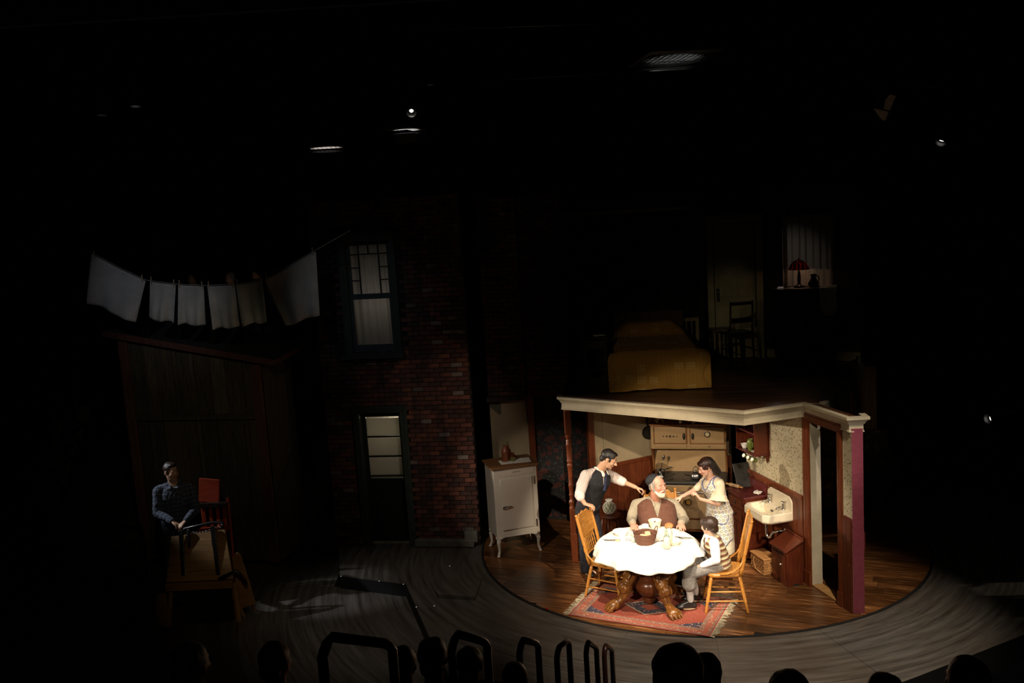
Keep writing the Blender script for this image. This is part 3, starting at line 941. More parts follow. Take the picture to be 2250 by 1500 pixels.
# turned post that carries the left corner
post = thing('turned_post', 'slender turned red-brown post carrying the left corner of the cream cornice', 'post', (-1.775, -0.55, 0))
post.location = (-1.745, -0.60, 0)
MB().box((0, 0, 0.20), (0.088, 0.088, 0.40)).build('plinth', M['redwood'], post, bevel=0.006)
MB().box((0, 0, 0.56), (0.074, 0.074, 0.34)).build('lower_block', M['redwood'], post, bevel=0.01)
shaft = [(0.033, 0.72), (0.040, 0.735), (0.040, 0.75), (0.030, 0.765), (0.034, 0.80), (0.040, 0.815), (0.040, 0.835), (0.028, 0.85), (0.026, 0.90), (0.034, 0.915), (0.034, 0.925), (0.027, 0.94), (0.029, 1.02), (0.036, 1.05), (0.036, 1.06), (0.029, 1.075), (0.030, 1.2), (0.034, 1.30), (0.040, 1.315), (0.040, 1.33), (0.032, 1.345), (0.032, 1.36), (0.040, 1.37), (0.040, 1.385), (0.034, 1.40), (0.036, 1.52), (0.034, 1.58), (0.042, 1.595), (0.042, 1.61), (0.034, 1.625), (0.038, 1.66), (0.028, 1.675), (0.040, 1.70), (0.044, 1.715), (0.034, 1.73), (0.04, 1.745)]
MB().lathe(shaft, n=16).build('turned_shaft', M['redwood'], post, angle=40)
MB().box((0, 0, 1.90), (0.086, 0.086, 0.33)).build('upper_block', M['redwood'], post, bevel=0.012)

# ------------------------------------------------------------------ hall behind, walls under and beside the bedroom
wf = MB(); wallbox(wf, (-2.14, 1.20), (-1.36, 1.02), 0, 1.95, 0.06)
struct('wall_hall_floral', wf, M['floral'])
wf = MB(); wallbox(wf, (-1.36, 1.02), (-0.9, 1.6), 0, 2.07, 0.06)
struct('wall_hall_side', wf, M['floral'])
struct('trim_hall_post', MB().box((-2.19, 1.17, 0.98), (0.10, 0.07, 1.96)), M['redwood'], bevel=0.008)
struct('trim_hall_head', MB().bar((-2.2, 1.16, 1.955), (-1.36, 0.98, 1.955), 0.06, 0.06), M['redwood'])
wc = MB(); wallbox(wc, (-2.80, 1.24), (-2.235, 1.20), 0, 1.90, 0.06)
struct('wall_cream_patch', wc, M['creamwall'])
pa = MB()
blob = [(-2.795, 1.88), (-2.50, 1.895), (-2.50, 1.80), (-2.53, 1.74), (-2.58, 1.68), (-2.66, 1.655), (-2.71, 1.70), (-2.76, 1.76), (-2.795, 1.77)]
pa.add([(x, 1.233 + (-2.5 - x) * 0.07 * 0 - 0.004 - 0.0, z) for x, z in blob] + [(x, 1.228, z) for x, z in blob], [tuple(range(9)), tuple(range(9, 18))[::-1]] + [(i, (i + 1) % 9, 9 + (i + 1) % 9, 9 + i) for i in range(9)])
pw = pa.build('bare_plaster', plain('bare_grey_plaster', (0.13, 0.125, 0.09), 0.95, var=0.25), bpy.data.objects['wall_cream_patch'])
struct('trim_brick_soffit', MB().box((-2.53, 1.10, 1.94), (0.60, 0.26, 0.06)), M['brick2'])

BRK = [MB().box((0, 0, 0), (0.156, 0.05, 0.056)).mesh('brick', M['brick%d' % i]) for i in range(5)]
def brick_wall(name, p, q, z0, z1, holes, part_ok, limit, front=0.0, seed=1, L=0.165, H=0.066):
    """courses of bricks on the face p->q (bricks stand proud on the right of travel)"""
    rg = random.Random(seed)
    p, q = Vector(p), Vector(q); d = (q - p); W = d.length; d.normalize(); n = Vector((d.y, -d.x))
    core = MB(); 
    rects = [(0, W, z0, z1)]
    for hx0, hx1, hz0, hz1 in holes:
        nr = []
        for x0, x1, a, b in rects:
            if hx1 <= x0 or hx0 >= x1 or hz1 <= a or hz0 >= b: nr.append((x0, x1, a, b)); continue
            if hz0 > a: nr.append((x0, x1, a, hz0))
            if hz1 < b: nr.append((x0, x1, hz1, b))
            if hx0 > x0: nr.append((x0, hx0, max(a, hz0), min(b, hz1)))
            if hx1 < x1: nr.append((hx1, x1, max(a, hz0), min(b, hz1)))
        rects = nr
    for x0, x1, a, b in rects:
        A, B = p + d * x0, p + d * x1
        core.prism([tuple(A), tuple(B), tuple(B - n * 0.12), tuple(A - n * 0.12)], a, b)
    w = struct(name, core, M['mortar'])
    ang = math.atan2(d.y, d.x)
    cells = []
    row = 0; z = z0
    while z + H <= z1 + 0.001:
        x = -L / 2 if row % 2 else 0.0
        while x < W - 0.02:
            x0, x1 = max(0, x), min(W + (0.015 if row % 2 else 0), x + L)
            if x1 - x0 > 0.04 and not any(x1 > h[0] and x0 < h[1] and z + H > h[2] and z < h[3] for h in holes):
                cells.append((x0, x1, z + H / 2, rg.choices((0, 1, 2, 3, 4), (32, 28, 24, 12, 5))[0], rg.uniform(-0.005, 0.006), rg.uniform(-0.004, 0.004)))
            x += L
        z += H; row += 1
    good = sorted([c for c in cells if part_ok(c)], key=lambda c: -c[0])[:limit]
    gs = set(good)
    rest = [MB() for _ in range(5)]
    for c in cells:
        x0, x1, zc, k, pr, tw = c
        ce = p + d * ((x0 + x1) / 2) + n * (0.004 + pr)
        if c in gs:
            o = obj('brick', BRK[k], w, (ce.x, ce.y, zc), (0, tw, ang), ((x1 - x0 - 0.009) / 0.156, 1, 1))
        else:
            rest[k].box((ce.x, ce.y, zc), (x1 - x0 - 0.009, 0.05, 0.056), Matrix.Rotation(ang, 3, 'Z'))
    mb = MB(); me_idx = []
    for k in range(5):
        mb.add(rest[k].v, rest[k].f); me_idx += [k] * len(rest[k].f)
    if mb.f:
        o = mb.build('brick_courses', [M['brick%d' % i] for i in range(5)], w)
        o.data.polygons.foreach_set('material_index', me_idx)
        o['kind'] = 'stuff'
    return w
# the street front: window above, door below
PB, QB = (-5.14, 0.649), (-3.03, 0.277)
dB = (Vector(QB) - Vector(PB)); WB = dB.length; dB.normalize(); nB = Vector((dB.y, -dB.x))
def BW(s, off=0.0):
    p = Vector(PB) + dB * s + nB * off
    return p
sx = lambda x: (x - PB[0]) / dB.x
HOLES = [(sx(-4.66), sx(-4.00), 2.86, 4.33), (sx(-4.64), sx(-4.03), -0.1, 1.99)]
brick_wall('wall_street_brick', PB, QB, 0.0, 4.95, HOLES, lambda c: 0.12 < c[2] < 2.95 and c[0] > sx(-4.05) - 0.1 or (0.5 < c[2] < 2.9 and c[0] < sx(-4.6)), 300, seed=4)
ub = brick_wall('wall_upper_brick_left', (-2.80, 1.15), (-2.235, 1.02), 1.97, 4.9, [], lambda c: c[2] < 2.9, 60, seed=6)
ub2 = brick_wall('wall_upper_brick_right', (-2.225, 1.14), (-1.60, 0.98), 1.985, 4.9, [], lambda c: c[2] < 2.75, 50, seed=8)
st = MB(); a, b = BW(sx(-3.96), 0.06), BW(sx(-3.1), 0.06)
st.bar((a.x, a.y, 0.045), (b.x, b.y, 0.045), 0.10, 0.10)
struct('trim_street_sill', st, M['stone'], bevel=0.01)
c = BW(sx(-3.14), 0.05)
struct('trim_corner_stone', MB().box((c.x, c.y, 0.14), (0.19, 0.10, 0.16), math.atan2(dB.y, dB.x)), M['stone'], bevel=0.012)

# bedroom back walls
bw = MB(); wallbox(bw, (-1.60, 1.74), (0.60, 1.74), 2.235, 4.75, 0.06)
struct('wall_bedroom_back', bw, M['bedfloral'])
struct('trim_picture_rail', MB().box((-0.55, 1.72, 4.56), (1.95, 0.04, 0.05)), M['oldcream'])
struct('trim_bedroom_corner', MB().box((-1.42, 0.98, 2.62), (0.07, 0.05, 0.77)), M['bluegrey'])
struct('baseboard_bedroom_corner', MB().box((-1.42, 0.94, 2.29), (0.08, 0.03, 0.11)), M['oldcream'])
bw = MB(); wallbox(bw, (1.46, 1.50), (2.56, 0.64), 2.235, 3.30, 0.06); 
wallbox(bw, (1.46, 1.50), (1.62, 1.375), 3.30, 4.35, 0.06); wallbox(bw, (2.30, 0.843), (2.56, 0.64), 3.30, 4.35, 0.06); wallbox(bw, (1.46, 1.50), (2.56, 0.64), 4.35, 4.75, 0.06)
struct('wall_bedroom_window', bw, plain('dark_green_bedroom_wall', (0.02, 0.028, 0.024), 0.8))
bb = MB().bar((1.47, 1.475, 2.30), (2.56, 0.622, 2.30), 0.025, 0.13)
struct('baseboard_bedroom_right', bb, M['oldcream'])
bb = MB().bar((-1.3, 1.715, 2.30), (0.5, 1.715, 2.30), 0.025, 0.13)
struct('baseboard_bedroom_back', bb, M['oldcream'])
# dark hall on the right
po = MB(); wallbox(po, (1.32, -1.75), (2.47, 0.36), 0, 2.06, 0.04)
hallp = struct('wall_hall_panel_orange', MB().bar((2.02, -0.46, 1.02), (2.47, 0.36, 1.02), 0.03, 2.05), M['orangewood'])
me = MB().box((0, 0, 0), (0.085, 0.014, 2.04)).mesh('panel_board', M['panelwall'])
hw = MB(); wallbox(hw, (2.85, 2.26), (3.42, 2.18), 0, 1.86, 0.05)
hwo = struct('wall_hall_boards', hw, M['panelwall'])
for i in range(6):
    obj('panel_board', me, hwo, (2.90 + i * 0.092, 2.243 - i * 0.0128, 0.93), (0, 0, -0.139), (1, 1, 0.9))
for i, t in enumerate((0.1, 0.5, 0.85)):
    x, y = 2.02 + 0.45 * t - 0.02, -0.46 + 0.82 * t
    MB().bar((x + 0.04, y - 0.03, 0.02), (x + 0.04, y - 0.03, 2.04), 0.05, 0.015, up=(0.87, -0.48, 0)).build('panel_stile', M['orangewood'], hallp)
hd = MB(); wallbox(hd, (1.92, 1.72), (2.45, 0.58), 0, 2.05, 0.05)
struct('wall_hall_inner', hd, plain('dim_brown_hall_wall', (0.14, 0.095, 0.055), 0.7))
# ------------------------------------------------------------------ kitchen: rug, table, chairs
rug_c = (-0.99, -2.16); rug_a = math.atan2(-0.763, 1.49)
rug = thing('rug', 'red oriental rug with navy corners and pale fringe under the round table', 'rug', (*rug_c, 0), rug_a)
rr = random.Random(2)
def rugz(x, y):
    return 0.008 + 0.003 * noise.noise(Vector((x * 3, y * 3, 0)))
mb = MB(); mb.grid(lambda u, v: (-0.83 + 1.66 * u, -0.50 + 1.0 * v, rugz(u * 3, v * 3)), 34, 22)
mb.build('pile', M['rug'], rug, smooth=True)
mb = MB()
for s in (-1, 1):
    for k in range(74):
        y = -0.5 + 1.0 * (k + 0.5) / 74
        x = s * 0.825; L = rr.uniform(0.055, 0.095); a = rr.uniform(-0.5, 0.5)
        mb.bar((x, y, 0.007), (x + s * L * math.cos(a), y + L * math.sin(a), 0.005), 0.007, 0.004)
fr = mb.build('fringe', plain('pale_fringe_cotton', (0.46, 0.38, 0.25), 0.9, var=0.2), rug); fr['kind'] = 'stuff'

TC = Vector((-0.985, -2.06, 0))
tb = thing('pedestal_table', 'round carved oak pedestal table with lion paw feet under the white cloth', 'table', TC)
MB().lathe([(0.02, 0.70), (0.54, 0.70), (0.56, 0.715), (0.56, 0.745), (0.54, 0.757), (0.02, 0.757)], n=48).build('tabletop', M['table'], tb, angle=40)
MB().lathe([(0.02, 0.64), (0.44, 0.64), (0.45, 0.70), (0.02, 0.70)], n=40).build('apron', M['table'], tb, angle=40)
ped = [(0.03, 0.11), (0.085, 0.11), (0.12, 0.15), (0.15, 0.20), (0.155, 0.26), (0.13, 0.30), (0.105, 0.32), (0.11, 0.36), (0.10, 0.50), (0.115, 0.58), (0.14, 0.62), (0.17, 0.64), (0.03, 0.64)]
MB().lathe(ped, n=24).build('pedestal', M['tabledark'], tb, angle=50)
MB().lathe([(0.02, 0.03), (0.06, 0.03), (0.075, 0.07), (0.06, 0.11), (0.02, 0.11)], n=20).build('finial', M['tabledark'], tb, angle=50)

TMP = bpy.data.scenes.new('workshop')
def fuse_mesh(name, mb, mat, voxel, smooth=3):
    """union of overlapping closed shapes as one continuous skin"""
    me = mb.mesh(name + '_src', None)
    o = bpy.data.objects.new(name + '_tmp', me); TMP.collection.objects.link(o)
    r = o.modifiers.new('r', 'REMESH'); r.mode = 'VOXEL'; r.voxel_size = voxel; r.use_smooth_shade = True
    if smooth:
        s = o.modifiers.new('s', 'SMOOTH'); s.factor = 0.5; s.iterations = smooth
    TMP.view_layers[0].update(); dg = TMP.view_layers[0].depsgraph
    out = bpy.data.meshes.new_from_object(o.evaluated_get(dg))
    out.name = name
    bpy.data.objects.remove(o); bpy.data.meshes.remove(me)
    out.materials.clear()
    if mat: out.materials.append(mat)
    out.polygons.foreach_set('use_smooth', [True] * len(out.polygons))
    return out

leg = MB()
P = lambda r, z, y=0: Vector((r, y, z))
# cabriole: scrolled hip, knee, shin, paw with toes
leg.cap(P(0.07, 0.62), P(0.14, 0.48), 0.058, 0.060); leg.cap(P(0.14, 0.48), P(0.255, 0.315), 0.060, 0.074)
leg.ell(P(0.30, 0.265), (0.085, 0.064, 0.080)); leg.ell(P(0.315, 0.255, 0.055), (0.060, 0.022, 0.060)); leg.ell(P(0.315, 0.255, -0.055), (0.060, 0.022, 0.060))
leg.ell(P(0.315, 0.255, 0.070), (0.028, 0.016, 0.028)); leg.ell(P(0.315, 0.255, -0.070), (0.028, 0.016, 0.028))
leg.cap(P(0.275, 0.21), P(0.345, 0.115), 0.052, 0.044); leg.cap(P(0.345, 0.115), P(0.42, 0.075), 0.044, 0.055)
leg.ell(P(0.44, 0.06), (0.085, 0.074, 0.058))
for t in (-0.057, -0.019, 0.019, 0.057):
    leg.cap(P(0.455, 0.070, t), P(0.510 - abs(t) * 0.4, 0.046, t * 1.12), 0.020, 0.026)
    leg.ell(P(0.520 - abs(t) * 0.4, 0.030, t * 1.15), (0.030, 0.020, 0.028))
    leg.ell(P(0.548 - abs(t) * 0.4, 0.016, t * 1.15), (0.014, 0.009, 0.015))
for k in range(5):   # carved acanthus ribs
    a = (k - 2) * 0.026
    leg.cap(P(0.155, 0.56, a), P(0.275, 0.375, a * 1.3), 0.012, 0.016)
for k in range(3): leg.cap(P(0.335, 0.19, (k - 1) * 0.03), P(0.375, 0.12, (k - 1) * 0.022), 0.012, 0.010)
legme = fuse_mesh('leg', leg, M['table'], 0.0065, 1)
for a in (-166, -62, 28, 112):
    obj('leg', legme, tb, (0, 0, 0.004), (0, 0, math.radians(a)))

def cloth():
    mb = MB(); nt_, nr = 120, 30
    rg = random.Random(5)
    ph = [rg.uniform(0, 6.28) for _ in range(6)]
    vs = []
    for j in range(nr):
        for i in range(nt_):
            t = 2 * PI * i / nt_
            s = j / (nr - 1)
            drop = 0.100 - 0.024 * math.sin(t) + 0.014 * math.sin(4 * t + 0.9) + 0.014 * math.sin(9 * t + ph[0])
            top = 0.565
            tot = top + drop
            d = s * tot
            wr = 0.0012 * math.sin(7 * t + ph[1]) 
            if d < top - 0.02:
                r, z = d, 0.766 + 0.0016 * noise.noise(Vector((d * math.cos(t) * 6, d * math.sin(t) * 6, 1)))
                fx = 0.0015 * (math.exp(-((d * math.cos(t) + 0.12) / 0.010) ** 2) + math.exp(-((d * math.sin(t) - 0.05) / 0.010) ** 2))
                z += fx
            else:
                e = d - (top - 0.02)
                f = min(1, e / 0.06)
                wave = (0.030 * math.sin(8 * t + ph[2]) + 0.022 * math.sin(13 * t + ph[3]) + 0.012 * math.sin(21 * t + ph[4])) * (e / 0.18)
                r = top - 0.02 + 0.030 * math.sin(f * PI / 2) + e * 0.46 + wave
                z = 0.766 - 0.012 * f - e * 0.86
            vs.append((r * math.cos(t), r * math.sin(t), z))
    fs = []
    for j in range(nr - 1):
        for i in range(nt_):
            fs.append((j * nt_ + i, j * nt_ + (i + 1) % nt_, (j + 1) * nt_ + (i + 1) % nt_, (j + 1) * nt_ + i))
    mb.add(vs, fs)
    return mb
tc = cloth().build('tablecloth', M['cloth'], None, smooth=True, solid=0.003)
tc.location = TC
tag(tc, 'white linen cloth with uneven hem draped over the round table', 'tablecloth')

def make_chair(name, label, group):
    t = thing(name, label, 'chair', (0, 0, 0), 0, group)
    def seatpt(u, v):
        # rounded trapezoid, dished
        return u, v
    out = []
    for k in range(32):
        a = 2 * PI * k / 32
        c, s_ = math.cos(a), math.sin(a)
        x = 0.222 * (abs(c) ** 0.45) * (1 if c >= 0 else -1); y = 0.212 * (abs(s_) ** 0.45) * (1 if s_ >= 0 else -1)
        x *= 1 - 0.16 * (y + 0.212) / 0.424
        out.append((x, y))
    vs = []; fs = []
    for z, k in ((0.425, 0.97), (0.432, 1.0), (0.452, 1.0), (0.459, 0.97), (0.455, 0.72), (0.447, 0.4)):
        vs += [(x * k, y * k, z) for x, y in out]
    for i in range(5):
        for k in range(32):
            fs.append((i * 32 + k, i * 32 + (k + 1) % 32, (i + 1) * 32 + (k + 1) % 32, (i + 1) * 32 + k))
    fs += [tuple(range(32))[::-1], tuple(160 + k for k in range(32))]
    MB().add(vs, fs).build('seat', M['oakx'], t, angle=35)
    prof = [(0, 0.014), (0.05, 0.016), (0.3, 0.018), (0.33, 0.023), (0.35, 0.018), (0.38, 0.022), (0.40, 0.019), (0.66, 0.021), (0.70, 0.017), (0.73, 0.022), (0.76, 0.018), (0.79, 0.022), (0.82, 0.017), (0.86, 0.020), (1, 0.018)]
    legs = []
    for sx_, y0, y1 in ((-1, -0.235, -0.155), (1, -0.235, -0.155), (-1, 0.235, 0.15), (1, 0.235, 0.15)):
        w0, w1 = (0.225, 0.165) if y0 < 0 else (0.205, 0.15)
        p, q = Vector((sx_ * w0, y0, 0)), Vector((sx_ * w1, y1, 0.43))
        legs.append((p, q)); MB().lathe_dir(p, q, prof, 10).build('leg', M['oak'], t, smooth=True)
    at = lambda i, z: legs[i][0] + (legs[i][1] - legs[i][0]) * (z / 0.43)
    for i, j, z in ((0, 2, 0.14), (0, 2, 0.245), (1, 3, 0.14), (1, 3, 0.245), (0, 1, 0.18), (0, 1, 0.29), (2, 3, 0.19)):
        MB().lathe_dir(at(i, z), at(j, z), [(0, 0.008), (0.3, 0.0095), (0.5, 0.011), (0.7, 0.0095), (1, 0.008)], 8).build('stretcher', M['oak'], t, smooth=True)
    pp = [(0, 0.020), (0.10, 0.022), (0.13, 0.026), (0.15, 0.020), (0.17, 0.025), (0.19, 0.020), (0.30, 0.025), (0.38, 0.018), (0.41, 0.024), (0.43, 0.019), (0.45, 0.024), (0.47, 0.019), (0.49, 0.023), (0.52, 0.022), (0.93, 0.019), (0.95, 0.014), (0.965, 0.019), (0.99, 0.019), (1, 0.008)]
    B = lambda x, h: Vector((x * (1 + 0.10 * (h - 0.45)), 0.165 + 0.22 * (h - 0.45), h))
    for s_ in (-1, 1):
        MB().lathe_dir(B(s_ * 0.185, 0.44), B(s_ * 0.185, 1.09), pp, 10).build('back_post', M['oak'], t, smooth=True)
    # pressed crest panel with a scalloped outline
    top = [(-0.175, 1.00), (-0.165, 1.035), (-0.14, 1.03), (-0.125, 1.05), (-0.10, 1.075), (-0.05, 1.065), (0, 1.085), (0.05, 1.065), (0.10, 1.075), (0.125, 1.05), (0.14, 1.03), (0.165, 1.035), (0.175, 1.00)]
    bot = [(0.172, 0.83), (0.15, 0.80), (0.125, 0.79), (0.115, 0.755), (0.085, 0.735), (0.04, 0.745), (0, 0.73), (-0.04, 0.745), (-0.085, 0.735), (-0.115, 0.755), (-0.125, 0.79), (-0.15, 0.80), (-0.172, 0.83)]
    ol = top + bot; n_ = len(ol)
    bow = lambda x: 0.018 * (1 - (x / 0.18) ** 2)
    vs = []
    for off in (-0.009, 0.009):
        for x, h in ol:
            b_ = B(x, h); vs.append((b_.x, b_.y + bow(x) + off, b_.z))
    cen = [i for i in range(n_)]
    fs = [tuple(range(n_))[::-1], tuple(range(n_, 2 * n_))] + [(i, (i + 1) % n_, n_ + (i + 1) % n_, n_ + i) for i in range(n_)]
    cr = MB().add(vs, fs).build('crest_panel', M['oakx'], t, bevel=0.004)
    for s_ in (-1, 1):
        for r0 in (0.026,):
            sc = MB()
            pts = []
            for k in range(14):
                a = k / 13 * 1.7 * PI
                x = s_ * (0.065 - r0 * math.cos(a)); h = 0.90 + r0 * math.sin(a) * 1.3
                b_ = B(x, h); pts.append((b_.x, b_.y + bow(x) - 0.010, b_.z))
            sc.tube(pts, 0.004, 6)
            sc.build('pressed_scroll', M['oak'], cr, smooth=True)
    rail = MB()
    rail.tube([(B(x, 0.565).x, B(x, 0.565).y + bow(x), 0.565) for x in (-0.18, -0.12, -0.06, 0, 0.06, 0.12, 0.18)], 0.012, 8)
    rail.build('lower_rail', M['oak'], t, smooth=True)
    for k in range(6):
        x = -0.115 + 0.046 * k
        p, q = B(x, 0.568), B(x, 0.76); p.y += bow(x); q.y += bow(x)
        MB().lathe_dir(p, q, [(0, 0.006), (0.15, 0.010), (0.2, 0.007), (0.3, 0.011), (0.45, 0.007), (0.55, 0.011), (0.7, 0.007), (0.85, 0.010), (1, 0.006)], 8).build('spindle', M['oak'], t, smooth=True)
    for s_ in (-1, 1):
        b_ = B(s_ * 0.185, 0.62)
        MB().tube([b_ + Vector((s_ * 0.02, -0.01, 0)), (s_ * 0.215, 0.16, 0.56), (s_ * 0.222, 0.09, 0.50), (s_ * 0.222, 0.02, 0.475), (s_ * 0.215, -0.06, 0.464)], [0.010, 0.013, 0.014, 0.014, 0.011], 8).build('hip_brace', M['oak'], t, smooth=True)
    return t
CG = 'pressed back oak chairs round the table'
chL = make_chair('dining_chair', 'golden oak chair left of the table, its top held by the standing man', CG)
chL.location = (-1.455, -1.60, 0.002); chL.rotation_euler.z = math.radians(77)
chR = dup(chL, (-0.13, -2.235, 0.002), math.radians(-100), 'golden oak chair the boy in the striped knit vest sits on')
chO = dup(chL, (-0.665, -1.17, 0.002), math.radians(4), 'golden oak chair mostly hidden behind the seated grey-bearded man')

# ------------------------------------------------------------------ what lies on the table
TZ = 0.769
def on_table(x, y): return (x, y, TZ)
t = thing('bread_basket', 'dark woven twig basket with two upright handles in the middle of the table', 'basket', on_table(-1.005, -2.12), 0.25)
t.scale = (1.1, 1.1, 1.0)
mb = MB(); rg = random.Random(3)
for k in range(15):
    z = 0.008 + k * 0.0085; s = k / 14
    ra, rb = 0.092 + 0.030 * s, 0.078 + 0.026 * s
    mb.tube([(ra * math.cos(a) * (1 + 0.012 * math.sin(a * 15 + k * PI)), rb * math.sin(a) * (1 + 0.012 * math.sin(a * 15 + k * PI)), z + 0.003 * math.sin(a * 5 + k)) for a in [2 * PI * i / 40 for i in range(40)]], 0.0062, 6, closed=True)
mb.build('woven_side', M['wicker'], t, smooth=True)
mb = MB().lathe([(0.005, 0.004), (0.088, 0.004), (0.088, 0.012), (0.005, 0.012)], n=30, sy=0.85)
mb.build('base', M['wicker'], t)
for s in (-1, 1):
    for d_ in (-0.006, 0.006):
        pass
    MB().tube([(s * 0.110, -0.028, 0.105), (s * 0.122, -0.030, 0.145), (s * 0.132, -0.018, 0.175), (s * 0.136, 0, 0.183), (s * 0.132, 0.018, 0.175), (s * 0.122, 0.030, 0.145), (s * 0.110, 0.028, 0.105)], 0.005, 8).build('handle', M['wicker'], t, smooth=True)
def slice_(name, loc, rot, label, w=0.07, h=0.06):
    pts = [(-w / 2, 0), (w / 2, 0), (w / 2, h * 0.7), (w * 0.42, h * 0.95), (0, h), (-w * 0.42, h * 0.95), (-w / 2, h * 0.7)]
    mb = MB().prism(pts, -0.006, 0.006)
    o = mb.build(name, M['toast'], None, bevel=0.003)
    o.location = loc; o.rotation_euler = rot
    return tag(o, label, 'bread')
slice_('bread_slice', (-0.975, -2.135, TZ + 0.075), (1.1, 0.2, 0.5), 'pale bread slice standing highest in the twig basket', 0.075, 0.07)
slice_('bread_slice', (-1.045, -2.15, TZ + 0.072), (0.5, 0.1, -0.3), 'flat bread slice low in the left of the twig basket', 0.07, 0.06)
slice_('bread_slice', (-0.99, -2.07, TZ + 0.05), (0.2, -0.1, 0.9), 'bread slice at the far side of the twig basket', 0.07, 0.06)

def lathe_thing(name, label, cat, loc, prof, mat, n=24, parent=None, angle=50):
    mb = MB().lathe(prof, n=n)
    o = mb.build(name, mat, parent, angle=angle)
    o.location = loc
    if parent is None: tag(o, label, cat)
    return o
def cupwall(r0, r1, h, th=0.004, foot=None):
    return [(0.004, 0.0), (foot or r0, 0.0), (r0, 0.006), ((r0 + r1) / 2 * 1.03, h * 0.5), (r1, h), (r1 - th, h), ((r0 + r1) / 2 * 1.03 - th, h * 0.5), (r0 - th, 0.012), (0.004, 0.010)]
lathe_thing('mixing_bowl', 'deep cream bowl in front of the seated bearded man', 'bowl', on_table(-0.815, -1.625), [(0.004, 0), (0.050, 0), (0.056, 0.008), (0.068, 0.04), (0.077, 0.082), (0.080, 0.086), (0.080, 0.094), (0.073, 0.094), (0.070, 0.082), (0.060, 0.04), (0.05, 0.014), (0.004, 0.012)], M['ceramic'], 32)
ro = MB().ell((0, 0, 0.032), (0.052, 0.048, 0.034), n=20, m=12).build('bread_roll', M['bread'], None, smooth=True)
ro.location = (-0.655, -1.672, TZ - 0.001); tag(ro, 'round brown bread roll beside the bearded man\'s left hand', 'bread')
def mug(label, x, y, rz, r=0.040, h=0.088):
    t = thing('mug', label, 'mug', on_table(x, y), rz)
    MB().lathe(cupwall(r * 0.9, r, h), n=24).build('cup', M['whiteceramic'], t, angle=50)
    MB().tube([(r * 0.9, 0, h * 0.78), (r * 1.5, 0, h * 0.82), (r * 1.85, 0, h * 0.55), (r * 1.55, 0, h * 0.25), (r * 0.9, 0, h * 0.2)], 0.006, 8).build('handle', M['whiteceramic'], t, smooth=True)
    return t
mug('white mug with handle on the left of the cloth', -1.255, -1.985, 0.2)
mug('white mug behind the twig basket, in front of the bearded man', -0.945, -1.71, 2.9, 0.042, 0.075)
lathe_thing('soup_bowl', 'shallow white bowl at the left back of the cloth', 'bowl', on_table(-1.255, -1.80), [(0.004, 0), (0.045, 0), (0.05, 0.006), (0.078, 0.030), (0.094, 0.052), (0.090, 0.054), (0.074, 0.034), (0.046, 0.012), (0.004, 0.010)], M['whiteceramic'], 32)
lathe_thing('soup_bowl', 'shallow cream bowl behind the milk bottle at the right', 'bowl', on_table(-0.695, -2.215), [(0.004, 0), (0.045, 0), (0.05, 0.006), (0.072, 0.030), (0.084, 0.052), (0.080, 0.054), (0.068, 0.034), (0.046, 0.012), (0.004, 0.010)], M['ceramic'], 32)
def milk_bottle(label, x, y, fill, h=0.225):
    t = thing('milk_bottle', label, 'bottle', on_table(x, y))
    MB().lathe([(0.003, 0), (0.038, 0), (0.042, 0.006), (0.042, 0.11), (0.038, 0.135), (0.026, 0.165), (0.022, 0.185), (0.028, 0.205), (0.035, h), (0.032, h), (0.025, 0.205), (0.020, 0.185), (0.024, 0.165), (0.035, 0.133), (0.039, 0.11), (0.039, 0.008), (0.003, 0.006)], n=24).build('glass_body', M['glass'], t, smooth=True)
    pr = [(0.003, 0.007)] + [(r, z) for r, z in ((0.0385, 0.009), (0.0385, 0.11), (0.0345, 0.132), (0.0235, 0.163)) if z <= fill] + [(0.003, min(fill, 0.163))]
    MB().lathe(pr, n=24).build('milk', M['milk'], t, smooth=True)
    return t
milk_bottle('glass bottle two thirds full of milk at the front right of the cloth', -0.795, -2.33, 0.14)
milk_bottle('milk filled bottle standing behind the two thirds full one', -0.735, -2.14, 0.17, 0.215)
t = thing('glass_jar', 'small clear glass jar with white contents left of the twig basket', 'jar', on_table(-1.135, -2.05))
MB().lathe(cupwall(0.030, 0.031, 0.085, 0.003), n=20).build('glass_body', M['glass'], t, smooth=True)
MB().lathe([(0.003, 0.008), (0.026, 0.008), (0.027, 0.066), (0.003, 0.068)], n=20).build('contents', M['milk'], t, angle=50)
lathe_thing('saucer', 'white saucer between the mug and the glass jar', 'saucer', on_table(-1.17, -1.96), [(0.004, 0), (0.032, 0), (0.055, 0.010), (0.054, 0.013), (0.03, 0.005), (0.004, 0.004)], M['whiteceramic'])
def cutlery(name, label, x, y, ang, kind):
    t = MB()
    L = 0.19
    t.bar((-L / 2, 0, 0.004), (L * 0.18, 0, 0.005), 0.009, 0.003)
    if kind == 'spoon': t.ell((L * 0.34, 0, 0.006), (0.033, 0.018, 0.004))
    elif kind == 'knife': t.bar((L * 0.18, 0, 0.005), (L * 0.5, 0, 0.005), 0.016, 0.002)
    else:
        t.bar((L * 0.18, 0, 0.005), (L * 0.3, 0, 0.006), 0.022, 0.002)
        for k in (-1, 0, 1): t.bar((L * 0.3, k * 0.009, 0.006), (L * 0.5, k * 0.009, 0.007), 0.004, 0.002)
    o = t.build(name, M['steel'], None, smooth=False)
    o.location = (x, y, TZ); o.rotation_euler.z = ang
    return tag(o, label, name)
cutlery('spoon', 'steel spoon nearest the boy at the right edge of the cloth', -0.535, -2.06, 3.0, 'spoon')
cutlery('fork', 'steel fork lying just behind the spoon near the boy', -0.555, -2.02, 2.9, 'fork')
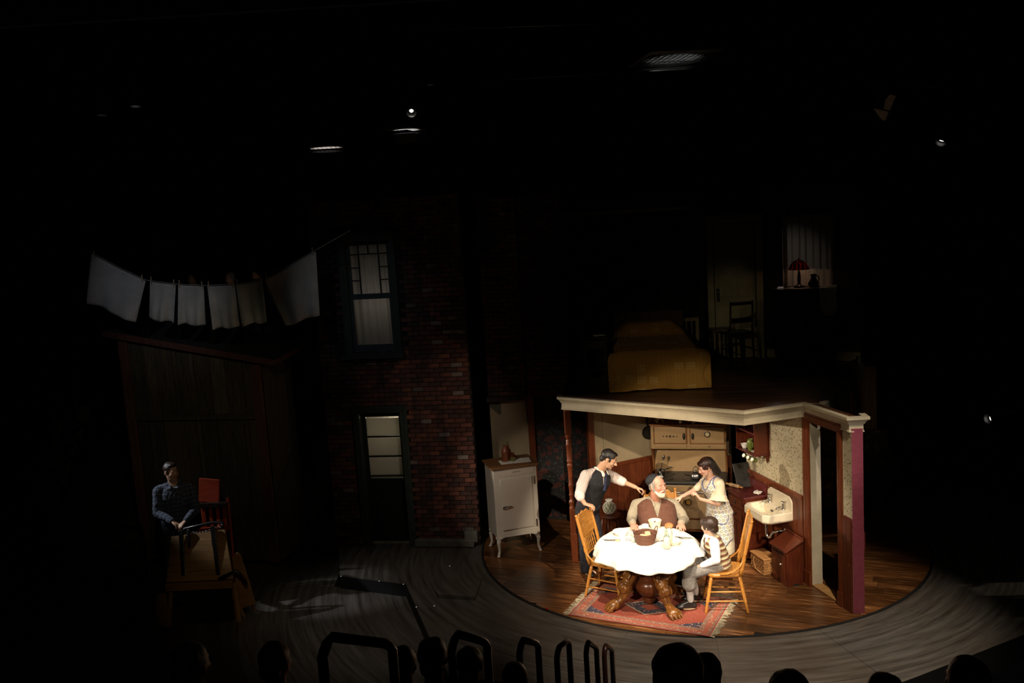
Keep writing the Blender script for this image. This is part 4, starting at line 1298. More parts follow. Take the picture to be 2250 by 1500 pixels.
cutlery('spoon', 'steel spoon at the left edge of the cloth, bowl towards the mug', -1.37, -1.985, -0.25, 'spoon')
cutlery('fork', 'steel fork beside the spoon at the left edge of the cloth', -1.385, -1.955, -0.18, 'fork')
cutlery('knife', 'steel knife just right of the twig basket', -0.86, -2.10, 0.2, 'knife')
cutlery('spoon', 'steel spoon beside the mug behind the twig basket', -0.99, -1.66, 0.3, 'spoon')
sl = slice_('bread_slice', (-1.31, -2.02, TZ + 0.006), (0, 0, 0.4), 'bread crust lying by the cutlery at the left edge of the cloth', 0.05, 0.04)
sl.location.z = TZ + 0.007

# ------------------------------------------------------------------ range
st = thing('kitchen_range', 'large tan enamel range with two warming oven doors above a black hob', 'stove', (0.03, 0.42, 0), math.radians(-15.17))
st.location = (LB.x + 0.965 * 0.535 - 0.2616 * 0.05, LB.y - 0.2616 * 0.535 - 0.965 * 0.05, 0)
MB().box((0, -0.29, 0.47), (1.02, 0.54, 0.68)).build('body', M['stove_trim'], st, bevel=0.02)
MB().box((0, -0.30, 0.83), (1.06, 0.60, 0.045)).build('cooktop', M['iron'], st, bevel=0.01)
for x in (-0.30, 0.02, 0.32):
    for y in (-0.18, -0.42):
        if x > 0.2 and y > -0.3: continue
        MB().lathe([(0.01, 0), (0.095, 0), (0.095, 0.006), (0.01, 0.008)], (x, y, 0.853), n=24).build('stove_lid', M['iron'], st)
MB().box((0, -0.05, 1.03), (1.0, 0.03, 0.40)).build('backsplash', M['stove_tan'], st, bevel=0.012)
for s in (-1, 1):
    MB().prism([(-0.26, 1.235), (-0.02, 1.235), (-0.02, 0.85), (-0.10, 0.85), (-0.105, 0.95), (-0.15, 1.10)], s * 0.51 - 0.012, s * 0.51 + 0.012, fn=lambda v: (v.z, v.x, v.y)).build('side_bracket', M['stove_trim'], st, bevel=0.004)
MB().box((0, -0.135, 1.395), (1.04, 0.24, 0.345)).build('warming_closet', M['stove_tan'], st, bevel=0.012)
MB().box((0, -0.14, 1.575), (1.07, 0.27, 0.022)).build('closet_top', M['stove_trim'], st, bevel=0.006)
for s, w in ((-1, 0.45), (1, 0.47)):
    x0 = -0.245 if s < 0 else 0.265
    fr_ = MB().box((x0, -0.256, 1.43), (w + 0.02, 0.012, 0.265)).build('door_surround', M['stove_trim'], st, bevel=0.008)
    dr = MB().box((x0, -0.268, 1.43), (w - 0.012, 0.022, 0.235)).build('warming_door', M['stove_tan'], st, bevel=0.016)
    hx = x0 + (-s) * (w / 2 - 0.035)
    hb = MB().lathe_dir((hx, -0.300, 1.375), (hx, -0.300, 1.465), [(0, 0.006), (0.2, 0.014), (0.5, 0.019), (0.8, 0.014), (1, 0.006)], 10)
    hb.bar((hx, -0.28, 1.42), (hx, -0.30, 1.42), 0.012, 0.012); hb.build('handle', M['iron'], dr, smooth=True)
    if s < 0:
        for k, r in ((-2, 0.0095), (-1, 0.012), (0, 0.016), (1, 0.012), (2, 0.0095)):
            MB().lathe([(0.001, 0), (r, 0), (r, 0.003), (0.001, 0.003)], (x0 + k * 0.047, -0.278, 1.415), n=14, axis=(0, -1, 0)).build('vent_hole', M['iron'], dr)
    else:
        g = MB().lathe([(0.001, 0), (0.042, 0), (0.042, 0.010), (0.034, 0.012), (0.030, 0.008), (0.001, 0.008)], (x0 + 0.0, -0.279, 1.445), n=24, axis=(0, -1, 0)).build('gauge', M['iron'], dr, angle=40)
        MB().lathe([(0.001, 0), (0.029, 0), (0.001, 0.002)], (x0, -0.288, 1.445), n=20, axis=(0, -1, 0)).build('dial', M['stove_letters'], dr)
    ox = x0 + s * (w / 2 + 0.0)
    for z in (1.36, 1.50):
        MB().lathe_dir((ox, -0.275, z - 0.018), (ox, -0.275, z + 0.018), [(0, 0.004), (0.2, 0.008), (0.8, 0.008), (1, 0.004)], 8).build('hinge', M['steel'], dr, smooth=True)
    MB().box((x0, -0.262, 1.268), (w, 0.016, 0.058)).build('lower_strip', M['stove_tan'], st, bevel=0.02)
MB().lathe([(0.001, 0), (0.010, 0), (0.001, 0.003)], (0.285, -0.271, 1.268), n=12, axis=(0, -1, 0)).build('strip_stud', M['iron'], st)
# front: fire door, oven door with raised letters, manifold, drawer, legs
MB().box((0.0, -0.575, 0.755), (1.0, 0.03, 0.10)).build('front_rail', M['stove_tan'], st, bevel=0.008)
for x in (-0.30, -0.18, 0.05, 0.20):
    MB().lathe([(0.001, 0), (0.012, 0), (0.016, 0.012), (0.010, 0.02), (0.001, 0.02)], (x, -0.59, 0.755), n=14, axis=(0, -1, 0)).build('knob', M['iron'], st, smooth=True)
od = MB().box((0.11, -0.585, 0.515), (0.56, 0.05, 0.36)).build('oven_door', M['stove_tan'], st, bevel=0.03)
g = MB().lathe([(0.001, 0), (0.046, 0), (0.046, 0.012), (0.038, 0.014), (0.034, 0.008), (0.001, 0.008)], (0.0, -0.611, 0.575), n=26, axis=(0, -1, 0)).build('oven_gauge', M['iron'], od, angle=40)
MB().lathe([(0.001, 0), (0.033, 0), (0.001, 0.002)], (0.0, -0.620, 0.575), n=20, axis=(0, -1, 0)).build('dial', plain('ochre_dial', (0.45, 0.24, 0.04), 0.3), od)
def letters(txt, size, loc, parent, mat, name='lettering', extrude=0.004, align='CENTER', sx_=1.0):
    cu = bpy.data.curves.new(name, 'FONT'); cu.body = txt; cu.size = size; cu.extrude = extrude; cu.align_x = align; cu.align_y = 'CENTER'
    cu.space_character = 1.15
    o = bpy.data.objects.new(name + '_tmp', cu); TMP.collection.objects.link(o)
    TMP.view_layers[0].update()
    me = bpy.data.meshes.new_from_object(o.evaluated_get(TMP.view_layers[0].depsgraph))
    bpy.data.objects.remove(o); me.materials.clear(); me.materials.append(mat)
    return obj(name, me, parent, loc, (PI / 2, 0, 0), (sx_, 1, 1))
letters('SHINE', 0.060, (0.07, -0.612, 0.455), od, M['stove_letters'])
letters('UIE', 0.046, (0.0, -0.612, 0.665), od, M['stove_letters'])
MB().box((-0.34, -0.575, 0.52), (0.28, 0.035, 0.34)).build('fire_door', M['stove_tan'], st, bevel=0.02)
MB().box((0.0, -0.575, 0.245), (0.98, 0.03, 0.13)).build('drawer', M['stove_tan'], st, bevel=0.012)
hb = MB().tube([(-0.16, -0.60, 0.715), (-0.16, -0.635, 0.72), (0.40, -0.635, 0.72), (0.40, -0.60, 0.715)], 0.009, 8).build('towel_bar', M['steel'], st, smooth=True)
for x in (-0.46, 0.46):
    for y in (-0.08, -0.52):
        MB().lathe([(0.03, 0), (0.035, 0.01), (0.022, 0.05), (0.03, 0.10), (0.05, 0.15)], (x, y, 0), n=12).build('leg', M['stove_trim'], st, smooth=True)
srot = Matrix.Rotation(math.radians(-15.17), 3, 'Z')
def on_stove(x, y, z):
    return Vector(st.location) + srot @ Vector((x, y, z))
t = thing('saucepan', 'shiny steel saucepan on the hob behind the bearded man\'s head', 'pan', on_stove(-0.40, -0.27, 0.862), 0.5)
t.scale = (0.85, 0.85, 0.75)
MB().lathe(cupwall(0.085, 0.09, 0.085, 0.004), n=26).build('pan_body', M['chrome'], t, angle=50)
MB().bar((0.085, 0, 0.075), (0.24, 0, 0.095), 0.022, 0.012).build('handle', M['iron'], t, bevel=0.003)
t = thing('ladle', 'steel ladle standing up out of the saucepan on the hob', 'ladle', on_stove(-0.40, -0.27, 0.875), 0)
MB().tube([(0.0, 0, 0.0), (0.03, 0.0, 0.14), (0.045, 0, 0.21)], [0.005, 0.005, 0.006], 8).build('handle', M['steel'], t, smooth=True)
MB().ell((0.055, 0, 0.235), (0.022, 0.012, 0.032)).build('bowl', M['steel'], t, smooth=True)
t = thing('kettle', 'dull metal kettle on the hob beside the woman', 'kettle', on_stove(0.10, -0.44, 0.860), 0.6)
t.scale = (0.72, 0.72, 0.85)
MB().lathe([(0.01, 0), (0.09, 0), (0.105, 0.03), (0.095, 0.075), (0.06, 0.11), (0.03, 0.12), (0.01, 0.12)], n=26).build('kettle_body', M['steel'], t, smooth=True)
MB().lathe([(0.004, 0.12), (0.028, 0.122), (0.02, 0.135), (0.008, 0.14), (0.014, 0.155), (0.004, 0.16)], n=16).build('lid', M['chrome'], t, smooth=True)
MB().tube([(0.08, 0, 0.05), (0.13, 0, 0.085), (0.15, 0, 0.12)], [0.02, 0.015, 0.011], 10).build('spout', M['steel'], t, smooth=True)
MB().tube([(-0.06, 0, 0.10), (-0.07, 0, 0.17), (0, 0, 0.205), (0.07, 0, 0.17), (0.06, 0, 0.10)], 0.006, 8).build('handle', M['iron'], t, smooth=True)
t = thing('footed_dish', 'white footed dish at the left end of the range top', 'dish', on_stove(-0.40, -0.15, 1.587), 0.1)
MB().lathe([(0.004, 0.05), (0.04, 0.05), (0.065, 0.075), (0.07, 0.12), (0.062, 0.12), (0.055, 0.08), (0.004, 0.062)], n=20).build('bowl', M['whiteceramic'], t, angle=50)
for k in range(4):
    a = PI / 4 + k * PI / 2
    MB().tube([(0.035 * math.cos(a), 0.035 * math.sin(a), 0.055), (0.055 * math.cos(a), 0.055 * math.sin(a), 0.025), (0.075 * math.cos(a), 0.075 * math.sin(a), 0.005)], [0.012, 0.010, 0.012], 8).build('foot', M['whiteceramic'], t, smooth=True)
def shaker(label, x):
    o = MB().lathe([(0.004, 0), (0.022, 0), (0.026, 0.02), (0.014, 0.05), (0.018, 0.075), (0.012, 0.09), (0.004, 0.095)], n=16).build('shaker', M['whiteceramic'], None, smooth=True)
    o.location = on_stove(x, -0.22, 1.587); tag(o, label, 'shaker')
shaker('small white shaker on the range top, left one of two', -0.10)
shaker('small white shaker on the range top, right one of two', 0.08)
lathe_thing('bowl', 'cream bowl on the range top behind the shakers', 'bowl', on_stove(0.0, -0.11, 1.587), [(0.004, 0), (0.03, 0), (0.06, 0.05), (0.056, 0.05), (0.028, 0.008), (0.004, 0.008)], M['ceramic'])
t = thing('coffee_strainer', 'black hanging pot holder on the cream wall right of the range', 'pot holder', (0.51, 0.30, 1.30), -0.26)
mb = MB()
for k in range(5):
    a = 2 * PI * k / 5
    mb.ell((0.03 * math.cos(a), -0.012, 0.045 * math.sin(a)), (0.026, 0.012, 0.03))
t2 = fuse_mesh('pad', mb, M['iron'], 0.006, 1); obj('pad', t2, t)
MB().tube([(0, -0.012, 0.06), (0.01, -0.005, 0.09), (0, 0.0, 0.10)], 0.003, 6).build('loop', M['iron'], t)
t['category'] = 'pot holder'; t.name = 'pot_holder'
pn = thing('hanging_shape', 'dark pan shape, for a shadow and a thin hanging thing, on the cream wall left of the range', 'pan', (LB.x - 0.08, LB.y - 0.07, 1.42), math.radians(26))  # pan shape stands in for a wall shadow and a thin hanging thing
MB().lathe([(0.01, 0), (0.085, 0), (0.10, 0.03), (0.096, 0.03), (0.08, 0.006), (0.01, 0.006)], (0, 0, 0), n=26, axis=(0, -1, 0)).build('pan_body', M['iron'], pn, angle=40)
MB().bar((0, -0.02, 0.095), (0, -0.01, 0.25), 0.02, 0.01).build('handle', M['iron'], pn)
# stool with a net sack beside the left wall
t = thing('stool', 'low red-brown wooden stool against the left wainscot behind the man in the black vest', 'stool', (-1.20, -0.02, 0), 0.45)
MB().lathe([(0.01, 0.40), (0.15, 0.40), (0.16, 0.415), (0.15, 0.43), (0.01, 0.43)], n=24).build('seat', M['wains'], t, angle=40)
for k in range(4):
    a = PI / 4 + k * PI / 2
    MB().lathe_dir((0.14 * math.cos(a), 0.14 * math.sin(a), 0), (0.10 * math.cos(a), 0.10 * math.sin(a), 0.40), [(0, 0.014), (0.5, 0.02), (1, 0.016)], 8).build('leg', M['wains'], t, smooth=True)
t = thing('net_sack', 'white netted sack of greens slumped on the stool behind the man in the black vest', 'sack', (-1.20, -0.03, 0.432), 0)
MB().ell((0, 0, 0.085), (0.085, 0.08, 0.085), n=18, m=12).build('greens', plain('pale_green_produce', (0.16, 0.17, 0.09), 0.8, var=0.5, scale=20), t, smooth=True)
mb = MB()
for k in range(10):
    for s in (-1, 1):
        pts = []
        for i in range(13):
            f = 0.10 + 0.86 * i / 12
            a = PI * f; az = 2 * PI * k / 10 + s * 2.2 * f
            pts.append((0.090 * math.sin(a) * math.cos(az), 0.085 * math.sin(a) * math.sin(az), 0.088 - 0.090 * math.cos(a)))
        mb.tube(pts, 0.0028, 5)
mb.build('netting', M['whitecloth'], t, smooth=True)
MB().lathe([(0.02, 0.165), (0.035, 0.185), (0.055, 0.20), (0.05, 0.21), (0.02, 0.18)], n=14).build('gathered_neck', M['whitecloth'], t, smooth=True)

# ------------------------------------------------------------------ along the right wall
fa = math.atan2(u_R.y, u_R.x)
O5 = Vector((*RW(-0.5), 0))
def RWL(a, b, z=0):
    p = Vector((O5.x, O5.y)) + u_R * a + n_R * b
    return (p.x, p.y, z)
t = thing('kitchen_cabinet', 'dark cherry base cabinet with maroon top beside the sink', 'cabinet', RWL(0, 0), fa)
MB().box((0.17, -0.185, 0.43), (0.46, 0.29, 0.78)).build('body', M['cherry'], t, bevel=0.006)
MB().box((0.17, -0.185, 0.84), (0.50, 0.33, 0.032)).build('top', M['maroon'], t, bevel=0.006)
MB().box((0.17, -0.035, 0.92), (0.50, 0.018, 0.13)).build('splash_board', M['maroon'], t, bevel=0.004)
for z, h in ((0.73, 0.13), (0.575, 0.15)):
    dr = MB().box((0.17, -0.335, z), (0.40, 0.02, h)).build('drawer', M['cherry'], t, bevel=0.006)
    MB().lathe([(0.002, 0), (0.012, 0.004), (0.015, 0.014), (0.002, 0.02)], (0.17, -0.345, z), n=12, axis=(0, -1, 0)).build('knob', M['iron'], dr, smooth=True)
for x in (0.065, 0.275):
    dr = MB().box((x, -0.335, 0.29), (0.19, 0.02, 0.38)).build('door', M['cherry'], t, bevel=0.006)
    MB().box((x, -0.347, 0.29), (0.12, 0.008, 0.30)).build('panel', M['cherry'], dr, bevel=0.006)
t['label'] = 'dark cherry base cabinet with maroon top beside the sink'

sk = thing('sink', 'cream porcelain wall sink with high back and chamfered front corners', 'sink', RWL(0.44, 0), fa)
W_, D_ = 0.58, 0.40
def oct_(k, inset, z, c=0.07):
    x0, x1, y0, y1 = inset, W_ - inset, -D_ + inset, -0.02 - 0 * inset
    c = c * (1 - inset / 0.4)
    return [(x0, y1, z), (x0, y0 + c, z), (x0 + c, y0, z), (x1 - c, y0, z), (x1, y0 + c, z), (x1, y1, z)]
rings = [oct_(0, 0.06, 0.665), oct_(0, 0.012, 0.69), oct_(0, 0.0, 0.71), oct_(0, 0.0, 0.795), oct_(0, 0.006, 0.803), oct_(0, 0.035, 0.803)]
inn = []
for ins, z in ((0.048, 0.795), (0.07, 0.72), (0.11, 0.685)):
    r = oct_(0, ins, z); yb = -0.135 if z < 0.79 else -0.12
    r[0] = (r[0][0], yb, z); r[5] = (r[5][0], yb, z); inn.append(r)
rr_ = oct_(0, 0.035, 0.803); rr_[0] = (rr_[0][0], -0.10, 0.803); rr_[5] = (rr_[5][0], -0.10, 0.803)
rings[5] = rr_
allr = rings + inn
vs = [p for r in allr for p in r]; fs = [tuple(range(6))[::-1], tuple((len(allr) - 1) * 6 + k for k in range(6))]
for i in range(len(allr) - 1):
    for k in range(6):
        fs.append((i * 6 + k, i * 6 + (k + 1) % 6, (i + 1) * 6 + (k + 1) % 6, (i + 1) * 6 + k))
MB().add(vs, fs).build('basin', M['porcelain'], sk, bevel=0.008)
bp = [(0, 0.70), (W_, 0.70), (W_, 0.92), (W_ - 0.02, 0.955), (W_ - 0.07, 0.99), (0.07, 0.99), (0.02, 0.955), (0, 0.92)]
MB().prism(bp, 0.004, 0.035, fn=lambda v: (v.x, -v.z, v.y)).build('back_plate', M['porcelain'], sk, bevel=0.012)
for k in range(3):
    MB().box((0.27 + k * 0.02, -0.142, 0.755), (0.006, 0.006, 0.026)).build('overflow_slot', M['iron'], sk)
for x in (0.13, 0.45):
    fc = MB().lathe([(0.02, 0.803), (0.026, 0.806), (0.018, 0.815), (0.014, 0.85), (0.018, 0.862), (0.010, 0.875)], (x, -0.075, 0), n=14).build('tap', M['chrome'], sk, smooth=True)
    MB().tube([(x, -0.075, 0.838), (x, -0.12, 0.846), (x, -0.165, 0.838), (x, -0.175, 0.822)], [0.012, 0.011, 0.011, 0.012], 10).build('spout', M['chrome'], fc, smooth=True)
    mb = MB().lathe([(0.008, 0.875), (0.010, 0.90), (0.013, 0.91), (0.004, 0.918)], (x, -0.075, 0), n=10)
    mb.tube([(x - 0.034, -0.075, 0.905), (x, -0.075, 0.908), (x + 0.034, -0.075, 0.905)], [0.009, 0.005, 0.009], 8)
    mb.tube([(x, -0.109, 0.905), (x, -0.075, 0.908), (x, -0.041, 0.905)], [0.009, 0.005, 0.009], 8)
    mb.build('cross_handle', M['chrome'], fc, smooth=True)
MB().tube([(0.25, -0.20, 0.68), (0.25, -0.20, 0.50), (0.25, -0.20, 0.455), (0.262, -0.195, 0.425), (0.285, -0.185, 0.41), (0.31, -0.175, 0.425), (0.32, -0.165, 0.46), (0.335, -0.15, 0.49), (0.37, -0.12, 0.505), (0.42, -0.03, 0.525)], 0.019, 12).build('drain_trap', M['chrome'], sk, smooth=True)
MB().lathe([(0.019, 0), (0.034, 0.002), (0.034, 0.008), (0.019, 0.014)], (0.42, -0.032, 0.525), n=16, axis=(0.3, -0.9, 0)).build('wall_flange', M['chrome'], sk, smooth=True)
rag = MB()
rg = random.Random(11)
for k in range(9):
    a = rg.uniform(0, 6.28); r = rg.uniform(0.01, 0.045)
    rag.ell((r * math.cos(a), r * math.sin(a), 0.016 + 0.010 * rg.random()), (rg.uniform(0.03, 0.05), rg.uniform(0.012, 0.02), rg.uniform(0.012, 0.022)), Matrix.Rotation(rg.uniform(0, 3), 3, 'Z'))
me = fuse_mesh('dishcloth', rag, M['whitecloth'], 0.006, 1)
o = obj('dishcloth', me, None, RWL(0.355, -0.12, 0.858)); tag(o, 'crumpled white dishcloth on the maroon cabinet top', 'cloth')
t = thing('rolling_pin', 'pale wooden rolling pin at the back left of the maroon cabinet top', 'rolling pin', RWL(-0.02, -0.24, 0.882), fa + 0.35)
MB().lathe_dir((-0.10, 0, 0), (0.06, 0, 0), [(0, 0.02), (0.03, 0.024), (0.97, 0.024), (1, 0.02)], 14).build('roller', plain('pale_beech', (0.52, 0.34, 0.17), 0.5), t, smooth=True)
MB().lathe_dir((0.062, 0, 0), (0.13, 0, 0), [(0, 0.009), (0.2, 0.013), (0.7, 0.014), (1, 0.006)], 12).build('handle', M['oak'], t, smooth=True)
MB().lathe_dir((-0.17, 0, 0), (-0.102, 0, 0), [(0, 0.006), (0.3, 0.014), (0.8, 0.013), (1, 0.009)], 12).build('handle', M['oak'], t, smooth=True)
t = thing('baking_tray', 'black baking tray with bright rims leaning in the corner behind the rolling pin', 'tray', RWL(0.03, -0.17, 0.857), fa)
m_ = Matrix.Rotation(-0.42, 3, 'Y')
MB().box(m_ @ Vector((0.0, 0.06, 0.165)), (0.010, 0.24, 0.33), m_).build('tray_plate', M['iron'], t, bevel=0.003)
for y in (-0.055, -0.005):
    MB().bar(m_ @ Vector((-0.009, y, 0.01)), m_ @ Vector((-0.009, y, 0.32)), 0.010, 0.010).build('rim', M['chrome'], t)
# wall shelf with crockery
sh = thing('wall_shelf', 'open maroon wall shelf of two tiers above the cabinet', 'shelf', RWL(-0.04, 0), fa)
Z0, Z1 = 1.385, 2.055
for x in (0.011, 0.479):
    MB().box((x, -0.102, (Z0 + Z1) / 2), (0.022, 0.195, Z1 - Z0)).build('side_panel', M['cherry'], sh, bevel=0.003)
for z in (Z0 + 0.01, 1.672, Z1 - 0.01):
    MB().box((0.245, -0.104, z), (0.45 if z > Z0 + 0.05 else 0.51, 0.20, 0.020)).build('shelf_board', M['maroon'], sh, bevel=0.003)
MB().box((0.245, -0.006, (Z0 + Z1) / 2), (0.46, 0.010, Z1 - Z0)).build('back_panel', M['maroon'], sh)
mb = MB().prism([(0.35, 1.34), (0.37, 1.31), (0.40, 1.325), (0.43, 1.285), (0.455, 1.27), (0.47, 1.30), (0.49, 1.30), (0.505, 1.36), (0.52, 1.38), (0.505, 1.48), (0.515, 1.62), (0.50, 2.0), (0.35, 2.0)], 0.0015, 0.004, fn=lambda v: (v.x, -v.z, v.y))
mb.build('dark_wall_patch', M['cherry'], sh)  # dark ragged-edged patch on the wall around the shelf's near end
def S5(a, b, z): return RWL(a - 0.04, b, z)
lathe_thing('bowl', 'white bowl on the lower tier of the maroon wall shelf', 'bowl', S5(0.10, -0.13, 1.406), [(0.004, 0), (0.03, 0), (0.036, 0.01), (0.055, 0.055), (0.052, 0.055), (0.03, 0.012), (0.004, 0.010)], M['whiteceramic'])
t = thing('jug', 'green glazed jug on the lower tier of the maroon wall shelf', 'jug', S5(0.25, -0.13, 1.406), fa)
MB().lathe([(0.004, 0), (0.03, 0), (0.034, 0.03), (0.044, 0.05), (0.044, 0.12), (0.036, 0.135), (0.038, 0.15), (0.034, 0.15), (0.030, 0.13), (0.004, 0.12)], n=20).build('jug_body', M['green'], t, angle=50)
MB().tube([(0.04, 0, 0.12), (0.07, 0, 0.11), (0.07, 0, 0.06), (0.042, 0, 0.05)], 0.006, 8).build('handle', M['green'], t, smooth=True)
lathe_thing('saucer', 'small pale dish at the right end of the lower shelf tier', 'dish', S5(0.37, -0.13, 1.406), [(0.004, 0), (0.03, 0), (0.055, 0.018), (0.052, 0.02), (0.03, 0.006), (0.004, 0.006)], M['ceramic'])
lathe_thing('glass_vase', 'ribbed clear glass vase on the upper tier of the maroon wall shelf', 'vase', S5(0.14, -0.13, 1.683), [(0.004, 0), (0.03, 0), (0.03, 0.015), (0.024, 0.025), (0.05, 0.07), (0.045, 0.10), (0.028, 0.12), (0.036, 0.14), (0.032, 0.14), (0.024, 0.12), (0.04, 0.09), (0.02, 0.03), (0.004, 0.02)], M['glass'])
for i, (a, b) in enumerate(((0.24, -0.14), (0.31, -0.12), (0.40, -0.14))):
    lathe_thing('goblet', ['clear glass goblet next to the vase on the upper shelf tier', 'clear glass goblet second from the right on the upper shelf tier', 'clear glass goblet at the right end of the upper shelf tier'][i], 'glass', S5(a, b, 1.683), [(0.004, 0), (0.026, 0), (0.024, 0.004), (0.006, 0.010), (0.006, 0.045), (0.026, 0.06), (0.030, 0.11), (0.027, 0.11), (0.022, 0.065), (0.004, 0.055)], M['glass'])
for i, a in enumerate((0.20, 0.31, 0.42)):
    t = thing('hanging_mug', ['green mug hanging under the maroon shelf, the one farthest from the sink', 'green mug hanging under the maroon shelf, middle one', 'green mug hanging under the maroon shelf, nearest the sink'][i], 'mug', S5(a, -0.17, 1.372), fa)
    m_ = Matrix.Rotation(1.15, 3, 'X')
    pts = [(0.003, -0.035), (0.024, -0.035), (0.026, 0.02), (0.022, 0.022), (0.003, 0.0)]
    ax = m_ @ Vector((0.2, 0, 1))
    MB().lathe([(0.003, -0.045), (0.025, -0.045), (0.027, 0.025), (0.023, 0.025), (0.021, -0.03), (0.003, -0.035)], (0, -0.01, -0.045), n=16, axis=ax).build('cup', M['green'], t, angle=50)
    MB().lathe([(0.003, 0.0), (0.022, 0.0), (0.0235, 0.025), (0.026, 0.030), (0.021, 0.026), (0.003, 0.004)], (0, -0.01, -0.045), n=16, axis=ax).build('white_lining', M['whiteceramic'], t, angle=50)
    MB().tube([(0, 0, 0.012), (0, 0, -0.005), (0.0, -0.012, -0.012), (0, -0.018, -0.004)], 0.003, 6).build('hook', M['chrome'], t, smooth=True)
# basket and bin on the floor under the sink
t = thing('picnic_basket', 'pale woven lidded picnic basket on the floor under the sink', 'basket', RWL(0.755, -0.28), fa)
bx = MB(); 
L_, Dp, Hh = 0.33, 0.19, 0.20
base = [(-0.5, -0.5), (0.5, -0.5), (0.5, 0.5), (-0.5, 0.5)]
vs = [(x * L_ * 0.9, y * Dp * 0.88, 0.002) for x, y in base] + [(x * L_, y * Dp, Hh) for x, y in base]
MB().add(vs, [(3, 2, 1, 0), (4, 5, 6, 7), (0, 1, 5, 4), (1, 2, 6, 5), (2, 3, 7, 6), (3, 0, 4, 7)]).build('lining', M['palewicker'], t, bevel=0.004)
for z in (0.03, 0.065, 0.10, 0.135, 0.17):
    k = 0.9 + 0.1 * z / Hh
    hx, hy = L_ * k / 2 + 0.003, Dp * (k - 0.01) / 2 + 0.004
    pts = []
    for i in range(44):
        s_ = i / 44 * 4; e = int(s_); f = s_ - e
        c = [(-hx, -hy), (hx, -hy), (hx, hy), (-hx, hy), (-hx, -hy)]
        p, q = c[e], c[e + 1]
        o_ = 0.004 * (1 if (i + int(z / 0.035)) % 2 else -1)
        x, y = p[0] + (q[0] - p[0]) * f, p[1] + (q[1] - p[1]) * f
        nx, ny = (q[1] - p[1]), -(q[0] - p[0]); l_ = math.hypot(nx, ny)
        pts.append((x + nx / l_ * o_, y + ny / l_ * o_, z))
    mb = MB()
    for i in range(44): mb.bar(pts[i], pts[(i + 1) % 44], 0.006, 0.028)
    mb.build('splint_band', M['palewicker'], t)
lid = MB().box((0, 0, Hh + 0.012), (L_ + 0.02, Dp + 0.02, 0.022)).build('lid', M['palewicker'], t, bevel=0.009)
MB().tube([(-0.05, -Dp / 2 - 0.012, 0.19), (-0.06, -Dp / 2 - 0.02, 0.13), (0.0, -Dp / 2 - 0.022, 0.05), (0.12, -Dp / 2 - 0.02, 0.035)], 0.006, 6).build('handle', M['palewicker'], t, smooth=True)
t = thing('bin_cabinet', 'small dark cherry cupboard with a sloping lid on the floor right of the sink pipe', 'cupboard', RWL(1.13, -0.17), fa)
prof = [(-0.115, 0.0), (0.10, 0.0), (0.10, 0.535), (-0.115, 0.43)]
MB().prism(prof, -0.175, 0.175, fn=lambda v: (v.z, v.x, v.y)).build('body', M['cherry'], t, bevel=0.004)
MB().prism([(-0.14, 0.425), (0.11, 0.545), (0.11, 0.562), (-0.14, 0.442)], -0.195, 0.195, fn=lambda v: (v.z, v.x, v.y)).build('lid', M['cherry'], t, bevel=0.004)
MB().bar((-0.19, 0.10, 0.568), (0.19, 0.10, 0.568), 0.02, 0.025).build('back_ledge', M['cherry'], t, bevel=0.003)
MB().lathe([(0.02, 0), (0.07, 0.0), (0.07, 0.002), (0.02, 0.002)], (0.176, 0.0, 0.0), n=20, axis=(1, 0, 0)).build('foot_arch', M['black'], t).location = (0.0, 0, -0.045)
dr = MB().box((0, -0.122, 0.22), (0.28, 0.014, 0.30)).build('door', M['cherry'], t, bevel=0.005)
MB().lathe([(0.002, 0), (0.008, 0.003), (0.012, 0.012), (0.002, 0.018)], (0.06, -0.128, 0.25), n=12, axis=(0, -1, 0)).build('knob', M['whiteceramic'], dr, smooth=True)

# ------------------------------------------------------------------ icebox with bottles
ib = thing('icebox', 'white enamel icebox on curved legs with a brown wooden top', 'refrigerator', (-2.536, 0.015, 0), math.radians(15.2))
MB().box((0, 0.0, 0.75), (0.615, 0.475, 0.97)).build('body', M['white_enamel'], ib, bevel=0.012)
MB().box((0, -0.005, 1.245), (0.665, 0.545, 0.024)).build('wooden_top', wood('brown_icebox_top', (0.12, 0.05, 0.017), (0.22, 0.10, 0.038), 0.4, 'X', 5), ib, bevel=0.004)
dr = MB().box((0.0, -0.252, 0.735), (0.455, 0.034, 0.72)).build('door', M['white_enamel'], ib, bevel=0.012)
hb = MB().cap((-0.19, -0.285, 0.70), (-0.165, -0.288, 0.705), 0.024, 0.022)
hb.cap((-0.165, -0.295, 0.705), (-0.085, -0.300, 0.715), 0.015, 0.007); hb.bar((-0.185, -0.262, 0.70), (-0.185, -0.285, 0.70), 0.05, 0.03)
obj('latch_handle', fuse_mesh('latch_handle', hb, M['chrome'], 0.004, 1), dr)
for z in (1.02, 0.42):
    MB().box((0.268, -0.243, z), (0.020, 0.016, 0.11)).build('hinge', M['steel'], ib, bevel=0.003)
MB().box((0.02, -0.2415, 1.165), (0.50, 0.010, 0.085)).build('top_panel', M['white_enamel'], ib, bevel=0.004)
MB().box((0.02, -0.249, 1.172), (0.11, 0.006, 0.010)).build('nameplate', M['steel'], ib, bevel=0.002)
MB().box((0.0, -0.2415, 0.315), (0.52, 0.010, 0.085)).build('lower_panel', M['white_enamel'], ib, bevel=0.004)
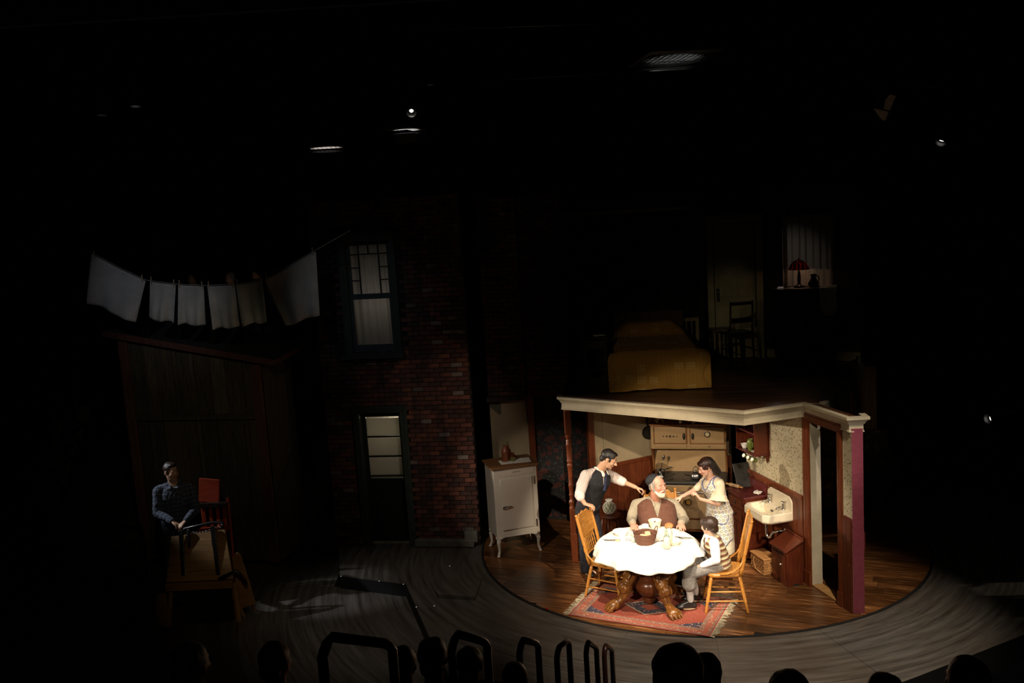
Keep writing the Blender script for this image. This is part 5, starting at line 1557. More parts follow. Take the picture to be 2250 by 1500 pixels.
for sx_ in (-1, 1):
    for sy_ in (-1, 1):
        cx, cy = sx_ * 0.29, sy_ * 0.222
        lm = MB()
        P_ = lambda o_, z: (cx + sx_ * o_, cy + sy_ * o_, z)
        lm.cap(P_(-0.03, 0.262), P_(-0.005, 0.20), 0.038, 0.030); lm.cap(P_(-0.005, 0.20), P_(-0.012, 0.08), 0.028, 0.017); lm.cap(P_(-0.012, 0.08), P_(0.006, 0.022), 0.017, 0.020)
        lm.ell(P_(0.010, 0.012), (0.026, 0.026, 0.013))
        lm.cap((cx - sx_ * 0.03, cy, 0.262), (cx - sx_ * 0.10, cy, 0.272), 0.03, 0.012); lm.cap((cx, cy - sy_ * 0.03, 0.262), (cx, cy - sy_ * 0.10, 0.272), 0.03, 0.012)
        obj('leg', fuse_mesh('leg', lm, M['white_enamel'], 0.006, 2), ib)
irot = Matrix.Rotation(math.radians(15.2), 3, 'Z')
def on_ice(x, y): return Vector((-2.536, 0.015, 1.258)) + irot @ Vector((x, y, 0))
mb = MB(); ol = []
for k in range(80):
    s_ = k / 80 * 4; e = int(s_); f = s_ - e
    c = [(-0.20, -0.10), (0.20, -0.13), (0.22, 0.10), (-0.20, 0.10), (-0.20, -0.10)]
    x, y = c[e][0] + (c[e + 1][0] - c[e][0]) * f, c[e][1] + (c[e + 1][1] - c[e][1]) * f
    r = 1 + 0.05 * abs(math.sin(k * PI / 4)); ol.append((x * r, y * r))
mb.prism(ol, 0, 0.003)
dl = mb.build('doily', None, None); 
def m_lace():
    m, nt, b = newmat('white_lace', 0.9)
    d = voro(nt, coord(nt), 60)
    setcol(nt, b, mixc(nt, d < 0.33, (0.75, 0.70, 0.62), (0.30, 0.20, 0.13))); return m
dl.data.materials.append(m_lace()); dl.location = on_ice(0.06, -0.02); dl.rotation_euler.z = math.radians(12)
tag(dl, 'white lace doily on the icebox top', 'doily')
def bottle(name, label, x, y, prof, mat, handle=False):
    t = thing(name, label, 'bottle' if 'bottle' in name else 'jar', on_ice(x, y) + Vector((0, 0, 0.0035)), 0.3)
    MB().lathe(prof, n=20).build('body', mat, t, smooth=True)
    return t
b1 = bottle('stoneware_bottle', 'tall reddish brown stoneware bottle with a loop handle on the icebox doily', -0.055, 0.025, [(0.004, 0), (0.046, 0), (0.049, 0.01), (0.049, 0.13), (0.040, 0.165), (0.020, 0.185), (0.016, 0.21), (0.020, 0.215), (0.018, 0.225), (0.004, 0.225)], plain('red_brown_stoneware', (0.16, 0.042, 0.018), 0.35))
MB().tube([(0.018, 0, 0.205), (0.040, 0, 0.205), (0.042, 0, 0.17), (0.036, 0, 0.165)], 0.005, 8).build('loop_handle', b1.children[0].data.materials[0], b1, smooth=True)
b2 = bottle('glass_bottle', 'brown glass bottle with a long neck and green foil behind the stoneware bottle', 0.0, 0.07, [(0.004, 0), (0.043, 0), (0.046, 0.01), (0.046, 0.11), (0.034, 0.15), (0.016, 0.175), (0.014, 0.215), (0.004, 0.215)], M['amber'])
MB().lathe([(0.004, 0.214), (0.016, 0.214), (0.016, 0.255), (0.004, 0.256)], n=14).build('foil', M['olive'], b2, angle=40)
b3 = bottle('stoneware_jar', 'squat olive jar with a narrow mouth at the front of the icebox bottles', 0.045, 0.0, [(0.004, 0), (0.036, 0), (0.041, 0.01), (0.041, 0.055), (0.034, 0.08), (0.020, 0.09), (0.022, 0.11), (0.015, 0.112), (0.004, 0.10)], M['olive'])
MB().lathe([(0.0412, 0.056), (0.0345, 0.081), (0.0205, 0.091), (0.0225, 0.111), (0.021, 0.111), (0.019, 0.091), (0.033, 0.08), (0.04, 0.055)], n=20, cap=False).build('brown_shoulder', M['amber'], b3, smooth=True)
# ------------------------------------------------------------------ people
def frame(facing, up=(0, 0, 1), tilt=0):
    f = Vector(facing).normalized(); u = Vector(up)
    r = f.cross(u).normalized(); u = r.cross(f).normalized()
    if tilt:
        m = Matrix.Rotation(tilt, 3, f); r = m @ r; u = m @ u
    return r, f, u

class Head:
    def __init__(s, c, facing, size=0.235, up=(0, 0, 1), tilt=0, wide=1.0):
        s.c = Vector(c); s.r, s.f, s.u = frame(facing, up, tilt); s.k = size; s.w = wide
        s.m = Matrix((s.r, s.f, s.u)).transposed()
    def p(s, x, y, z): return s.c + (s.r * x * s.w + s.f * y + s.u * z) * s.k
    def loc(s, co):
        d = (Vector(co) - s.c) / s.k
        return Vector((d.dot(s.r) / s.w, d.dot(s.f), d.dot(s.u)))
    def ell(s, mb, c, r, n=16, m=10, rot=None):
        mm = s.m if rot is None else s.m @ rot
        mb.ell(s.p(*c), (r[0] * s.k * s.w, r[1] * s.k, r[2] * s.k), mm, n, m)
    def cap(s, mb, a, b, r0, r1): mb.cap(s.p(*a), s.p(*b), r0 * s.k, r1 * s.k)
    def build(s, mb, jaw=1.0, nose=1.0):
        s.ell(mb, (0, -0.08, 0.14), (0.325, 0.41, 0.36), 20, 14)
        s.ell(mb, (0, 0.10, -0.08), (0.275, 0.275, 0.38), 20, 14)
        s.ell(mb, (0, 0.13, -0.31), (0.215 * jaw, 0.21, 0.165))
        s.ell(mb, (0, 0.285, -0.415), (0.085 * jaw, 0.075, 0.075))
        s.cap(mb, (-0.15, 0.325, 0.095), (0.15, 0.325, 0.095), 0.045, 0.045)
        s.cap(mb, (0, 0.36, 0.05), (0, 0.45 * (0.5 + nose / 2), -0.115), 0.030, 0.050)
        for q in (-1, 1):
            s.ell(mb, (q * 0.048, 0.405, -0.135), (0.038, 0.045, 0.032))
            s.ell(mb, (q * 0.155, 0.235, -0.10), (0.11, 0.12, 0.11))
            s.ell(mb, (q * 0.325, -0.03, -0.02), (0.035, 0.085, 0.135), 12, 8, Matrix.Rotation(q * 0.35, 3, 'Z'))
            s.ell(mb, (q * 0.315, 0.0, -0.115), (0.03, 0.045, 0.05))
            s.ell(mb, (q * 0.125, 0.318, 0.038), (0.062, 0.03, 0.022))   # lids
        s.ell(mb, (0, 0.358, -0.232), (0.085, 0.042, 0.020))
        s.ell(mb, (0, 0.350, -0.272), (0.075, 0.046, 0.026))
    def tint(s, co, lips=(0.85, 0.42, 0.40), blush=0.0):
        q = s.loc(co)
        if abs(q.x) > 0.6 or abs(q.y) > 0.8 or abs(q.z) > 0.7: return None
        t = [1, 1, 1]
        if q.y > 0.28 and abs(q.x) < 0.095 and -0.295 < q.z < -0.215: t = list(lips)
        if q.y > 0.2 and 0.05 < abs(q.x) < 0.215 and 0.005 < q.z < 0.055: t = [0.72, 0.62, 0.6]
        if blush and q.y > 0.05 and abs(q.x) < 0.28 and -0.2 < q.z < 0.0: t = [1, 1 - 0.22 * blush, 1 - 0.2 * blush]
        return t

def hand(mb, wr, d, n, s, curl=(0.3, 0.35, 0.35), size=1.0, thumb=0.5, spread=0.0):
    """wrist, finger direction, palm normal, thumb-side direction"""
    wr = Vector(wr); d = Vector(d).normalized(); n = Vector(n); n = (n - d * n.dot(d)).normalized()
    s = Vector(s); s = (s - d * s.dot(d) - n * s.dot(n)).normalized()
    k = size
    kn = []
    for o, l in ((0.030, 0.088), (0.010, 0.093), (-0.010, 0.089), (-0.029, 0.080)):
        q = wr + (d * l + s * o) * k; kn.append(q)
        mb.cap(wr + s * o * 0.45 * k + d * 0.012 * k, q, 0.0165 * k, 0.0115 * k, 8)
    mb.ell(wr + d * 0.052 * k, (0.036 * k, 0.045 * k, 0.015 * k), Matrix((s, d, n)).transposed(), 12, 8)
    for i, (q, L) in enumerate(zip(kn, (0.070, 0.079, 0.073, 0.057))):
        dd = (d + s * spread * (1.5 - i) * 0.3).normalized(); a = 0; p = q
        for j, fr_ in enumerate((0.45, 0.32, 0.23)):
            a += curl[j]
            v = dd * math.cos(a) + n * math.sin(a)
            e = p + v * L * fr_ * k
            mb.cap(p, e, (0.0098 - 0.0008 * j) * k, (0.0090 - 0.0009 * j) * k, 8); p = e
    p = wr + (d * 0.022 + s * 0.026 + n * 0.006) * k
    v = (d * 0.75 + s * 0.62 + n * thumb * 0.6).normalized(); e = p + v * 0.044 * k; mb.cap(p, e, 0.0145 * k, 0.0105 * k, 8)
    v2 = (d * 1.0 + s * 0.10 + n * thumb).normalized(); mb.cap(e, e + v2 * 0.032 * k, 0.0105 * k, 0.0082 * k, 8)

def limb(mb, a, b, c, r):
    mb.cap(a, b, r[0], r[1]); mb.cap(b, c, r[1] * 0.98, r[2])

def torso(mb, J, F, hip, waist, chest, sh, extra=0.0, belly=0.0, top=1.0, bot=-0.16, n=24):
    pel, nk = Vector(J['pel']), Vector(J['neck'])
    lat1 = (Vector(J['shR']) - Vector(J['shL'])).normalized()
    up = (nk - pel).normalized(); F = Vector(F)
    lat0 = up.cross(F).normalized()
    if lat0.dot(lat1) < 0: lat0 = -lat0
    secs = []
    for t, w, dp, fo in ((bot, hip[0] * 0.96, hip[1] * 0.95, 0), (0.0, hip[0], hip[1], 0.0), (0.15, (hip[0] + waist[0]) / 2, (hip[1] + waist[1]) / 2 + belly * 0.7, belly * 0.7), (0.33, waist[0], waist[1] + belly, belly), (0.52, (waist[0] + chest[0]) / 2, (waist[1] + chest[1]) / 2 + belly * 0.7, belly * 0.6), (0.72, chest[0], chest[1], 0.012), (0.87, sh, chest[1] * 0.86, 0.004), (0.96, sh * 0.72, chest[1] * 0.66, 0), (1.03, sh * 0.36, chest[1] * 0.50, 0)):
        if t > top + 0.04: continue
        lat = (lat0 * (1 - max(0, t)) + lat1 * max(0, t)).normalized()
        dep = lat.cross(up).normalized()
        if dep.dot(F) < 0: dep = -dep
        secs.append((pel + (nk - pel) * t + dep * fo, lat * (w + extra), dep * (dp + extra)))
    mb.loft(secs, n, 2.25)

def add_attr(me, off, tintf=None, patf=None):
    n = len(me.vertices)
    if tintf:
        a = me.attributes.new('tint', 'FLOAT_COLOR', 'POINT'); buf = []
        for v in me.vertices:
            t = tintf(v.co + off) or (1, 1, 1); buf += [t[0], t[1], t[2], 1]
        a.data.foreach_set('color', buf)
    if patf:
        a = me.attributes.new('pat', 'FLOAT_VECTOR', 'POINT'); buf = []
        for v in me.vertices: buf += list(patf(v.co + off))
        a.data.foreach_set('vector', buf)

def shift(mb, off):
    mb.v = [(v[0] - off[0], v[1] - off[1], v[2] - off[2]) for v in mb.v]
    return mb

def body(name, label, loc, mb, mat, voxel, tintf, group=None):
    loc = Vector(loc)
    me = fuse_mesh(name, shift(mb, loc), mat, voxel, 2)
    add_attr(me, loc, tintf)
    o = obj(name, me, None, loc)
    return tag(o, label, 'person', group)

def garment(root, name, mb, mat, voxel=0.008, smooth=3, cut=None, patf=None, solid=0.0, wrinkle=0.0, label=None, trim=False):
    loc = Vector(root.location)
    me = fuse_mesh(name, shift(mb, loc), mat, voxel, smooth)
    if wrinkle:
        nv = len(me.vertices); nb = [0.0] * (3 * nv); cb = [0.0] * (3 * nv)
        me.vertex_normals.foreach_get('vector', nb); me.vertices.foreach_get('co', cb)
        for i in range(nv):
            w = Vector(cb[3 * i:3 * i + 3]) + loc
            k = wrinkle * (noise.noise(w * 14) + 0.6 * noise.noise(w * 31))
            for a in range(3): cb[3 * i + a] += nb[3 * i + a] * k
        me.vertices.foreach_set('co', cb); me.update()
    if cut:
        bm = bmesh.new(); bm.from_mesh(me)
        bad = [f for f in bm.faces if cut(f.calc_center_median() + loc)]
        bmesh.ops.delete(bm, geom=bad, context='FACES')
        nb = {}
        for e in bm.edges:
            if len(e.link_faces) == 1:
                a, b = e.verts; nb.setdefault(a, []).append(b); nb.setdefault(b, []).append(a)
        for _ in range(8):
            new = {v: (v.co * 0.4 + sum((w.co for w in l), Vector()) / len(l) * 0.6) for v, l in nb.items() if len(l) == 2}
            for v, c_ in new.items(): v.co = c_
        bm.verts.index_update()
        edge = set(v.index for v in nb)
        if trim:
            for v in list(nb):
                for e in v.link_edges: edge.add(e.other_vert(v).index)
        bm.to_mesh(me); bm.free()
    if patf:
        add_attr(me, loc, None, patf)
        if trim:
            for i in edge: me.attributes['pat'].data[i].vector.z = 1.0
    o = obj(name, me, root)
    if solid:
        m = o.modifiers.new('thick', 'SOLIDIFY'); m.thickness = solid; m.offset = 1
    if label: o['label'] = label
    return o

def eyes(root, H, z=0.022):
    for q in (-1, 1):
        c = H.p(q * 0.125, 0.300, z) - Vector(root.location)
        e = MB().ell(c, (0.045 * H.k,) * 3, n=12, m=8).build('eye', M['eyewhite'], root, smooth=True)
        MB().ell(c + H.f * 0.034 * H.k, (0.020 * H.k,) * 3, n=8, m=6).build('iris', M['iris'], e, smooth=True)

def brows(root, H, mat, z=0.105):
    for q in (-1, 1):
        mb = MB(); H.cap(mb, (q * 0.05, 0.372, z), (q * 0.185, 0.325, z + 0.012), 0.016, 0.012)
        shift(mb, root.location).build('eyebrow', mat, root, smooth=True)

def segcoord(segs):
    """u across, v along for cloth patterns: nearest bone wins"""
    S_ = []
    for a, b, side in segs:
        a, b = Vector(a), Vector(b); d = (b - a); L = d.length; d.normalize()
        s_ = Vector(side); s_ = (s_ - d * s_.dot(d)).normalized()
        S_.append((a, d, L, s_, d.cross(s_)))
    def f(co):
        best = None
        for a, d, L, s_, t_ in S_:
            w = co - a; h = max(0, min(L, w.dot(d))); r = (w - d * h).length
            if best is None or r < best[0]:
                x, y = w.dot(s_), w.dot(t_)
                best = (r, math.atan2(y, x) * max(0.05, min(0.15, math.hypot(x, y))), w.dot(d))
        return (best[1], best[2], 0)
    return f

def shoe(root, an, d, mat=None, L=0.26, name='shoe'):
    an = Vector(an); d = Vector(d); d.z = 0; d.normalize(); n = d.cross(Vector((0, 0, 1)))
    g = Vector((an.x, an.y, 0.0)); z0 = an.z - 0.075
    mb = MB()
    U = Vector((0, 0, 1))
    mb.cap(g - d * 0.035 + U * (z0 + 0.035), g + d * (L - 0.105) + U * (z0 + 0.03), 0.036, 0.033)
    mb.ell(g + d * (L - 0.105) + U * (z0 + 0.028), (0.045, 0.06, 0.028), Matrix((n, d, U)).transposed())
    mb.cap(g + U * (z0 + 0.04), g + U * (z0 + 0.12), 0.041, 0.038)
    mb.cap(g + d * 0.02 + U * (z0 + 0.075), g + d * 0.10 + U * (z0 + 0.045), 0.034, 0.028)
    s_ = garment(root, name, mb, mat or M['shoeblack'], 0.007, 2)
    so = MB(); ol = []
    for k in range(20):
        a = 2 * PI * k / 20; c, q = math.cos(a), math.sin(a)
        l = (L - 0.06) * (0.5 + 0.5 * c) - 0.06; w = (0.042 if c > -0.2 else 0.036) * q
        p = g + d * l + n * w; ol.append((p.x - root.location.x, p.y - root.location.y))
    so.prism(ol, z0 - root.location.z + 0.001, z0 - root.location.z + 0.014).build('sole', M['sole'], s_)
    return s_

J = {}
J['man'] = dict(head=(-1.289, -1.2, 1.539), neck=(-1.400, -1.1, 1.375), shR=(-1.588, -1.2, 1.350), shL=(-1.305, -0.9, 1.262), elR=(-1.700, -1.35, 1.155), wrR=(-1.630, -1.395, 1.045), elL=(-1.135, -1.0, 1.189), wrL=(-0.965, -1.14, 1.135), pel=(-1.561, -1.02, 0.90), knR=(-1.625, -1.10, 0.49), knL=(-1.475, -0.95, 0.48), anR=(-1.630, -1.02, 0.085), anL=(-1.47, -0.85, 0.085))
J['old'] = dict(head=(-0.732, -1.42, 1.224), neck=(-0.755, -1.32, 1.024), shR=(-0.985, -1.29, 0.965), shL=(-0.515, -1.29, 0.935), elR=(-1.065, -1.36, 0.80), wrR=(-1.075, -1.545, 0.812), elL=(-0.42, -1.40, 0.765), wrL=(-0.508, -1.655, 0.812), pel=(-0.735, -1.36, 0.56))
J['woman'] = dict(head=(-0.097, -1.22, 1.362), neck=(-0.022, -1.17, 1.212), shL=(0.062, -1.28, 1.162), shR=(-0.045, -1.0, 1.125), elL=(0.022, -1.34, 0.915), wrL=(-0.215, -1.4, 1.016), elR=(-0.235, -1.08, 1.02), wrR=(-0.415, -1.24, 1.005), pel=(0.075, -1.1, 0.80))
J['boy'] = dict(head=(-0.305, -2.27, 0.985), neck=(-0.275, -2.24, 0.855), shL=(-0.265, -2.36, 0.812), shR=(-0.292, -2.12, 0.79), elL=(-0.262, -2.41, 0.632), wrL=(-0.415, -2.36, 0.552), elR=(-0.325, -2.06, 0.61), wrR=(-0.45, -2.16, 0.535), pel=(-0.165, -2.24, 0.530), knL=(-0.565, -2.34, 0.46), knR=(-0.53, -2.16, 0.47), anL=(-0.545, -2.30, 0.10), anR=(-0.43, -2.10, 0.10))
J['left'] = dict(head=(-6.902, -0.75, 1.613), neck=(-6.906, -0.7, 1.438), shR=(-7.085, -0.78, 1.375), shL=(-6.715, -0.64, 1.325), elR=(-7.10, -0.86, 1.105), wrR=(-6.86, -1.0, 1.025), elL=(-6.640, -0.74, 1.085), wrL=(-6.70, -0.98, 1.02), pel=(-6.95, -0.7, 0.84))
for k in J: J[k] = {a: Vector(b) for a, b in J[k].items()}
def skel_arms(mb, j, r=(0.046, 0.037, 0.026)):
    for q in 'RL':
        mb.cap(j['neck'].lerp(j['sh' + q], 0.35), j['sh' + q], r[0] * 0.9, r[0])
        limb(mb, j['sh' + q], j['el' + q], j['wr' + q], r)

# ---- man in the black vest
j = J['man']
Fm = Vector((0.62, -0.70, -0.35)).normalized()
Hm = Head(j['head'], (0.88, -0.30, -0.50), 0.238, (0.15, -0.05, 1), 0.0)
mb = MB(); Hm.build(mb, 1.0, 1.15)
mb.cap(j['neck'] + Vector((-0.01, 0.01, -0.02)), Hm.p(0, -0.08, -0.22), 0.062, 0.058)
torso(mb, j, Fm, (0.15, 0.10), (0.14, 0.095), (0.17, 0.11), 0.15)
skel_arms(mb, j)
for q in 'RL':
    hip = j['pel'] + (j['sh' + q] - j['neck']).normalized() * 0.085 + Vector((0, 0, -0.05))
    j['hip' + q] = hip; limb(mb, hip, j['kn' + q], j['an' + q], (0.075, 0.052, 0.036))
    mb.cap(j['an' + q] + Vector((0, 0, -0.03)), j['an' + q] + Vector((0.10, -0.10, -0.05)), 0.03, 0.025)
hand(mb, j['wrR'], (0.80, -0.30, -0.20), (-0.2, 0.1, -1), (0.3, 0.9, 0.0), (0.55, 0.8, 0.5), 1.0, 0.8)
hand(mb, j['wrL'], (0.85, -0.25, -0.30), (-0.15, -0.2, -1), (0.3, -0.9, 0.1), (0.75, 0.9, 0.6), 1.0, 0.7)
man = body('person', 'man in black vest and striped shirt leaning over the table, hands on two chair tops', (-1.55, -1.0, 0), mb, M['skin'], 0.0058, lambda c: Hm.tint(c, (0.88, 0.6, 0.55)))
mb = MB()
Hm.ell(mb, (0, -0.11, 0.16), (0.342, 0.40, 0.358), 20, 14); Hm.ell(mb, (0, 0.12, 0.37), (0.25, 0.22, 0.10)); Hm.ell(mb, (0, -0.30, -0.10), (0.26, 0.18, 0.22))
for q in (-1, 1): Hm.ell(mb, (q * 0.285, 0.10, 0.05), (0.045, 0.06, 0.13)); Hm.ell(mb, (q * 0.23, 0.17, 0.27), (0.10, 0.11, 0.10))
garment(man, 'hair', mb, M['hairblack'], 0.006, 2, wrinkle=0.0015)
eyes(man, Hm); brows(man, Hm, M['hairblack'])
pf = segcoord([(j['pel'], j['neck'], j['shR'] - j['shL']), (j['shR'], j['elR'], Fm), (j['shL'], j['elL'], (0, 0, 1))])
mb = MB(); torso(mb, j, Fm, (0.15, 0.10), (0.145, 0.10), (0.175, 0.115), 0.155, 0.012, top=0.98)
for q in 'RL':
    sh_, el_, wr_ = j['sh' + q], j['el' + q], j['wr' + q]
    mb.cap(j['neck'].lerp(sh_, 0.4), sh_, 0.055, 0.066)
    mid = el_.lerp(wr_, 0.10)
    mb.cap(sh_, sh_.lerp(el_, 0.55), 0.068, 0.072); mb.cap(sh_.lerp(el_, 0.55), mid, 0.072, 0.058)
garment(man, 'shirt', mb, M['stripe'], 0.008, 3, patf=pf, wrinkle=0.004)
for q in 'RL':
    el_, wr_ = j['el' + q], j['wr' + q]; sh_ = j['sh' + q]
    a = sh_.lerp(el_, 0.86); d_ = (el_.lerp(wr_, 0.25) - a).normalized(); e = el_ + (wr_ - el_).normalized() * 0.035
    mb = MB().cap(a + d_ * 0.02, e, 0.064, 0.058)
    garment(man, 'rolled_cuff', mb, M['stripe'], 0.008, 1, patf=lambda c: (0.4, 0, 0), label='rolled up sleeve cuff')
def collar(root, j, Fv, mat, rn, wid, front, drop, back=0.03, patf=None):
    """two pointed collar leaves lying on the chest, with real thickness"""
    r_, f_, u_ = frame((Fv[0], Fv[1], 0)); nk = j['neck']; fl = Vector(Fv); fl.normalize()
    for q in (-1, 1):
        a = nk + r_ * q * rn - f_ * 0.035 + Vector((0, 0, back + 0.02))
        a2 = nk + r_ * q * (rn + 0.022) - f_ * 0.03 + Vector((0, 0, back - 0.02))
        b = nk + r_ * q * rn * 0.75 + f_ * rn * 0.75 + Vector((0, 0, back))
        b2 = nk + r_ * q * (rn + 0.025) + f_ * (rn * 0.8) + Vector((0, 0, back - 0.045))
        c = nk + r_ * q * 0.012 + f_ * (front) + Vector((0, 0, -drop * 0.45))
        c2 = nk + r_ * q * wid + f_ * (front * 0.98) + Vector((0, 0, -drop))
        v = [x - Vector(root.location) for x in (a, a2, b, b2, c, c2)]
        o = MB().add(v, [(0, 1, 3, 2), (2, 3, 5, 4)]).build('collar', mat, root, smooth=True)
        if patf: add_attr(o.data, Vector(), None, patf)
        m = o.modifiers.new('s', 'SUBSURF'); m.levels = m.render_levels = 2
        m = o.modifiers.new('t', 'SOLIDIFY'); m.thickness = 0.008; m.offset = 0
collar(man, j, Fm, M['stripe'], 0.062, 0.055, 0.115, 0.075, 0.045, lambda c: (0.4, 0, 0))
r_, f_, u_ = frame(Fm)
def vcut(j, Fv, depth, width, arm=0.115):
    nk, pel = j['neck'], j['pel']; up = (nk - pel).normalized(); lat = (j['shR'] - j['shL']).normalized(); L = (nk - pel).length
    dep = lat.cross(up); dep = dep if dep.dot(Fv) > 0 else -dep
    def cut(c):
        w = c - nk; z = w.dot(up); x = w.dot(lat); y = w.dot(dep)
        if z > 0.02: return True
        if y > 0.0 and z > -depth and abs(x) < width * (1 + z / depth): return True
        for q in 'RL':
            if (c - j['sh' + q]).length < arm: return True
        return False
    return cut
mb = MB(); torso(mb, j, Fm, (0.15, 0.105), (0.145, 0.10), (0.175, 0.118), 0.165, 0.024, top=1.0, bot=-0.12)
garment(man, 'vest', mb, M['vestblack'], 0.008, 3, cut=vcut(j, Fm, 0.24, 0.062, 0.082), solid=0.004, wrinkle=0.003)
# satin back of the vest
lat = (j['shR'] - j['shL']).normalized(); upm = (j['neck'] - j['pel']).normalized(); dpm = lat.cross(upm); dpm = dpm if dpm.dot(Fm) > 0 else -dpm
mb = MB(); torso(mb, j, Fm, (0.15, 0.105), (0.145, 0.10), (0.175, 0.118), 0.165, 0.029, top=1.0, bot=-0.06)
vc = vcut(j, Fm, 0.24, 0.062, 0.080)
garment(man, 'vest_back', mb, M['vestsatin'], 0.008, 3, cut=lambda c: vc(c) or (c - j['neck']).dot(dpm) > -0.035, label='plum satin back of the vest')
mb = MB(); a = j['neck'] + dpm * 0.105 + Vector((0.008, 0, 0.0))
mb.ell(a + upm * -0.01, (0.02, 0.02, 0.02)); mb.cap(a - upm * 0.03, a - upm * 0.20 + dpm * 0.035, 0.018, 0.032)
garment(man, 'tie', mb, M['tie'], 0.007, 1)
mb = MB(); mb.ell(j['pel'], (0.165, 0.13, 0.12))
for q in 'RL':
    mb.cap(j['hip' + q], j['kn' + q], 0.105, 0.088); mb.cap(j['kn' + q], j['an' + q] + Vector((0, 0, -0.02)), 0.086, 0.082)
garment(man, 'trousers', mb, M['trouser'], 0.010, 3, wrinkle=0.006)
shoe(man, j['anR'], (0.35, -0.9, 0)); shoe(man, j['anL'], (0.6, -0.7, 0))

# ---- seated bearded man
j = J['old']
Fo = Vector((0.08, -1, 0)).normalized()
Ho = Head(j['head'], (0.60, -0.80, 0.12), 0.255, (0.10, 0.12, 1), 0.08, 1.06)
mb = MB(); Ho.build(mb, 1.15, 1.1)
mb.cap(j['neck'] + Vector((0, 0.02, -0.03)), Ho.p(0, -0.06, -0.25), 0.075, 0.072)
torso(mb, j, Fo, (0.18, 0.12), (0.18, 0.12), (0.19, 0.125), 0.165)
skel_arms(mb, j, (0.052, 0.042, 0.029))
for q, x in (('R', -0.86), ('L', -0.56)):
    hip = Vector((x * 0.5 - 0.35, -1.38, 0.52)); kn = Vector((x, -1.80, 0.50)); an = Vector((x, -1.72, 0.09))
    j['hip' + q], j['kn' + q], j['an' + q] = hip, kn, an
    limb(mb, hip, kn, an, (0.08, 0.058, 0.04)); mb.cap(an + Vector((0, 0, -0.03)), an + Vector((0, -0.13, -0.055)), 0.03, 0.025)
hand(mb, j['wrR'], (0.02, -0.95, -0.16), (0, -0.1, -1), (0.9, 0.0, 0), (0.10, 0.25, 0.2), 1.05, 0.2, 0.35)
hand(mb, j['wrL'], (-0.05, -0.95, -0.12), (0, -0.1, -1), (-0.9, 0.0, 0), (0.14, 0.3, 0.25), 1.05, 0.2, 0.3)
old = body('person', 'grey-bearded seated man in brown vest and black skullcap behind the table', (-0.70, -1.36, 0), mb, M['skinred'], 0.0058, lambda c: Ho.tint(c, (0.9, 0.55, 0.5), 1.0))
mb = MB()
Ho.ell(mb, (0, -0.16, 0.13), (0.345, 0.37, 0.345), 20, 14); Ho.ell(mb, (0, -0.28, -0.08), (0.27, 0.18, 0.22))
for q in (-1, 1): Ho.ell(mb, (q * 0.30, 0.06, 0.07), (0.05, 0.08, 0.20)); Ho.ell(mb, (q * 0.285, 0.05, -0.15), (0.05, 0.07, 0.12))
Ho.ell(mb, (-0.1, 0.12, 0.42), (0.16, 0.14, 0.07))
garment(old, 'hair', mb, M['hairgrey'], 0.006, 2, wrinkle=0.003)
mb = MB()
Ho.ell(mb, (0, 0.20, -0.43), (0.20, 0.185, 0.14)); Ho.ell(mb, (0, 0.30, -0.43), (0.14, 0.10, 0.13))
for q in (-1, 1):
    Ho.cap(mb, (q * 0.27, 0.05, -0.22), (q * 0.16, 0.22, -0.40), 0.05, 0.085)
    Ho.cap(mb, (q * 0.015, 0.405, -0.195), (q * 0.13, 0.345, -0.235), 0.034, 0.026); Ho.cap(mb, (q * 0.13, 0.335, -0.235), (q * 0.15, 0.28, -0.38), 0.030, 0.05)
garment(old, 'beard', mb, M['beard'], 0.006, 1, wrinkle=0.003)
eyes(old, Ho); brows(old, Ho, M['hairgrey'])
mb = MB(); Ho.ell(mb, (0.03, -0.24, 0.26), (0.385, 0.37, 0.30), 20, 12, Matrix.Rotation(0.45, 3, 'X'))
garment(old, 'skullcap', mb, M['vestblack'], 0.007, 1, label='black cap on the back of the head')
mb = MB(); torso(mb, j, Fo, (0.19, 0.125), (0.19, 0.12), (0.20, 0.13), 0.175, 0.014, belly=0.045, top=0.98, bot=-0.1)
for q in 'RL':
    sh_, el_, wr_ = j['sh' + q], j['el' + q], j['wr' + q]
    mb.cap(j['neck'].lerp(sh_, 0.4), sh_, 0.058, 0.064); mb.cap(sh_, sh_.lerp(el_, 0.6), 0.066, 0.070); mb.cap(sh_.lerp(el_, 0.6), el_, 0.070, 0.062); mb.cap(el_, el_.lerp(wr_, 0.88), 0.062, 0.048)
garment(old, 'shirt', mb, M['olivecloth'], 0.008, 3, wrinkle=0.006)
r_, f_, u_ = frame(Fo)
collar(old, j, Fo, M['olivecloth'], 0.078, 0.092, 0.150, 0.085, 0.035)
mb = MB(); torso(mb, j, Fo, (0.20, 0.13), (0.205, 0.125), (0.215, 0.135), 0.20, 0.028, belly=0.05, top=1.0, bot=-0.08)
garment(old, 'vest', mb, M['brownvest'], 0.008, 3, cut=vcut(j, Fo, 0.19, 0.060, 0.062), solid=0.004, wrinkle=0.004)
upo = (j['neck'] - j['pel']).normalized()
mb = MB()
for q in (-1, 1):
    a = j['neck'] + r_ * q * 0.075 + f_ * 0.10 + Vector((0, 0, -0.03)); b = j['neck'] + r_ * q * 0.02 + f_ * 0.178 + Vector((0, 0, -0.20))
    mb.cap(a, a.lerp(b, 0.5) + r_ * q * 0.022 + f_ * 0.012, 0.016, 0.018); mb.cap(a.lerp(b, 0.5) + r_ * q * 0.022 + f_ * 0.012, b, 0.018, 0.008)
garment(old, 'lapel', mb, M['brownvest'], 0.007, 1)
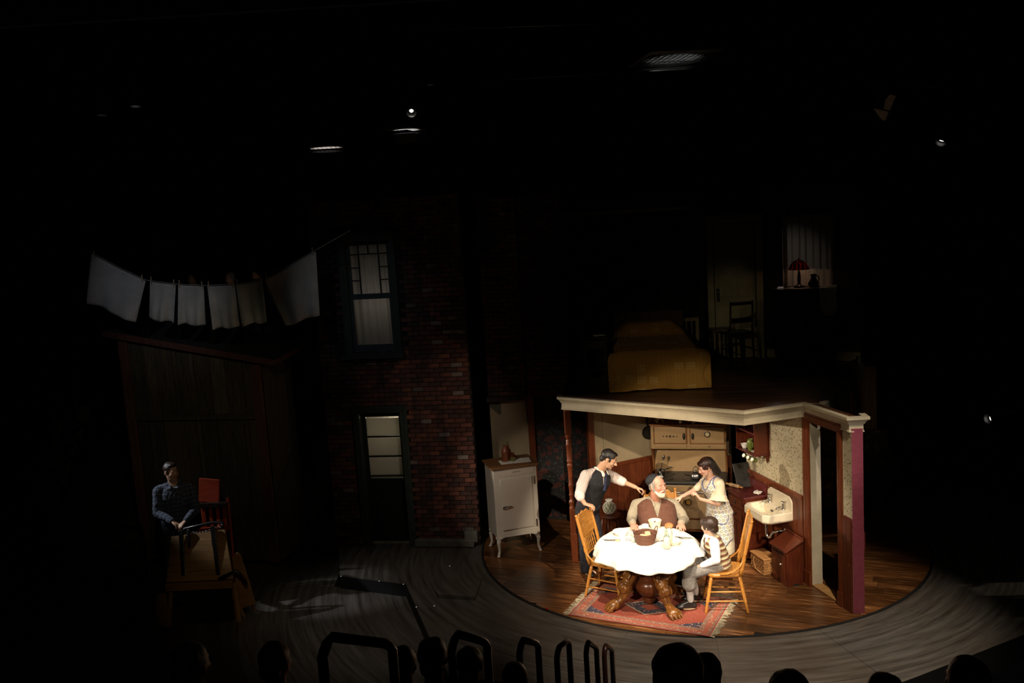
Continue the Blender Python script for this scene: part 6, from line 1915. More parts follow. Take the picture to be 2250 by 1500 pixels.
for k, t in enumerate((0.52, 0.40, 0.27, 0.14)):
    c = j['pel'].lerp(j['neck'], t) + f_ * (0.215 + (0.012 if 0 < k < 3 else 0)) - Vector(old.location)
    MB().lathe([(0.001, 0), (0.009, 0), (0.009, 0.005), (0.001, 0.006)], c, n=12, axis=f_).build('button', M['button'], old)
mb = MB(); mb.ell(j['pel'] + Vector((0, 0, -0.02)), (0.20, 0.17, 0.09))
for q in 'RL':
    mb.cap(j['hip' + q], j['kn' + q], 0.105, 0.082); mb.cap(j['kn' + q], j['an' + q] + Vector((0, 0, 0.02)), 0.082, 0.07)
garment(old, 'trousers', mb, M['trouser'], 0.010, 2, wrinkle=0.004)
shoe(old, j['anR'], (0, -1, 0)); shoe(old, j['anL'], (0, -1, 0))

# ---- woman in the print apron
j = J['woman']
Fw = Vector((-0.93, -0.30, -0.10)).normalized()
Hw = Head(j['head'], (-0.90, -0.20, -0.36), 0.222, (-0.12, 0, 1), 0.0, 0.96)
mb = MB(); Hw.build(mb, 0.92, 0.95)
mb.cap(j['neck'] + Vector((0.0, 0.01, -0.03)), Hw.p(0, -0.08, -0.22), 0.050, 0.046)
torso(mb, j, Fw, (0.16, 0.11), (0.115, 0.085), (0.14, 0.10), 0.125)
skel_arms(mb, j, (0.040, 0.034, 0.022))
for q, y in (('L', -1.17), ('R', -1.02)):
    hip = Vector((0.08, y, 0.76)); kn = Vector((0.07, y, 0.43)); an = Vector((0.09, y, 0.085))
    j['an' + q] = an; limb(mb, hip, kn, an, (0.075, 0.05, 0.033)); mb.cap(an + Vector((0, 0, -0.03)), an + Vector((-0.12, -0.02, -0.055)), 0.028, 0.022)
hand(mb, j['wrR'], (-0.93, -0.22, -0.22), (-0.1, -0.1, -1), (-0.1, -0.95, 0.1), (0.18, 0.35, 0.3), 0.92, 0.5)
hand(mb, j['wrL'], (-0.55, 0.10, 0.85), (-0.7, 0.2, -0.5), (0.3, 0.9, 0.1), (0.7, 0.9, 0.7), 0.92, 0.8)
woman = body('person', 'dark-haired woman in a flower print apron touching the bearded man\'s shoulder', (0.08, -1.1, 0), mb, M['skinpale'], 0.0055, lambda c: Hw.tint(c, (0.85, 0.42, 0.42), 0.5))
mb = MB()
Hw.ell(mb, (0, -0.12, 0.17), (0.375, 0.42, 0.385), 20, 14); Hw.ell(mb, (0, 0.17, 0.31), (0.26, 0.19, 0.15))
for q in (-1, 1): Hw.ell(mb, (q * 0.29, 0.14, 0.13), (0.07, 0.13, 0.18)); Hw.ell(mb, (q * 0.315, 0.0, 0.02), (0.055, 0.12, 0.12))
garment(woman, 'hair', mb, M['hairauburn'], 0.006, 2, wrinkle=0.002)
mb = MB(); Hw.ell(mb, (0, -0.26, 0.14), (0.385, 0.34, 0.36), 20, 14); Hw.cap(mb, (0, -0.40, -0.06), (0, -0.58, -0.62), 0.27, 0.18); Hw.cap(mb, (0, -0.40, -0.02), (0, -0.42, -0.30), 0.27, 0.20)
garment(woman, 'snood', mb, M['hairblack'], 0.007, 2, label='black net holding the back hair')
eyes(woman, Hw); brows(woman, Hw, M['hairauburn'])
Uw = (j['neck'] - j['pel']).normalized()
sk = [(j['pel'] + Vector((0.0, 0, 0.06)), 0.15, 0.12), (j['pel'] + Vector((0.02, 0, -0.06)), 0.185, 0.155), (Vector((0.085, -1.1, 0.55)), 0.20, 0.17), (Vector((0.085, -1.1, 0.34)), 0.215, 0.175), (Vector((0.085, -1.1, 0.225)), 0.22, 0.178)]
def skirt(mb, ex, zcut=0.0, fwd=0.0):
    secs = []
    for c, a, b in sk:
        c = Vector(c)
        if c.z < zcut: c = Vector((c.x, c.y, zcut))
        secs.append((c + Fw * fwd, Vector((0.0, 1, 0)) * (a + ex), Vector((1, 0, 0)) * (b + ex)))
    mb.loft(secs, 32)
mb = MB(); torso(mb, j, Fw, (0.15, 0.115), (0.125, 0.095), (0.15, 0.112), 0.128, 0.010, top=0.96, bot=-0.02); skirt(mb, 0)
for q in 'RL':
    sh_, el_ = j['sh' + q], j['el' + q]
    mb.cap(j['neck'].lerp(sh_, 0.45), sh_, 0.05, 0.058); mb.cap(sh_, sh_.lerp(el_, 0.45), 0.060, 0.070 if q == 'L' else 0.05)
    a = sh_.lerp(el_, 0.45); b = sh_.lerp(el_, 0.74); mb.cap(a, b, 0.072 if q == 'L' else 0.05, 0.066 if q == 'L' else 0.046)
    if q == 'R': continue
    ax = (el_ - sh_).normalized(); x_ = ax.orthogonal(); y_ = ax.cross(x_)
    mb.loft([(sh_.lerp(el_, 0.55), x_ * 0.066, y_ * 0.066), (sh_.lerp(el_, 0.72), x_ * 0.074, y_ * 0.074), (sh_.lerp(el_, 0.84), x_ * 0.094, y_ * 0.094)], 18)
garment(woman, 'dress', mb, M['dress'], 0.008, 2, cut=lambda c: (c - j['neck']).dot(Uw) > 0.0 and (c - j['neck']).length < 0.095, wrinkle=0.005)
pfw = lambda c: ((math.atan2((c - j['pel']).y, -(c - j['pel']).x) * 0.19), c.z + 0.25 * (c.x) * 0, 0)
mb = MB(); torso(mb, j, Fw, (0.155, 0.12), (0.128, 0.098), (0.152, 0.115), 0.13, 0.017, top=1.0, bot=-0.02); skirt(mb, 0.010, 0.34, 0.006)
def apcut(c):
    w = c - j['neck']
    latw = (j['shR'] - j['shL']).normalized(); dpw = latw.cross(Uw); dpw = dpw if dpw.dot(Fw) > 0 else -dpw
    z, x, y = w.dot(Uw), w.dot(latw), w.dot(dpw)
    if c.z < 0.352: return True
    if z > 0.03 or (z > -0.10 and (x / 0.072) ** 2 + ((z - 0.03) / 0.13) ** 2 < 1): return True
    for q in 'RL':
        if (c - j['sh' + q]).length < 0.082: return True
    if c.z < 0.72 and (c.x - 0.085) > 0.130: return True
    if c.z < 0.42 and (0.42 - c.z) > 0.11 - 0.9 * max(0, c.x - 0.05): return True
    return False
ap = garment(woman, 'apron', mb, M['apron'], 0.0075, 3, cut=apcut, patf=pfw, solid=0.003, wrinkle=0.003, trim=True)
from mathutils.bvhtree import BVHTree
wl_ = Vector(woman.location)
bv = BVHTree.FromPolygons([v.co + wl_ for v in ap.data.vertices], [tuple(p.vertices) for p in ap.data.polygons])
pts = []
for k in range(25):
    a = PI * k / 24
    x, z = 0.075 + 0.080 * math.cos(a) * -1, 0.745 - 0.105 * math.sin(a) ** 0.7
    h = bv.ray_cast(Vector((x, -3, z)), Vector((0, 1, 0)))[0]
    if h: pts.append(h - wl_ + Vector((0, -0.004, 0)))
if len(pts) > 4:
    pc = sum(pts, Vector()) / len(pts)
    pk = MB().tube(pts + [pts[0]], 0.005, 6).build('pocket_trim', M['bluetrim'], woman, smooth=True)
shoe(woman, j['anL'], (-1, -0.1, 0), None, 0.235); shoe(woman, j['anR'], (-1, -0.1, 0), None, 0.235)

# ---- boy on the right chair
j = J['boy']
Fb = Vector((-0.97, 0.15, 0)).normalized()
Hb = Head(j['head'], (-0.72, 0.66, -0.12), 0.212, (-0.1, 0, 1), 0.0)
mb = MB(); Hb.build(mb, 0.95, 0.8)
mb.cap(j['neck'] + Vector((0, 0, -0.02)), Hb.p(0, -0.08, -0.22), 0.046, 0.044)
torso(mb, j, Fb, (0.115, 0.085), (0.10, 0.078), (0.115, 0.08), 0.105)
skel_arms(mb, j, (0.034, 0.028, 0.020))
for q, y in (('L', -2.31), ('R', -2.17)):
    hip = Vector((-0.19, y, 0.525)); j['hip' + q] = hip
    limb(mb, hip, j['kn' + q], j['an' + q], (0.058, 0.042, 0.029)); mb.cap(j['an' + q] + Vector((0, 0, -0.03)), j['an' + q] + Vector((-0.11, 0.01, -0.055)), 0.026, 0.022)
hand(mb, j['wrL'], (-0.8, 0.45, -0.2), (0, 0.2, -1), (0.2, 0.8, 0.2), (0.3, 0.5, 0.4), 0.78, 0.5)
hand(mb, j['wrR'], (-0.8, -0.45, -0.2), (0, -0.2, -1), (0.2, -0.8, 0.2), (0.3, 0.5, 0.4), 0.78, 0.5)
j['head'].z -= 0.0
boy = body('person', 'small boy in striped knit vest and grey knickers seated on the right chair', (-0.20, -2.24, 0), mb, M['skinpale'], 0.0052, lambda c: Hb.tint(c))
mb = MB()
Hb.ell(mb, (0, -0.13, 0.15), (0.405, 0.44, 0.40), 20, 14); Hb.ell(mb, (0, 0.20, 0.32), (0.29, 0.18, 0.13)); Hb.ell(mb, (0, -0.33, -0.14), (0.30, 0.20, 0.26))
for q in (-1, 1): Hb.ell(mb, (q * 0.33, 0.04, 0.04), (0.06, 0.11, 0.17)); Hb.ell(mb, (q * 0.25, 0.22, 0.20), (0.09, 0.10, 0.12))
garment(boy, 'hair', mb, M['hairbrown'], 0.006, 1, wrinkle=0.007)
eyes(boy, Hb); brows(boy, Hb, M['hairbrown'])
mb = MB(); torso(mb, j, Fb, (0.115, 0.085), (0.105, 0.08), (0.12, 0.085), 0.11, 0.008, top=0.98)
for q in 'RL':
    sh_, el_, wr_ = j['sh' + q], j['el' + q], j['wr' + q]
    mb.cap(j['neck'].lerp(sh_, 0.4), sh_, 0.04, 0.052); mb.cap(sh_, sh_.lerp(el_, 0.5), 0.053, 0.058); mb.cap(sh_.lerp(el_, 0.5), el_, 0.058, 0.052); mb.cap(el_, el_.lerp(wr_, 0.95), 0.052, 0.034)
mb.cap(j['neck'] + Vector((-0.02, 0, 0.005)), j['neck'] + Vector((-0.01, 0, 0.035)), 0.055, 0.05)
garment(boy, 'shirt', mb, M['shirtwhite'], 0.007, 3, wrinkle=0.004)
mb = MB(); torso(mb, j, Fb, (0.125, 0.095), (0.118, 0.092), (0.125, 0.092), 0.118, 0.014, top=1.0, bot=-0.10)
vcb = vcut(j, Fb, 0.12, 0.05, 0.066)
upb = (j['neck'] - j['pel']).normalized()
garment(boy, 'knit_vest', mb, M['knit'], 0.007, 3, cut=vcb, patf=lambda c: (c.y, (c - j['pel']).dot(upb) + 0.42 * (c.x + 0.2) * min(1, max(0, (c.z - 0.5) * 4)), 0), solid=0.005, wrinkle=0.002)
mb = MB(); mb.ell(j['pel'] + Vector((0, 0, -0.005)), (0.115, 0.135, 0.075))
for q in 'RL':
    kn, an = j['kn' + q], j['an' + q]
    mb.cap(j['hip' + q], kn, 0.076, 0.072); mb.cap(kn, kn.lerp(an, 0.38), 0.072, 0.085)
garment(boy, 'knickers', mb, M['greytweed'], 0.008, 2, wrinkle=0.005)
mb = MB()
for q in 'RL': 
    mb = MB().cap(j['kn' + q].lerp(j['an' + q], 0.3), j['an' + q] + Vector((0, 0, 0.0)), 0.046, 0.037); garment(boy, 'sock', mb, M['greysock'], 0.007, 1)
shoe(boy, j['anL'], (-1, 0.05, 0), None, 0.225); shoe(boy, j['anR'], (-1, 0.15, 0), None, 0.225)

# ---- man standing behind the pile at the left
j = J['left']
Fl = Vector((0.35, -0.92, 0)).normalized()
Hl = Head(j['head'], (0.80, -0.58, -0.05), 0.238, (0, 0, 1))
mb = MB(); Hl.build(mb)
mb.cap(j['neck'] + Vector((0, 0.02, -0.03)), Hl.p(0, -0.06, -0.22), 0.062, 0.058)
torso(mb, j, Fl, (0.16, 0.105), (0.15, 0.10), (0.175, 0.115), 0.155)
skel_arms(mb, j)
for q, x in (('R', -7.05), ('L', -6.86)):
    hip = Vector((x, -0.70, 0.78)); kn = Vector((x, -0.74, 0.33)); an = Vector((x, -0.70, -0.095)); j['hip' + q], j['kn' + q], j['an' + q] = hip, kn, an
    limb(mb, hip, kn, an, (0.08, 0.055, 0.038)); mb.cap(an + Vector((0, 0, -0.03)), an + Vector((0.04, -0.13, -0.055)), 0.03, 0.025)
hand(mb, j['wrR'], (0.75, -0.45, -0.35), (0.1, -0.2, -1), (0.4, 0.8, 0), (0.4, 0.6, 0.4), 1.0, 0.5)
hand(mb, j['wrL'], (-0.45, -0.75, -0.35), (-0.1, -0.2, -1), (-0.8, 0.3, 0), (0.4, 0.6, 0.4), 1.0, 0.5)
left = body('person', 'man in a dark plaid shirt standing behind the furniture pile by the shed', (-6.95, -0.70, -0.18), mb, M['skin'], 0.0068, lambda c: Hl.tint(c))
mb = MB()
Hl.ell(mb, (0, -0.11, 0.17), (0.35, 0.405, 0.36), 20, 14); Hl.ell(mb, (0, 0.14, 0.38), (0.25, 0.20, 0.12)); Hl.ell(mb, (0, -0.29, -0.08), (0.26, 0.19, 0.22))
for q in (-1, 1): Hl.ell(mb, (q * 0.30, 0.07, 0.05), (0.04, 0.06, 0.12))
garment(left, 'hair', mb, M['hairbrown'], 0.006, 1, wrinkle=0.004)
eyes(left, Hl); brows(left, Hl, M['hairbrown'])
pfl = segcoord([(j['pel'], j['neck'], j['shR'] - j['shL']), (j['shR'], j['elR'], Fl), (j['elR'], j['wrR'], Fl), (j['shL'], j['elL'], Fl), (j['elL'], j['wrL'], Fl)])
mb = MB(); torso(mb, j, Fl, (0.165, 0.115), (0.16, 0.11), (0.185, 0.125), 0.165, 0.014, top=0.98, bot=-0.12)
for q in 'RL':
    sh_, el_, wr_ = j['sh' + q], j['el' + q], j['wr' + q]
    mb.cap(j['neck'].lerp(sh_, 0.4), sh_, 0.058, 0.070); mb.cap(sh_, el_, 0.070, 0.060); mb.cap(el_, el_.lerp(wr_, 0.92), 0.060, 0.045)
r_, f_, u_ = frame(Fl)
for q in (-1, 1): mb.cap(j['neck'] + r_ * q * 0.055 + Vector((0, 0.02, 0.03)), j['neck'] + r_ * q * 0.045 + f_ * 0.10 + Vector((0, 0, -0.03)), 0.024, 0.014)
garment(left, 'plaid_shirt', mb, M['plaid'], 0.009, 3, patf=pfl, wrinkle=0.007)
mb = MB(); mb.ell(Vector((-6.955, -0.70, 0.80)), (0.17, 0.125, 0.12))
for q in 'RL': mb.cap(j['hip' + q], j['kn' + q], 0.10, 0.08); mb.cap(j['kn' + q], j['an' + q], 0.08, 0.075)
garment(left, 'trousers', mb, M['darktrouser'], 0.011, 2, wrinkle=0.005)
shoe(left, j['anR'], (0.25, -0.95, 0)); shoe(left, j['anL'], (0.3, -0.95, 0))
chL.location = (-1.405, -1.685, 0.002); chL.rotation_euler.z = math.radians(60); chL.scale = (1, 1, 0.93)
chO.location = (-0.645, -1.435, 0.002); chO.rotation_euler.z = math.radians(4)
# ------------------------------------------------------------------ street front: sash window, panelled door
aB = math.atan2(dB.y, dB.x)
def BWL(x, off=0.0, z=0.0):
    p = BW(sx(x), off); return (p.x, p.y, z)
w1 = MB().prism([(-4.70, 2.80), (-3.96, 2.80), (-3.96, 4.42), (-4.70, 4.42)], 0, 0.0)
win = struct('window_1', MB().box((0, 0.10, 0.78), (0.62, 0.01, 1.45)), M['sheer'])
win.location = BWL(-4.33, 0, 2.83); win.rotation_euler.z = aB
# the sheer curtain behind the panes is the base mesh above, replaced by a pleated one
cm = MB(); cm.grid(lambda u, v: (-0.31 + 0.62 * u, 0.11 + 0.014 * math.sin(u * 34 + 1.2 * v) + 0.01 * math.sin(u * 11 - v * 2), 0.05 + 1.45 * v), 60, 8)
win.data = cm.mesh('curtain', M['sheer'], True)
def wpart(nm, c, d_, m_, par=win, bev=0.004): return MB().box(c, d_).build(nm, m_, par, bevel=bev)
for s in (-1, 1): wpart('window_jamb', (s * 0.36, -0.02, 0.78), (0.10, 0.12, 1.66), M['doortrim'])
wpart('window_head', (0, -0.02, 1.62), (0.84, 0.14, 0.13), M['doortrim'])
wpart('window_sill', (0, -0.07, -0.04), (0.90, 0.20, 0.07), M['doortrim']); wpart('sill_apron', (0, -0.04, -0.10), (0.80, 0.10, 0.05), M['doortrim'])
up_ = wpart('upper_sash', (0, 0.03, 1.53), (0.62, 0.035, 0.05), M['bluegrey'])
lo_ = wpart('lower_sash', (0, 0.0, 0.055), (0.62, 0.035, 0.10), M['bluegrey'])
wpart('meeting_rail', (0, 0.015, 0.785), (0.62, 0.05, 0.075), M['bluegrey'])
for s in (-1, 1):
    wpart('stile', (s * 0.288, 0.03, 1.17), (0.04, 0.035, 0.72), M['bluegrey'], up_); wpart('stile', (s * 0.288, 0.0, 0.43), (0.04, 0.035, 0.66), M['bluegrey'], lo_)
wpart('glass_pane', (0, 0.0, 0.43), (0.54, 0.004, 0.65), M['glass'], lo_, 0)
wpart('glass_pane', (0, 0.03, 1.165), (0.54, 0.004, 0.70), M['glass'], up_, 0)
for s in (-1, 1): wpart('glazing_bar', (s * 0.145, 0.028, 1.165), (0.018, 0.022, 0.70), M['muntin'], up_, 0)
wpart('glazing_bar', (0, 0.028, 1.375), (0.54, 0.022, 0.018), M['muntin'], up_, 0)
wpart('glazing_bar', (0, 0.028, 1.445), (0.018, 0.022, 0.13), M['muntin'], up_, 0)
for s in (-1, 1):
    for z in (1.19, 1.01): wpart('glazing_bar', (s * 0.208, 0.028, z), (0.11, 0.022, 0.016), M['muntin'], up_, 0)
def back_panel(o, w, h, y, z, m_): return MB().box((0, y, z), (w, 0.02, h)).build('dark_backing', m_, o)
bx_ = MB().box((0, 0.62, 0.78), (1.1, 0.02, 2.0)); bx_.box((-0.55, 0.36, 0.78), (0.02, 0.52, 2.0)); bx_.box((0.55, 0.36, 0.78), (0.02, 0.52, 2.0)); bx_.box((0, 0.36, 1.78), (1.1, 0.52, 0.02)); bx_.box((0, 0.36, -0.22), (1.1, 0.52, 0.02))
bx_.build('room_box', plain('pale_room_wall', (0.4, 0.36, 0.32), 0.9), win)
pl_ = pointl('street_window_room_lamp', BWL(-4.30, -0.45, 3.55), 0.65, (1.0, 0.90, 0.86), 0.15)

dr1 = struct('door_1', MB().box((0, 0.06, 0.50), (0.60, 0.045, 0.94)), M['darkdoor'])
dr1.location = BWL(-4.335, 0, 0.005); dr1.rotation_euler.z = aB
for s in (-1, 1):
    MB().box((s * 0.275, 0.06, 1.48), (0.05 if s > 0 else 0.06, 0.045, 1.02)).build('door_stile', M['darkdoor'], dr1)
    MB().box((s * 0.345, -0.02, 1.0), (0.095, 0.12, 2.06)).build('door_casing', M['doortrim'], dr1, bevel=0.008)
MB().box((0, -0.025, 2.01), (0.80, 0.14, 0.10)).build('door_head', M['doortrim'], dr1, bevel=0.008)
MB().box((0, 0.06, 1.93), (0.60, 0.045, 0.10)).build('door_rail', M['darkdoor'], dr1)
for k in range(3):
    z = 1.145 + k * 0.29
    MB().box((0.0, 0.062, z), (0.50, 0.006, 0.255)).build('glass_pane', M['frost'], dr1)
    MB().box((0.0, 0.052, z - 0.140), (0.50, 0.03, 0.022)).build('glazing_bar', M['darkdoor'], dr1, bevel=0.003)
MB().box((0.0, 0.035, 0.42), (0.36, 0.012, 0.5)).build('door_panel', M['darkdoor'], dr1, bevel=0.008)
MB().lathe([(0.002, 0), (0.012, 0.004), (0.012, 0.02), (0.024, 0.03), (0.024, 0.045), (0.002, 0.055)], (0.255, 0.035, 0.95), n=14, axis=(0, -1, 0)).build('door_knob', M['steel'], dr1, smooth=True)
bx_ = MB().box((0, 0.75, 1.0), (1.0, 0.02, 2.1)); bx_.box((-0.5, 0.43, 1.0), (0.02, 0.62, 2.1)); bx_.box((0.5, 0.43, 1.0), (0.02, 0.62, 2.1)); bx_.box((0, 0.43, 2.05), (1.0, 0.62, 0.02))
bx_.build('lobby_box', plain('pale_lobby_wall', (0.4, 0.36, 0.3), 0.9), dr1)
pointl('street_lobby_lamp', BWL(-4.33, -0.5, 1.72), 3.2, (1.0, 0.9, 0.72), 0.12)

# ------------------------------------------------------------------ bedroom
BZ = 2.236
bed = thing('bed', 'bed with mustard chenille spread and brown headboard in the upstairs room', 'bed', (-0.42, 0.48, BZ), math.radians(-5))
BWd, BL = 0.50, 0.96
def spread(u, v):
    # u across, v along head->foot, with hanging sides
    W_ = BWd + 0.40; L_ = BL
    x = (u - 0.5) * 2 * (BWd + 0.52); y = 0.82 - v * (0.82 + BL + 0.53)
    ax, z = abs(x), 0.52
    if y > 0.40: z += 0.17 * math.sin(min(1, (y - 0.40) / 0.16) * PI / 2) * (1 - max(0, (ax - 0.33) / 0.2) if ax > 0.33 else 1)
    z += 0.012 * noise.noise(Vector((x * 4, y * 4, 3)))
    if ax > BWd:
        d = ax - BWd; z -= d * 0.985; fold = 0.03 * math.sin(y * 9 + 1) * (d / 0.44) + 0.02 * math.sin(y * 21) * (d / 0.44)
        ax = BWd + 0.05 * min(1, d / 0.08) + d * 0.10 + fold
    if y < -BL:
        d = -BL - y; z2 = 0.52 - d * 0.985
        z = min(z, z2) if abs(x) <= BWd else min(z, z2 + 0.0)
        fold = 0.035 * math.sin(x * 8 + 2) * (d / 0.46) + 0.02 * math.sin(x * 19 + 1) * (d / 0.46)
        y = -BL - 0.05 * min(1, d / 0.08) - d * 0.08 + fold
        if abs(x) > BWd: ax = BWd + 0.06 + 0.05 * math.sin(d * 14) + 0.05
    z = max(z, 0.014 + 0.008 * noise.noise(Vector((x * 6, y * 6, 0))))
    return (math.copysign(ax, x), y, z)
MB().grid(spread, 70, 90).build('bedspread', M['mustard'], bed, smooth=True, solid=0.01)
MB().ell((0, 0.70, 0.56), (0.40, 0.15, 0.09), n=20, m=12).build('pillow', M['whitecloth'], bed, smooth=True)
MB().box((0, 0.0, 0.40), (0.96, 1.8, 0.20)).build('mattress', M['whitecloth'], bed, bevel=0.05)
MB().prism([(-0.52, 0.0), (0.52, 0.0), (0.52, 0.80), (0.48, 0.83), (-0.48, 0.83), (-0.52, 0.80)], 0.86, 0.90, fn=lambda v: (v.x, v.z, v.y)).build('headboard', M['bedwood'], bed, bevel=0.01)
for x in (-0.46, 0.46):
    for y in (-0.86, 0.86): MB().box((x, y, 0.15), (0.06, 0.06, 0.30)).build('leg', M['bedwood'], bed)
t = thing('slatted_rail', 'pale wooden rail with thin upright slats right of the bed head', 'rail', (0.20, 1.40, BZ), -0.05)
MB().box((0, 0, 0.66), (0.44, 0.05, 0.05)).build('top_rail', M['oldcream'], t, bevel=0.005)
MB().box((0.20, 0, 0.33), (0.05, 0.05, 0.66)).build('post', M['oldcream'], t, bevel=0.005); MB().box((-0.20, 0, 0.33), (0.05, 0.05, 0.66)).build('post', M['oldcream'], t, bevel=0.005)
for k in range(4): MB().box((-0.12 + 0.08 * k, 0, 0.36), (0.014, 0.02, 0.58)).build('slat', M['oldcream'], t)
MB().box((0, 0, 0.08), (0.40, 0.04, 0.04)).build('lower_rail', M['oldcream'], t)
t = thing('nightstand', 'black nightstand with an arched open front left of the bed', 'nightstand', (-1.24, 0.33, BZ), math.radians(-12))
for s in (-1, 1): MB().box((s * 0.14, 0, 0.31), (0.03, 0.28, 0.62)).build('side_panel', M['ebony'], t)
MB().box((0, 0, 0.635), (0.36, 0.34, 0.025)).build('top', M['ebony'], t, bevel=0.005)
ar = [(-0.125, 0.0)] + [(-0.125 + 0.0, 0.16)] + [(0.125 * math.cos(PI - PI * k / 12), 0.16 + 0.0 - 0.085 * math.sin(PI * k / 12)) for k in range(1, 12)] + [(0.125, 0.16), (0.125, 0.0)]
MB().prism(ar, -0.13, -0.115, fn=lambda v: (v.x, v.z, v.y)).build('arched_apron', M['ebony'], t)
dr = MB().box((0, -0.135, 0.54), (0.25, 0.02, 0.12)).build('drawer', M['ebony'], t, bevel=0.004)
MB().ell((0, -0.155, 0.54), (0.014, 0.014, 0.014), n=10, m=6).build('knob', M['steel'], dr, smooth=True)
MB().box((0, 0, 0.20), (0.25, 0.26, 0.02)).build('shelf', M['ebony'], t)
o = MB().box((0, 0, 0), (0.15, 0.10, 0.012)).build('book', M['paper'], None, bevel=0.002); o.location = (-1.19, 0.31, BZ + 0.655); o.rotation_euler.z = 0.15; tag(o, 'thin white booklet lying on the black nightstand', 'book')
# door 2 in the bedroom
dd = (Vector((1.43, 1.445)) - Vector((0.62, 1.64))).normalized(); da = math.atan2(dd.y, dd.x)
d2 = struct('door_2', MB().box((0, 0, 1.03), (0.60, 0.04, 2.04)), M['oldcream'])
d2.location = (1.03, 1.555, BZ); d2.rotation_euler.z = da
for s in (-1, 1): MB().box((s * 0.36, -0.02, 1.05), (0.10, 0.07, 2.12)).build('door_casing', M['oldcream'], d2, bevel=0.01)
MB().box((0, -0.02, 2.12), (0.84, 0.08, 0.12)).build('door_head', M['oldcream'], d2, bevel=0.01)
for z, h in ((0.45, 0.62), (1.42, 0.95)):
    for s in (-1, 1): MB().box((s * 0.14, -0.022, z), (0.20, 0.012, h)).build('door_panel', M['oldcream'], d2, bevel=0.008)
lk = MB().box((-0.255, -0.028, 0.98), (0.05, 0.012, 0.20)).build('lock_plate', M['iron'], d2, bevel=0.004)
MB().ell((-0.255, -0.055, 1.02), (0.022, 0.026, 0.022), n=12, m=8).build('door_knob', M['steel'], lk, smooth=True)
def ladder_chair(label, loc, rz, mat, name='ladderback_chair', h=0.92, scale=1):
    t = thing(name, label, 'chair', loc, rz)
    MB().box((0, 0, 0.44), (0.40, 0.36, 0.03)).build('seat', mat, t, bevel=0.01)
    for sx_ in (-1, 1):
        MB().lathe_dir((sx_ * 0.17, -0.15, 0), (sx_ * 0.17, -0.15, 0.43), [(0, 0.014), (0.5, 0.019), (1, 0.017)], 8).build('leg', mat, t, smooth=True)
        MB().tube([(sx_ * 0.18, 0.19, 0), (sx_ * 0.175, 0.16, 0.44), (sx_ * 0.175, 0.19, h)], [0.016, 0.018, 0.014], 8).build('back_post', mat, t, smooth=True)
        MB().lathe_dir((sx_ * 0.17, -0.15, 0.2), (sx_ * 0.178, 0.175, 0.2), [(0, 0.009), (0.5, 0.011), (1, 0.009)], 8).build('stretcher', mat, t, smooth=True)
    for z, hh in ((0.64, 0.075), (h - 0.03, 0.05)):
        MB().tube([(-0.175, 0.175 + (z - 0.44) * 0.06, z), (0, 0.20 + (z - 0.44) * 0.06, z), (0.175, 0.175 + (z - 0.44) * 0.06, z)], 0.008, 6).build('back_bar', mat, t)
        MB().grid(lambda u, v: (-0.17 + 0.34 * u, 0.178 + 0.022 * math.sin(PI * u) + (z - 0.44) * 0.06, z - hh / 2 + hh * v), 9, 2).build('back_slat', mat, t, solid=0.012)
    MB().lathe_dir((-0.17, -0.15, 0.24), (0.17, -0.15, 0.24), [(0, 0.009), (0.5, 0.012), (1, 0.009)], 8).build('stretcher', mat, t, smooth=True)
    return t
ladder_chair('dark ladderback chair in front of the cream bedroom door', (0.96, 1.27, BZ), math.radians(-168), M['darkwood'])
t = thing('side_table', 'small dark side table half behind the ladderback chair by the bedroom door', 'table', (0.73, 1.36, BZ), -0.1)
MB().box((0, 0, 0.50), (0.34, 0.20, 0.022)).build('top', M['darkwood'], t, bevel=0.004)
for x in (-0.14, 0.14):
    for y in (-0.07, 0.07): MB().lathe_dir((x, y, 0), (x, y, 0.49), [(0, 0.012), (0.5, 0.016), (1, 0.013)], 8).build('leg', M['darkwood'], t, smooth=True)
# dresser and what stands on it
ds = thing('dresser', 'tall black dresser under the bedroom window', 'dresser', (1.86, 0.85, BZ), math.radians(-21.5))
DH = 1.09
MB().box((0, 0.0, 0.59), (0.84, 0.40, 0.96)).build('body', M['ebony'], ds, bevel=0.015)
MB().box((0, -0.005, DH - 0.015), (0.90, 0.44, 0.03)).build('top', M['ebony'], ds, bevel=0.006)
for k in range(4):
    z = 0.23 + k * 0.235
    dw = MB().box((0, -0.205, z), (0.76, 0.02, 0.21)).build('drawer', M['ebony'], ds, bevel=0.006)
    for x in (-0.22, 0.22): MB().ell((x, -0.225, z), (0.016, 0.016, 0.016), n=10, m=6).build('knob', M['iron'], dw, smooth=True)
for x in (-0.37, 0.37):
    for y in (-0.15, 0.15): MB().box((x, y, 0.06), (0.06, 0.06, 0.12)).build('foot', M['ebony'], ds)
dro = Matrix.Rotation(math.radians(-21.5), 3, 'Z')
def on_dr(x, y, z=0.0): return Vector((1.86, 0.85, BZ + DH + z)) + dro @ Vector((x, y, 0))
rn_ = MB()
ol = [(0.30 + 0.0, 0)]
def runner(u, v):
    # lies on the top, hangs over the right front corner side
    w = 0.115 * (1 if v < 0.8 else math.sqrt(max(0, 1 - ((v - 0.8) / 0.2) ** 2)))
    x = 0.325 + (u - 0.5) * 2 * w
    s_ = v * 0.80
    y, z = 0.16 - s_, 0.003
    if s_ > 0.395: y, z = -0.236, -(s_ - 0.395) 
    return (x, y, z)
o = MB().grid(runner, 12, 28).build('dresser_runner', M['paper'], None, smooth=True, solid=0.003)
o.location = on_dr(0, 0, 0.002); o.rotation_euler.z = math.radians(-21.5); tag(o, 'pale runner with a rounded end hanging down the right front of the dresser', 'runner')
lp = thing('table_lamp', 'lit table lamp with a red striped glass shade on the dresser', 'lamp', on_dr(-0.08, 0.02, 0.001))
